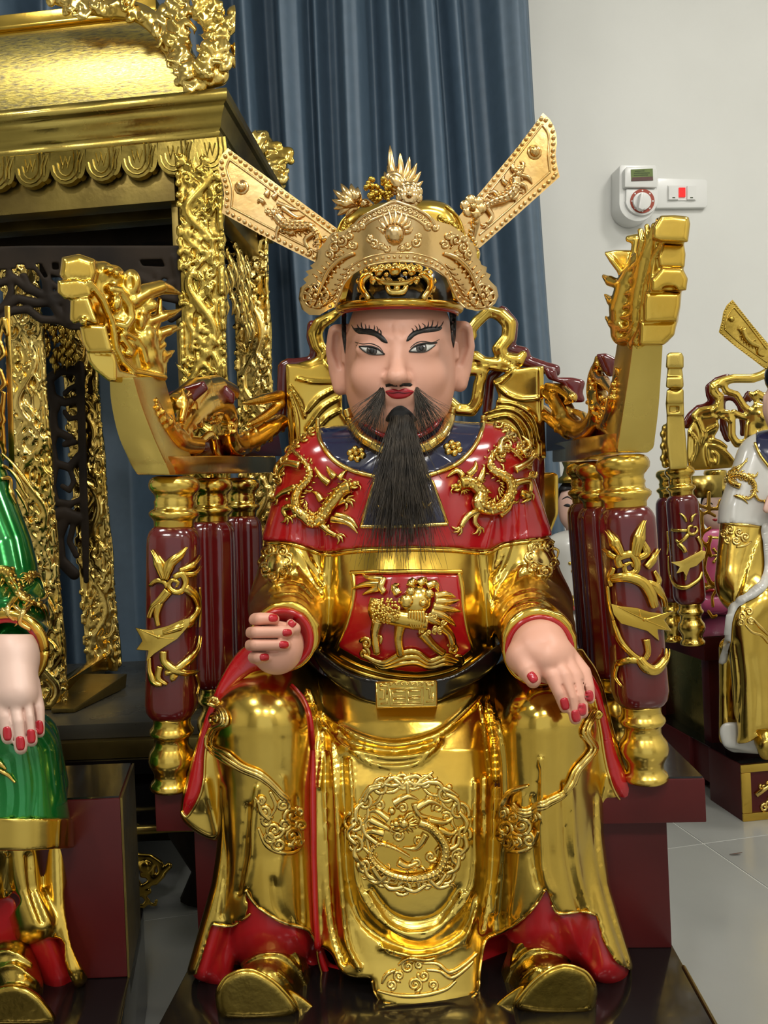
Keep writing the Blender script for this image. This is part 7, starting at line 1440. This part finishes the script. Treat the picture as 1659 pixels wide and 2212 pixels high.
for p, r_ in (([(1090, 850), (1040, 880), (950, 910), (760, 910), (640, 940), (560, 980), (560, 1040), (620, 1100), (620, 1190), (540, 1220), (430, 1240), (380, 1280)], 10), ([(640, 950), (690, 1040), (790, 1070), (860, 1180), (920, 1240)], 8), ([(590, 1270), (700, 1260), (740, 1330), (740, 1480), (790, 1560), (900, 1550), (1000, 1590), (1090, 1580)], 9), ([(760, 1250), (840, 1290), (920, 1300)], 8), ([(1000, 1060), (1060, 1100), (1100, 1080)], 9), ([(930, 1060), (980, 1130), (1000, 1160)], 6), ([(930, 1380), (920, 1480), (1000, 1480), (1060, 1440)], 13)): S.chain([(*c_, w7) for c_ in q10(p)], r_, 3)
S.ell((*q10([(1040, 1290)])[0], w7), (34, 30, 16), 3); S.prism(q10([(390, 1290), (600, 1270), (610, 1420), (560, 1500), (640, 1540), (700, 1640), (780, 1740), (740, 1800), (320, 1830), (290, 1700), (300, 1420)]), w7 - 8, w7 + 20, 3, 'add', 5, False)
for p, w_, h_ in (([(540, 1520), (620, 1540), (700, 1590)], 4, 9), ([(500, 1570), (600, 1590), (720, 1680), (770, 1750)], 4, 9), ([(490, 1600), (500, 1700), (520, 1780)], 4, 9), ([(400, 1320), (450, 1450), (440, 1560)], 4, 9), ([(600, 1380), (480, 1450), (470, 1500)], 4, 9), ([(330, 1450), (390, 1520), (380, 1640), (340, 1750)], 4, 8), ([(560, 1640), (600, 1680), (590, 1760), (540, 1740)], 4, 8), ([(600, 1290), (680, 1320), (740, 1340)], 3, 5), ([(960, 1180), (1060, 1180), (1100, 1260), (1060, 1310), (1020, 1260)], 3, 5), ([(640, 960), (560, 1000), (640, 1110), (560, 1230)], 3, 5)): S.stroke(q10(p), w_, h_)
link('back_board', S.mesh('back_board'), M['gold'], thr)
S = SDF((1460, 790, w7 + 20), (1640, 1000, w7 + 90), 5)
for p, r_ in (([(700, 900), (600, 930), (510, 1000), (520, 1080), (560, 1150)], 9), ([(420, 1220), (340, 1290), (300, 1360)], 12), ([(640, 1100), (760, 1100), (830, 1200)], 7), ([(660, 1400), (700, 1500)], 10), ([(860, 1390), (850, 1460)], 8), ([(900, 1060), (920, 1120)], 7), ([(560, 1150), (420, 1220)], 9), ([(560, 1150), (640, 1100)], 8), ([(830, 1200), (855, 1390)], 8), ([(640, 1100), (660, 1400)], 8), ([(900, 1060), (830, 1200)], 7)): S.chain([(*c_, w7 + 55) for c_ in q10(p)], r_, 0)
link('back_board_rear', S.mesh('back_board_rear'), M['maroon'], thr)
q = MB(); q.prism([P(x, y, 1.70) for x, y in ((1496, 1028), (1560, 1026), (1560, 1074), (1504, 1076))], Vector((0, .02, 0))); q.build('back_splat', M['gold_flat'], thr)
w8 = .66 * F_; S = SDF((1480, 1060, w8 - 30), (1600, 1380, w8 + 30), 3)
for p, r_ in (([(1502, 1076), (1510, 1092), (1530, 1098), (1550, 1100), (1556, 1080)], 4), ([(1530, 1098), (1532, 1060)], 5), ([(1508, 1100), (1518, 1110), (1530, 1106), (1545, 1115)], 4), ([(1515, 1112), (1518, 1150), (1512, 1165), (1530, 1185), (1535, 1200)], 5), ([(1510, 1145), (1520, 1150), (1535, 1140)], 4), ([(1535, 1160), (1525, 1200), (1520, 1230), (1535, 1260), (1545, 1265)], 5), ([(1520, 1225), (1530, 1255), (1550, 1270), (1538, 1290), (1540, 1310)], 4), ([(1530, 1320), (1540, 1335), (1548, 1330)], 4), ([(1510, 1180), (1508, 1250), (1525, 1265)], 4)): S.chain([(*c_, w8) for c_ in p], r_, 2)
link('side_scroll', S.mesh('side_scroll'), M['gold_deep'], thr)
# the statue itself
wm = thing('statue', 'white caped statue in gold robe cut off by the picture border by the wall', 'statue', P(1640, 1640, 1.5))
S = SDF((1520, 920, 740), (1930, 1640, 1160), 5)
S.chain([(1780, 1000, 960), (1806, 1110, 940), (1822, 1250, 900), (1770, 1320, 820)], [62, 68, 64, 54], 16); S.chain([(1735, 1380, 900), (1800, 1350, 830), (1796, 1500, 830), (1786, 1600, 830)], [70, 66, 58, 60], 12); S.chain([(1715, 1350, 950), (1715, 1580, 880)], [70, 60], 14)
S.chain([(1655, 1000, 960), (1625, 1110, 940), (1610, 1250, 900)], [62, 68, 66], 16); S.ell((1720, 1100, 960), (110, 180, 100), 20); S.chain([(1610, 1270, 890), (1660, 1320, 820)], [60, 56], 14)
S.chain([(1700, 1380, 900), (1636, 1350, 830), (1640, 1500, 830), (1650, 1600, 830)], [70, 66, 58, 60], 12); S.chain([(1578, 1400, 880), (1575, 1500, 900), (1578, 1590, 900)], [26, 22, 26], 10)
f0 = S.f.copy()
for p, w_, h_ in (([(1640, 1150), (1610, 1230), (1590, 1300)], 6, -6), ([(1640, 1165), (1615, 1240), (1600, 1310)], 5, 5), ([(1590, 1390), (1600, 1480), (1590, 1590)], 6, -6), ([(1625, 1420), (1635, 1500), (1630, 1590)], 6, -4), ([(1605, 1290), (1640, 1270), (1659, 1275)], 5, 4)): S.stroke(p, w_, h_)
d2 = S.poly2(crom([(1500, 1128), (1580, 1124), (1640, 1130), (1960, 1150), (1960, 1575), (1659, 1575), (1640, 1590), (1612, 1605), (1570, 1606), (1545, 1590), (1530, 1400), (1500, 1200)], 6, True))[:, :, None]; S.f = np.maximum(S.f, d2).astype(np.float32)
wr = link('gold_robe', S.mesh('gold_robe'), M['gold'], wm); bw = bvh_of(wr)
S.f = np.maximum(f0 - 6, S.poly2([(1500, 900), (1960, 900), (1960, 1160), (1640, 1136), (1580, 1130), (1500, 1134)])[:, :, None]).astype(np.float32)
wc = link('white_cape', S.mesh('white_cape'), M['white_enamel'], wm); bwc = bvh_of(wc)
S.f = np.maximum(f0 - 9, S.poly2([(1629, 900), (1634, 975), (1660, 1010), (1715, 1035), (1770, 1012), (1798, 975), (1800, 900)])[:, :, None]).astype(np.float32)
link('collar', S.mesh('collar'), M['navy'], wm); trim(bwc, [(1630, 960), (1640, 985), (1660, 1012)], 3, 'collar_trim', M['gold'], wm, lift=6)
S = SDF((1520, 1560, 740), (1800, 1640, 1160), 5); S.chain([(1590, 1600, 880), (1640, 1590, 850)], [26, 40], 14); S.prism([(1568, 1560), (1700, 1560), (1700, 1618), (1590, 1618), (1560, 1605)], 835, 960, 8, 'add', 8)
link('white_lining', S.mesh('white_lining'), M['white_enamel'], wm)
patch(bw, [(1655, 1128), (1642, 1140), (1646, 1180), (1648, 1225), (1640, 1255), (1615, 1280), (1585, 1300), (1572, 1330), (1566, 1380), (1557, 1420), (1556, 1432), (1568, 1430), (1580, 1390), (1585, 1340), (1600, 1310), (1635, 1290), (1660, 1265), (1668, 1220), (1666, 1160)], 'white_edging', M['white_enamel'], wm, 4, 5, dome=4, mj=.2)
R = Relief(bwc, sink=.15)
R.dragon(q10([(830, 1990), (760, 1960), (720, 1900), (800, 1870), (900, 1900), (960, 1960), (960, 2050), (900, 2110), (820, 2080), (760, 2080)]), 6, (*q10([(900, 1890)])[0], -.2, 9), 1, True, [q10([(960, 2060), (1000, 2120), (1050, 2130)]), q10([(740, 1930), (740, 1870), (770, 1850)])])
for p in ([(690, 1950), (720, 1860), (780, 1780)], [(720, 1850), (800, 1800), (900, 1730)], [(800, 1830), (860, 1760), (900, 1700)], [(780, 2080), (850, 2110), (900, 2160)], [(930, 1890), (980, 1880), (1000, 1840)]): R.flame(q10(p), 4, 1)
R.build('dragon_relief', M['gold_relief'], wm)
R = Relief(bw, sink=.15)
for x, y, r_ in ((1578, 1143, 10), (1596, 1150, 10), (1566, 1152, 9), (1610, 1160, 10), (1590, 1168, 9), (1572, 1166, 8)): R.spiral(x, y, r_, 3, 1.5, x)
for p in ([(1590, 1182), (1610, 1178), (1622, 1170)], [(1560, 1132), (1600, 1134), (1640, 1138)]): R.stroke(p, [2, 3.5, 2], 1)
R.build('cloud_relief', M['gold_relief'], wm); R = Relief(bw, sink=.15)
for x, y, r_ in ((1604, 1332, 9), (1618, 1322, 9), (1600, 1345, 8), (1622, 1340, 8)): R.spiral(x, y, r_, 3, 1.5, x)
for p in ([(1610, 1350), (1625, 1365), (1645, 1372), (1660, 1390)], [(1625, 1335), (1640, 1352), (1660, 1372)]): R.stroke(p, [2, 4, 2.5], 1)
R.build('cloud_relief', M['gold_relief'], wm)
S = SDF((1610, 1570, 740), (1760, 1645, 960), 4); S.chain([(1660, 1590, 820), (1665, 1615, 790)], [34, 30], 8); link('shoe', S.mesh('shoe'), M['gold_old'], wm)
S = SDF((1630, 800, 830), (1780, 1000, 1010), 4); S.ell((1690, 880, 920), (42, 62, 50)); S.chain([(1656, 860, 910), (1656, 890, 910)], [9, 9], 4); S.chain([(1695, 930, 930), (1705, 985, 940)], 32, 10); link('head', S.mesh('head'), M['skin_pale'], wm)
S = SDF((1625, 740, 820), (1800, 850, 1010), 4); S.ell((1700, 815, 920), (50, 45, 56)); link('cap', S.mesh('cap'), M['black'], wm)
S = SDF((1640, 1040, 760), (1760, 1140, 900), 4); S.ell((1690, 1090, 830), (38, 28, 30)); S.chain([(1665, 1075, 815), (1656, 1100, 810)], 9, 4); link('hand', S.mesh('hand'), M['skin_pale'], wm)
w_ = curved_plate(q10([(748, 125), (690, 180), (655, 250), (640, 340), (610, 450), (760, 580), (920, 700), (1090, 830), (1300, 980), (1320, 780), (1180, 650), (1100, 560), (940, 370), (830, 230)]), lambda x, y: 930 - .1 * (x - 1560), 7, 'hat_wing', M['gold_old'], wm, 14); b_ = bvh_of(w_)
R = Relief(b_, sink=.2)
for line in ([(750, 145), (900, 330), (1100, 590)], [(735, 155), (680, 230), (660, 330), (635, 430)], [(630, 450), (780, 580), (930, 690), (1100, 820)]):
    p = crom(q10(line), 1.5); acc = 9
    for i in range(1, len(p)):
        acc += np.linalg.norm(p[i] - p[i - 1])
        if acc > 5: acc = 0; R.blob(*p[i], 2.2, nu=6, nv=4)
for p in ([(760, 200), (900, 370), (1090, 620)], [(760, 200), (700, 290), (670, 420)], [(670, 420), (800, 540), (950, 650), (1090, 750)]): R.stroke(q10(p), 1.6)
R.blob(*q10([(735, 320)])[0], 6, 7, 1); R.dragon(q10([(850, 420), (870, 500), (930, 560), (1010, 600), (1000, 660), (1060, 690)]), 6, (*q10([(840, 430)])[0], 3.6, 7), 1, False, [])
R.build('wing_relief', M['gold_old'], w_)
# ---- statues standing farther back
def backstatue(cx, cy, w, sk, robe_m, name_lab, s_=1.0):
    yb = max(range(1400, 1900), key=lambda y: -abs(PW(cx, y, w).z - .002)); rb_ = 88 * s_
    t = thing('statue', name_lab, 'statue', PW(cx, yb, w))
    S = SDF((cx - 110 * s_, cy - 5, w - 120), (cx + 120 * s_, yb + 90, w + 120), 5)
    S.chain([(cx - 35 * s_, cy + 100 * s_, w), (cx + 35 * s_, cy + 100 * s_, w)], 38 * s_); S.chain([(cx, cy + 110 * s_, w), (cx, cy + 320 * s_, w), (cx, yb - 10, w)], [58 * s_, 68 * s_, 86 * s_], 20); S.chain([(cx - 60 * s_, cy + 120 * s_, w), (cx - 70 * s_, cy + 230 * s_, w - 20), (cx - 10, cy + 260 * s_, w - 75)], [30 * s_, 32 * s_, 24 * s_], 14); S.chain([(cx + 60 * s_, cy + 120 * s_, w), (cx + 70 * s_, cy + 230 * s_, w - 20), (cx + 10, cy + 260 * s_, w - 75)], [30 * s_, 32 * s_, 24 * s_], 14)
    for k in range(5): S.stroke([(cx - 60 * s_ + k * 30 * s_, cy + 330 * s_), (cx - 75 * s_ + k * 38 * s_, yb)], 7, -5)
    S.prism([(cx - 300, yb), (cx + 300, yb), (cx + 300, yb + 200), (cx - 300, yb + 200)], w - 400, w + 400, 0, 'sub', 0, False)
    rb = link('robe', S.mesh('robe'), robe_m, t)
    S = SDF((cx - 60 * s_, cy - 75 * s_, w - 70), (cx + 60 * s_, cy + 100 * s_, w + 70), 3); S.ell((cx, cy, w), (38 * s_, 50 * s_, 42 * s_)); S.ell((cx, cy + 26 * s_, w - 4), (31 * s_, 28 * s_, 36 * s_), 12); S.chain([(cx, cy - 4, w - 40 * s_), (cx, cy + 10 * s_, w - 45 * s_)], 5 * s_, 5); S.chain([(cx, cy + 40 * s_, w + 6), (cx, cy + 80 * s_, w + 8)], 20 * s_, 6)
    hd = link('head', S.mesh('head'), sk, t); bh_ = bvh_of(hd)
    for e in (-1, 1):
        patch(bh_, [(cx + e * 8 * s_, cy + 2), (cx + e * 16 * s_, cy - 4 * s_), (cx + e * 26 * s_, cy), (cx + e * 17 * s_, cy + 3 * s_)], 'eye', M['hairblack'], t, .4, 3)
        R = Relief(bh_); R.stroke([(cx + e * 7 * s_, cy - 13 * s_), (cx + e * 17 * s_, cy - 19 * s_), (cx + e * 29 * s_, cy - 13 * s_)], [1, 1.8, .6]); R.build('eyebrow', M['hairblack'], t)
    patch(bh_, [(cx - 8 * s_, cy + 28 * s_), (cx, cy + 25 * s_), (cx + 8 * s_, cy + 28 * s_), (cx, cy + 33 * s_)], 'lips', M['lip'], t, .4, 3)
    S = SDF((cx - 60 * s_, cy - 90 * s_, w - 70), (cx + 60 * s_, cy + 30, w + 70), 3); S.ell((cx, cy - 14 * s_, w + 4), (42 * s_, 46 * s_, 46 * s_)); S.prism([(cx - 90, cy - 34 * s_), (cx - 34 * s_, cy - 30 * s_), (cx, cy - 36 * s_), (cx + 34 * s_, cy - 30 * s_), (cx + 90, cy - 34 * s_), (cx + 90, cy + 90), (cx - 90, cy + 90)], w - 200, w + 10, 3, 'sub', 0, False); link('hair', S.mesh('hair'), M['hairblack'], t)
    m = MB(); m.lathe(PW(cx, cy - 48 * s_, w), PW(cx, cy - 105 * s_, w), [(0, 38 * s_ / F_ * Dw(w)), (.15, 40 * s_ / F_ * Dw(w)), (.3, 28 * s_ / F_ * Dw(w)), (.6, 24 * s_ / F_ * Dw(w)), (.85, 30 * s_ / F_ * Dw(w)), (1, 28 * s_ / F_ * Dw(w))], 24); m.build('crown', M['gold_old'], t)
    m = MB(); m.tube([PW(cx + 36 * s_ * math.cos(a), cy + 64 * s_ + 14 * s_ * math.sin(a), w - 34 * math.sin(a)) for a in np.linspace(-.2, math.pi + .2, 20)], 5 * s_ / F_ * Dw(w), 8); m.build('collar_trim', M['gold'], t)
    R = Relief(bvh_of(rb))
    for k in range(8): a = k * math.pi / 4; R.stroke([(cx + 8, cy + 125 * s_), (cx + 8 + 20 * s_ * math.cos(a), cy + 125 * s_ + 24 * s_ * math.sin(a))], [4, 2.5]); R.blob(cx + 8 + 20 * s_ * math.cos(a), cy + 125 * s_ + 24 * s_ * math.sin(a), 4)
    R.blob(cx + 8, cy + 125 * s_, 7); R.build('star_boss', M['gold'], t)
    m = MB(); m.tube([PW(cx - 72 * s_ + 144 * s_ * k / 12, cy + (205 + 0 * k) * s_ + 8 * math.sin(k * .5), w - 70 * math.sin(math.pi * k / 12) - 10) for k in range(13)], 13 * s_ / F_ * Dw(w), 10); m.build('sash', M['gold_old'], t)
    m = MB(); m.tube([PW(cx - 60 * s_ + 110 * s_ * k / 12, cy + 190 * s_ + 46 * s_ - 14 * math.sin(math.pi * k / 12), w - 84 * math.sin(math.pi * k / 12) - 10) for k in range(13)], 5 * s_ / F_ * Dw(w), 8); m.build('sash_edge', M['red'], t)
    return t
backstatue(1243, 1092, 1180, M['skin_pale'], M['white_enamel'], 'small white robed figure with black hair and gold crown half hidden behind throne posts', 1.0)
backstatue(1545, 1100, 1620, M['skin_pale'], M['pink'], 'bright pink robed figure glimpsed between the gold scrolls of the farther throne', .8)
# a scrap of dry leaf on the floor tile
lf = MB(); c_ = P(1590, 1845, depth_at_z(1590, 1845, .002))
lf.add([c_ + Vector((x, y, z)) for x, y, z in ((-.012, 0, .0005), (-.004, -.003, .002), (.006, -.002, .003), (.012, .002, .002), (.004, .003, .001), (-.004, .002, .0005))], [(0, 1, 5), (1, 2, 4, 5), (2, 3, 4)])
o = lf.build('dry_leaf', mat('dry_leaf', (.12, .05, .03), .6), None); sm = o.modifiers.new('t', 'SOLIDIFY'); sm.thickness = .0006; tag(o, 'tiny curled brown leaf scrap lying on grey floor tile', 'leaf')
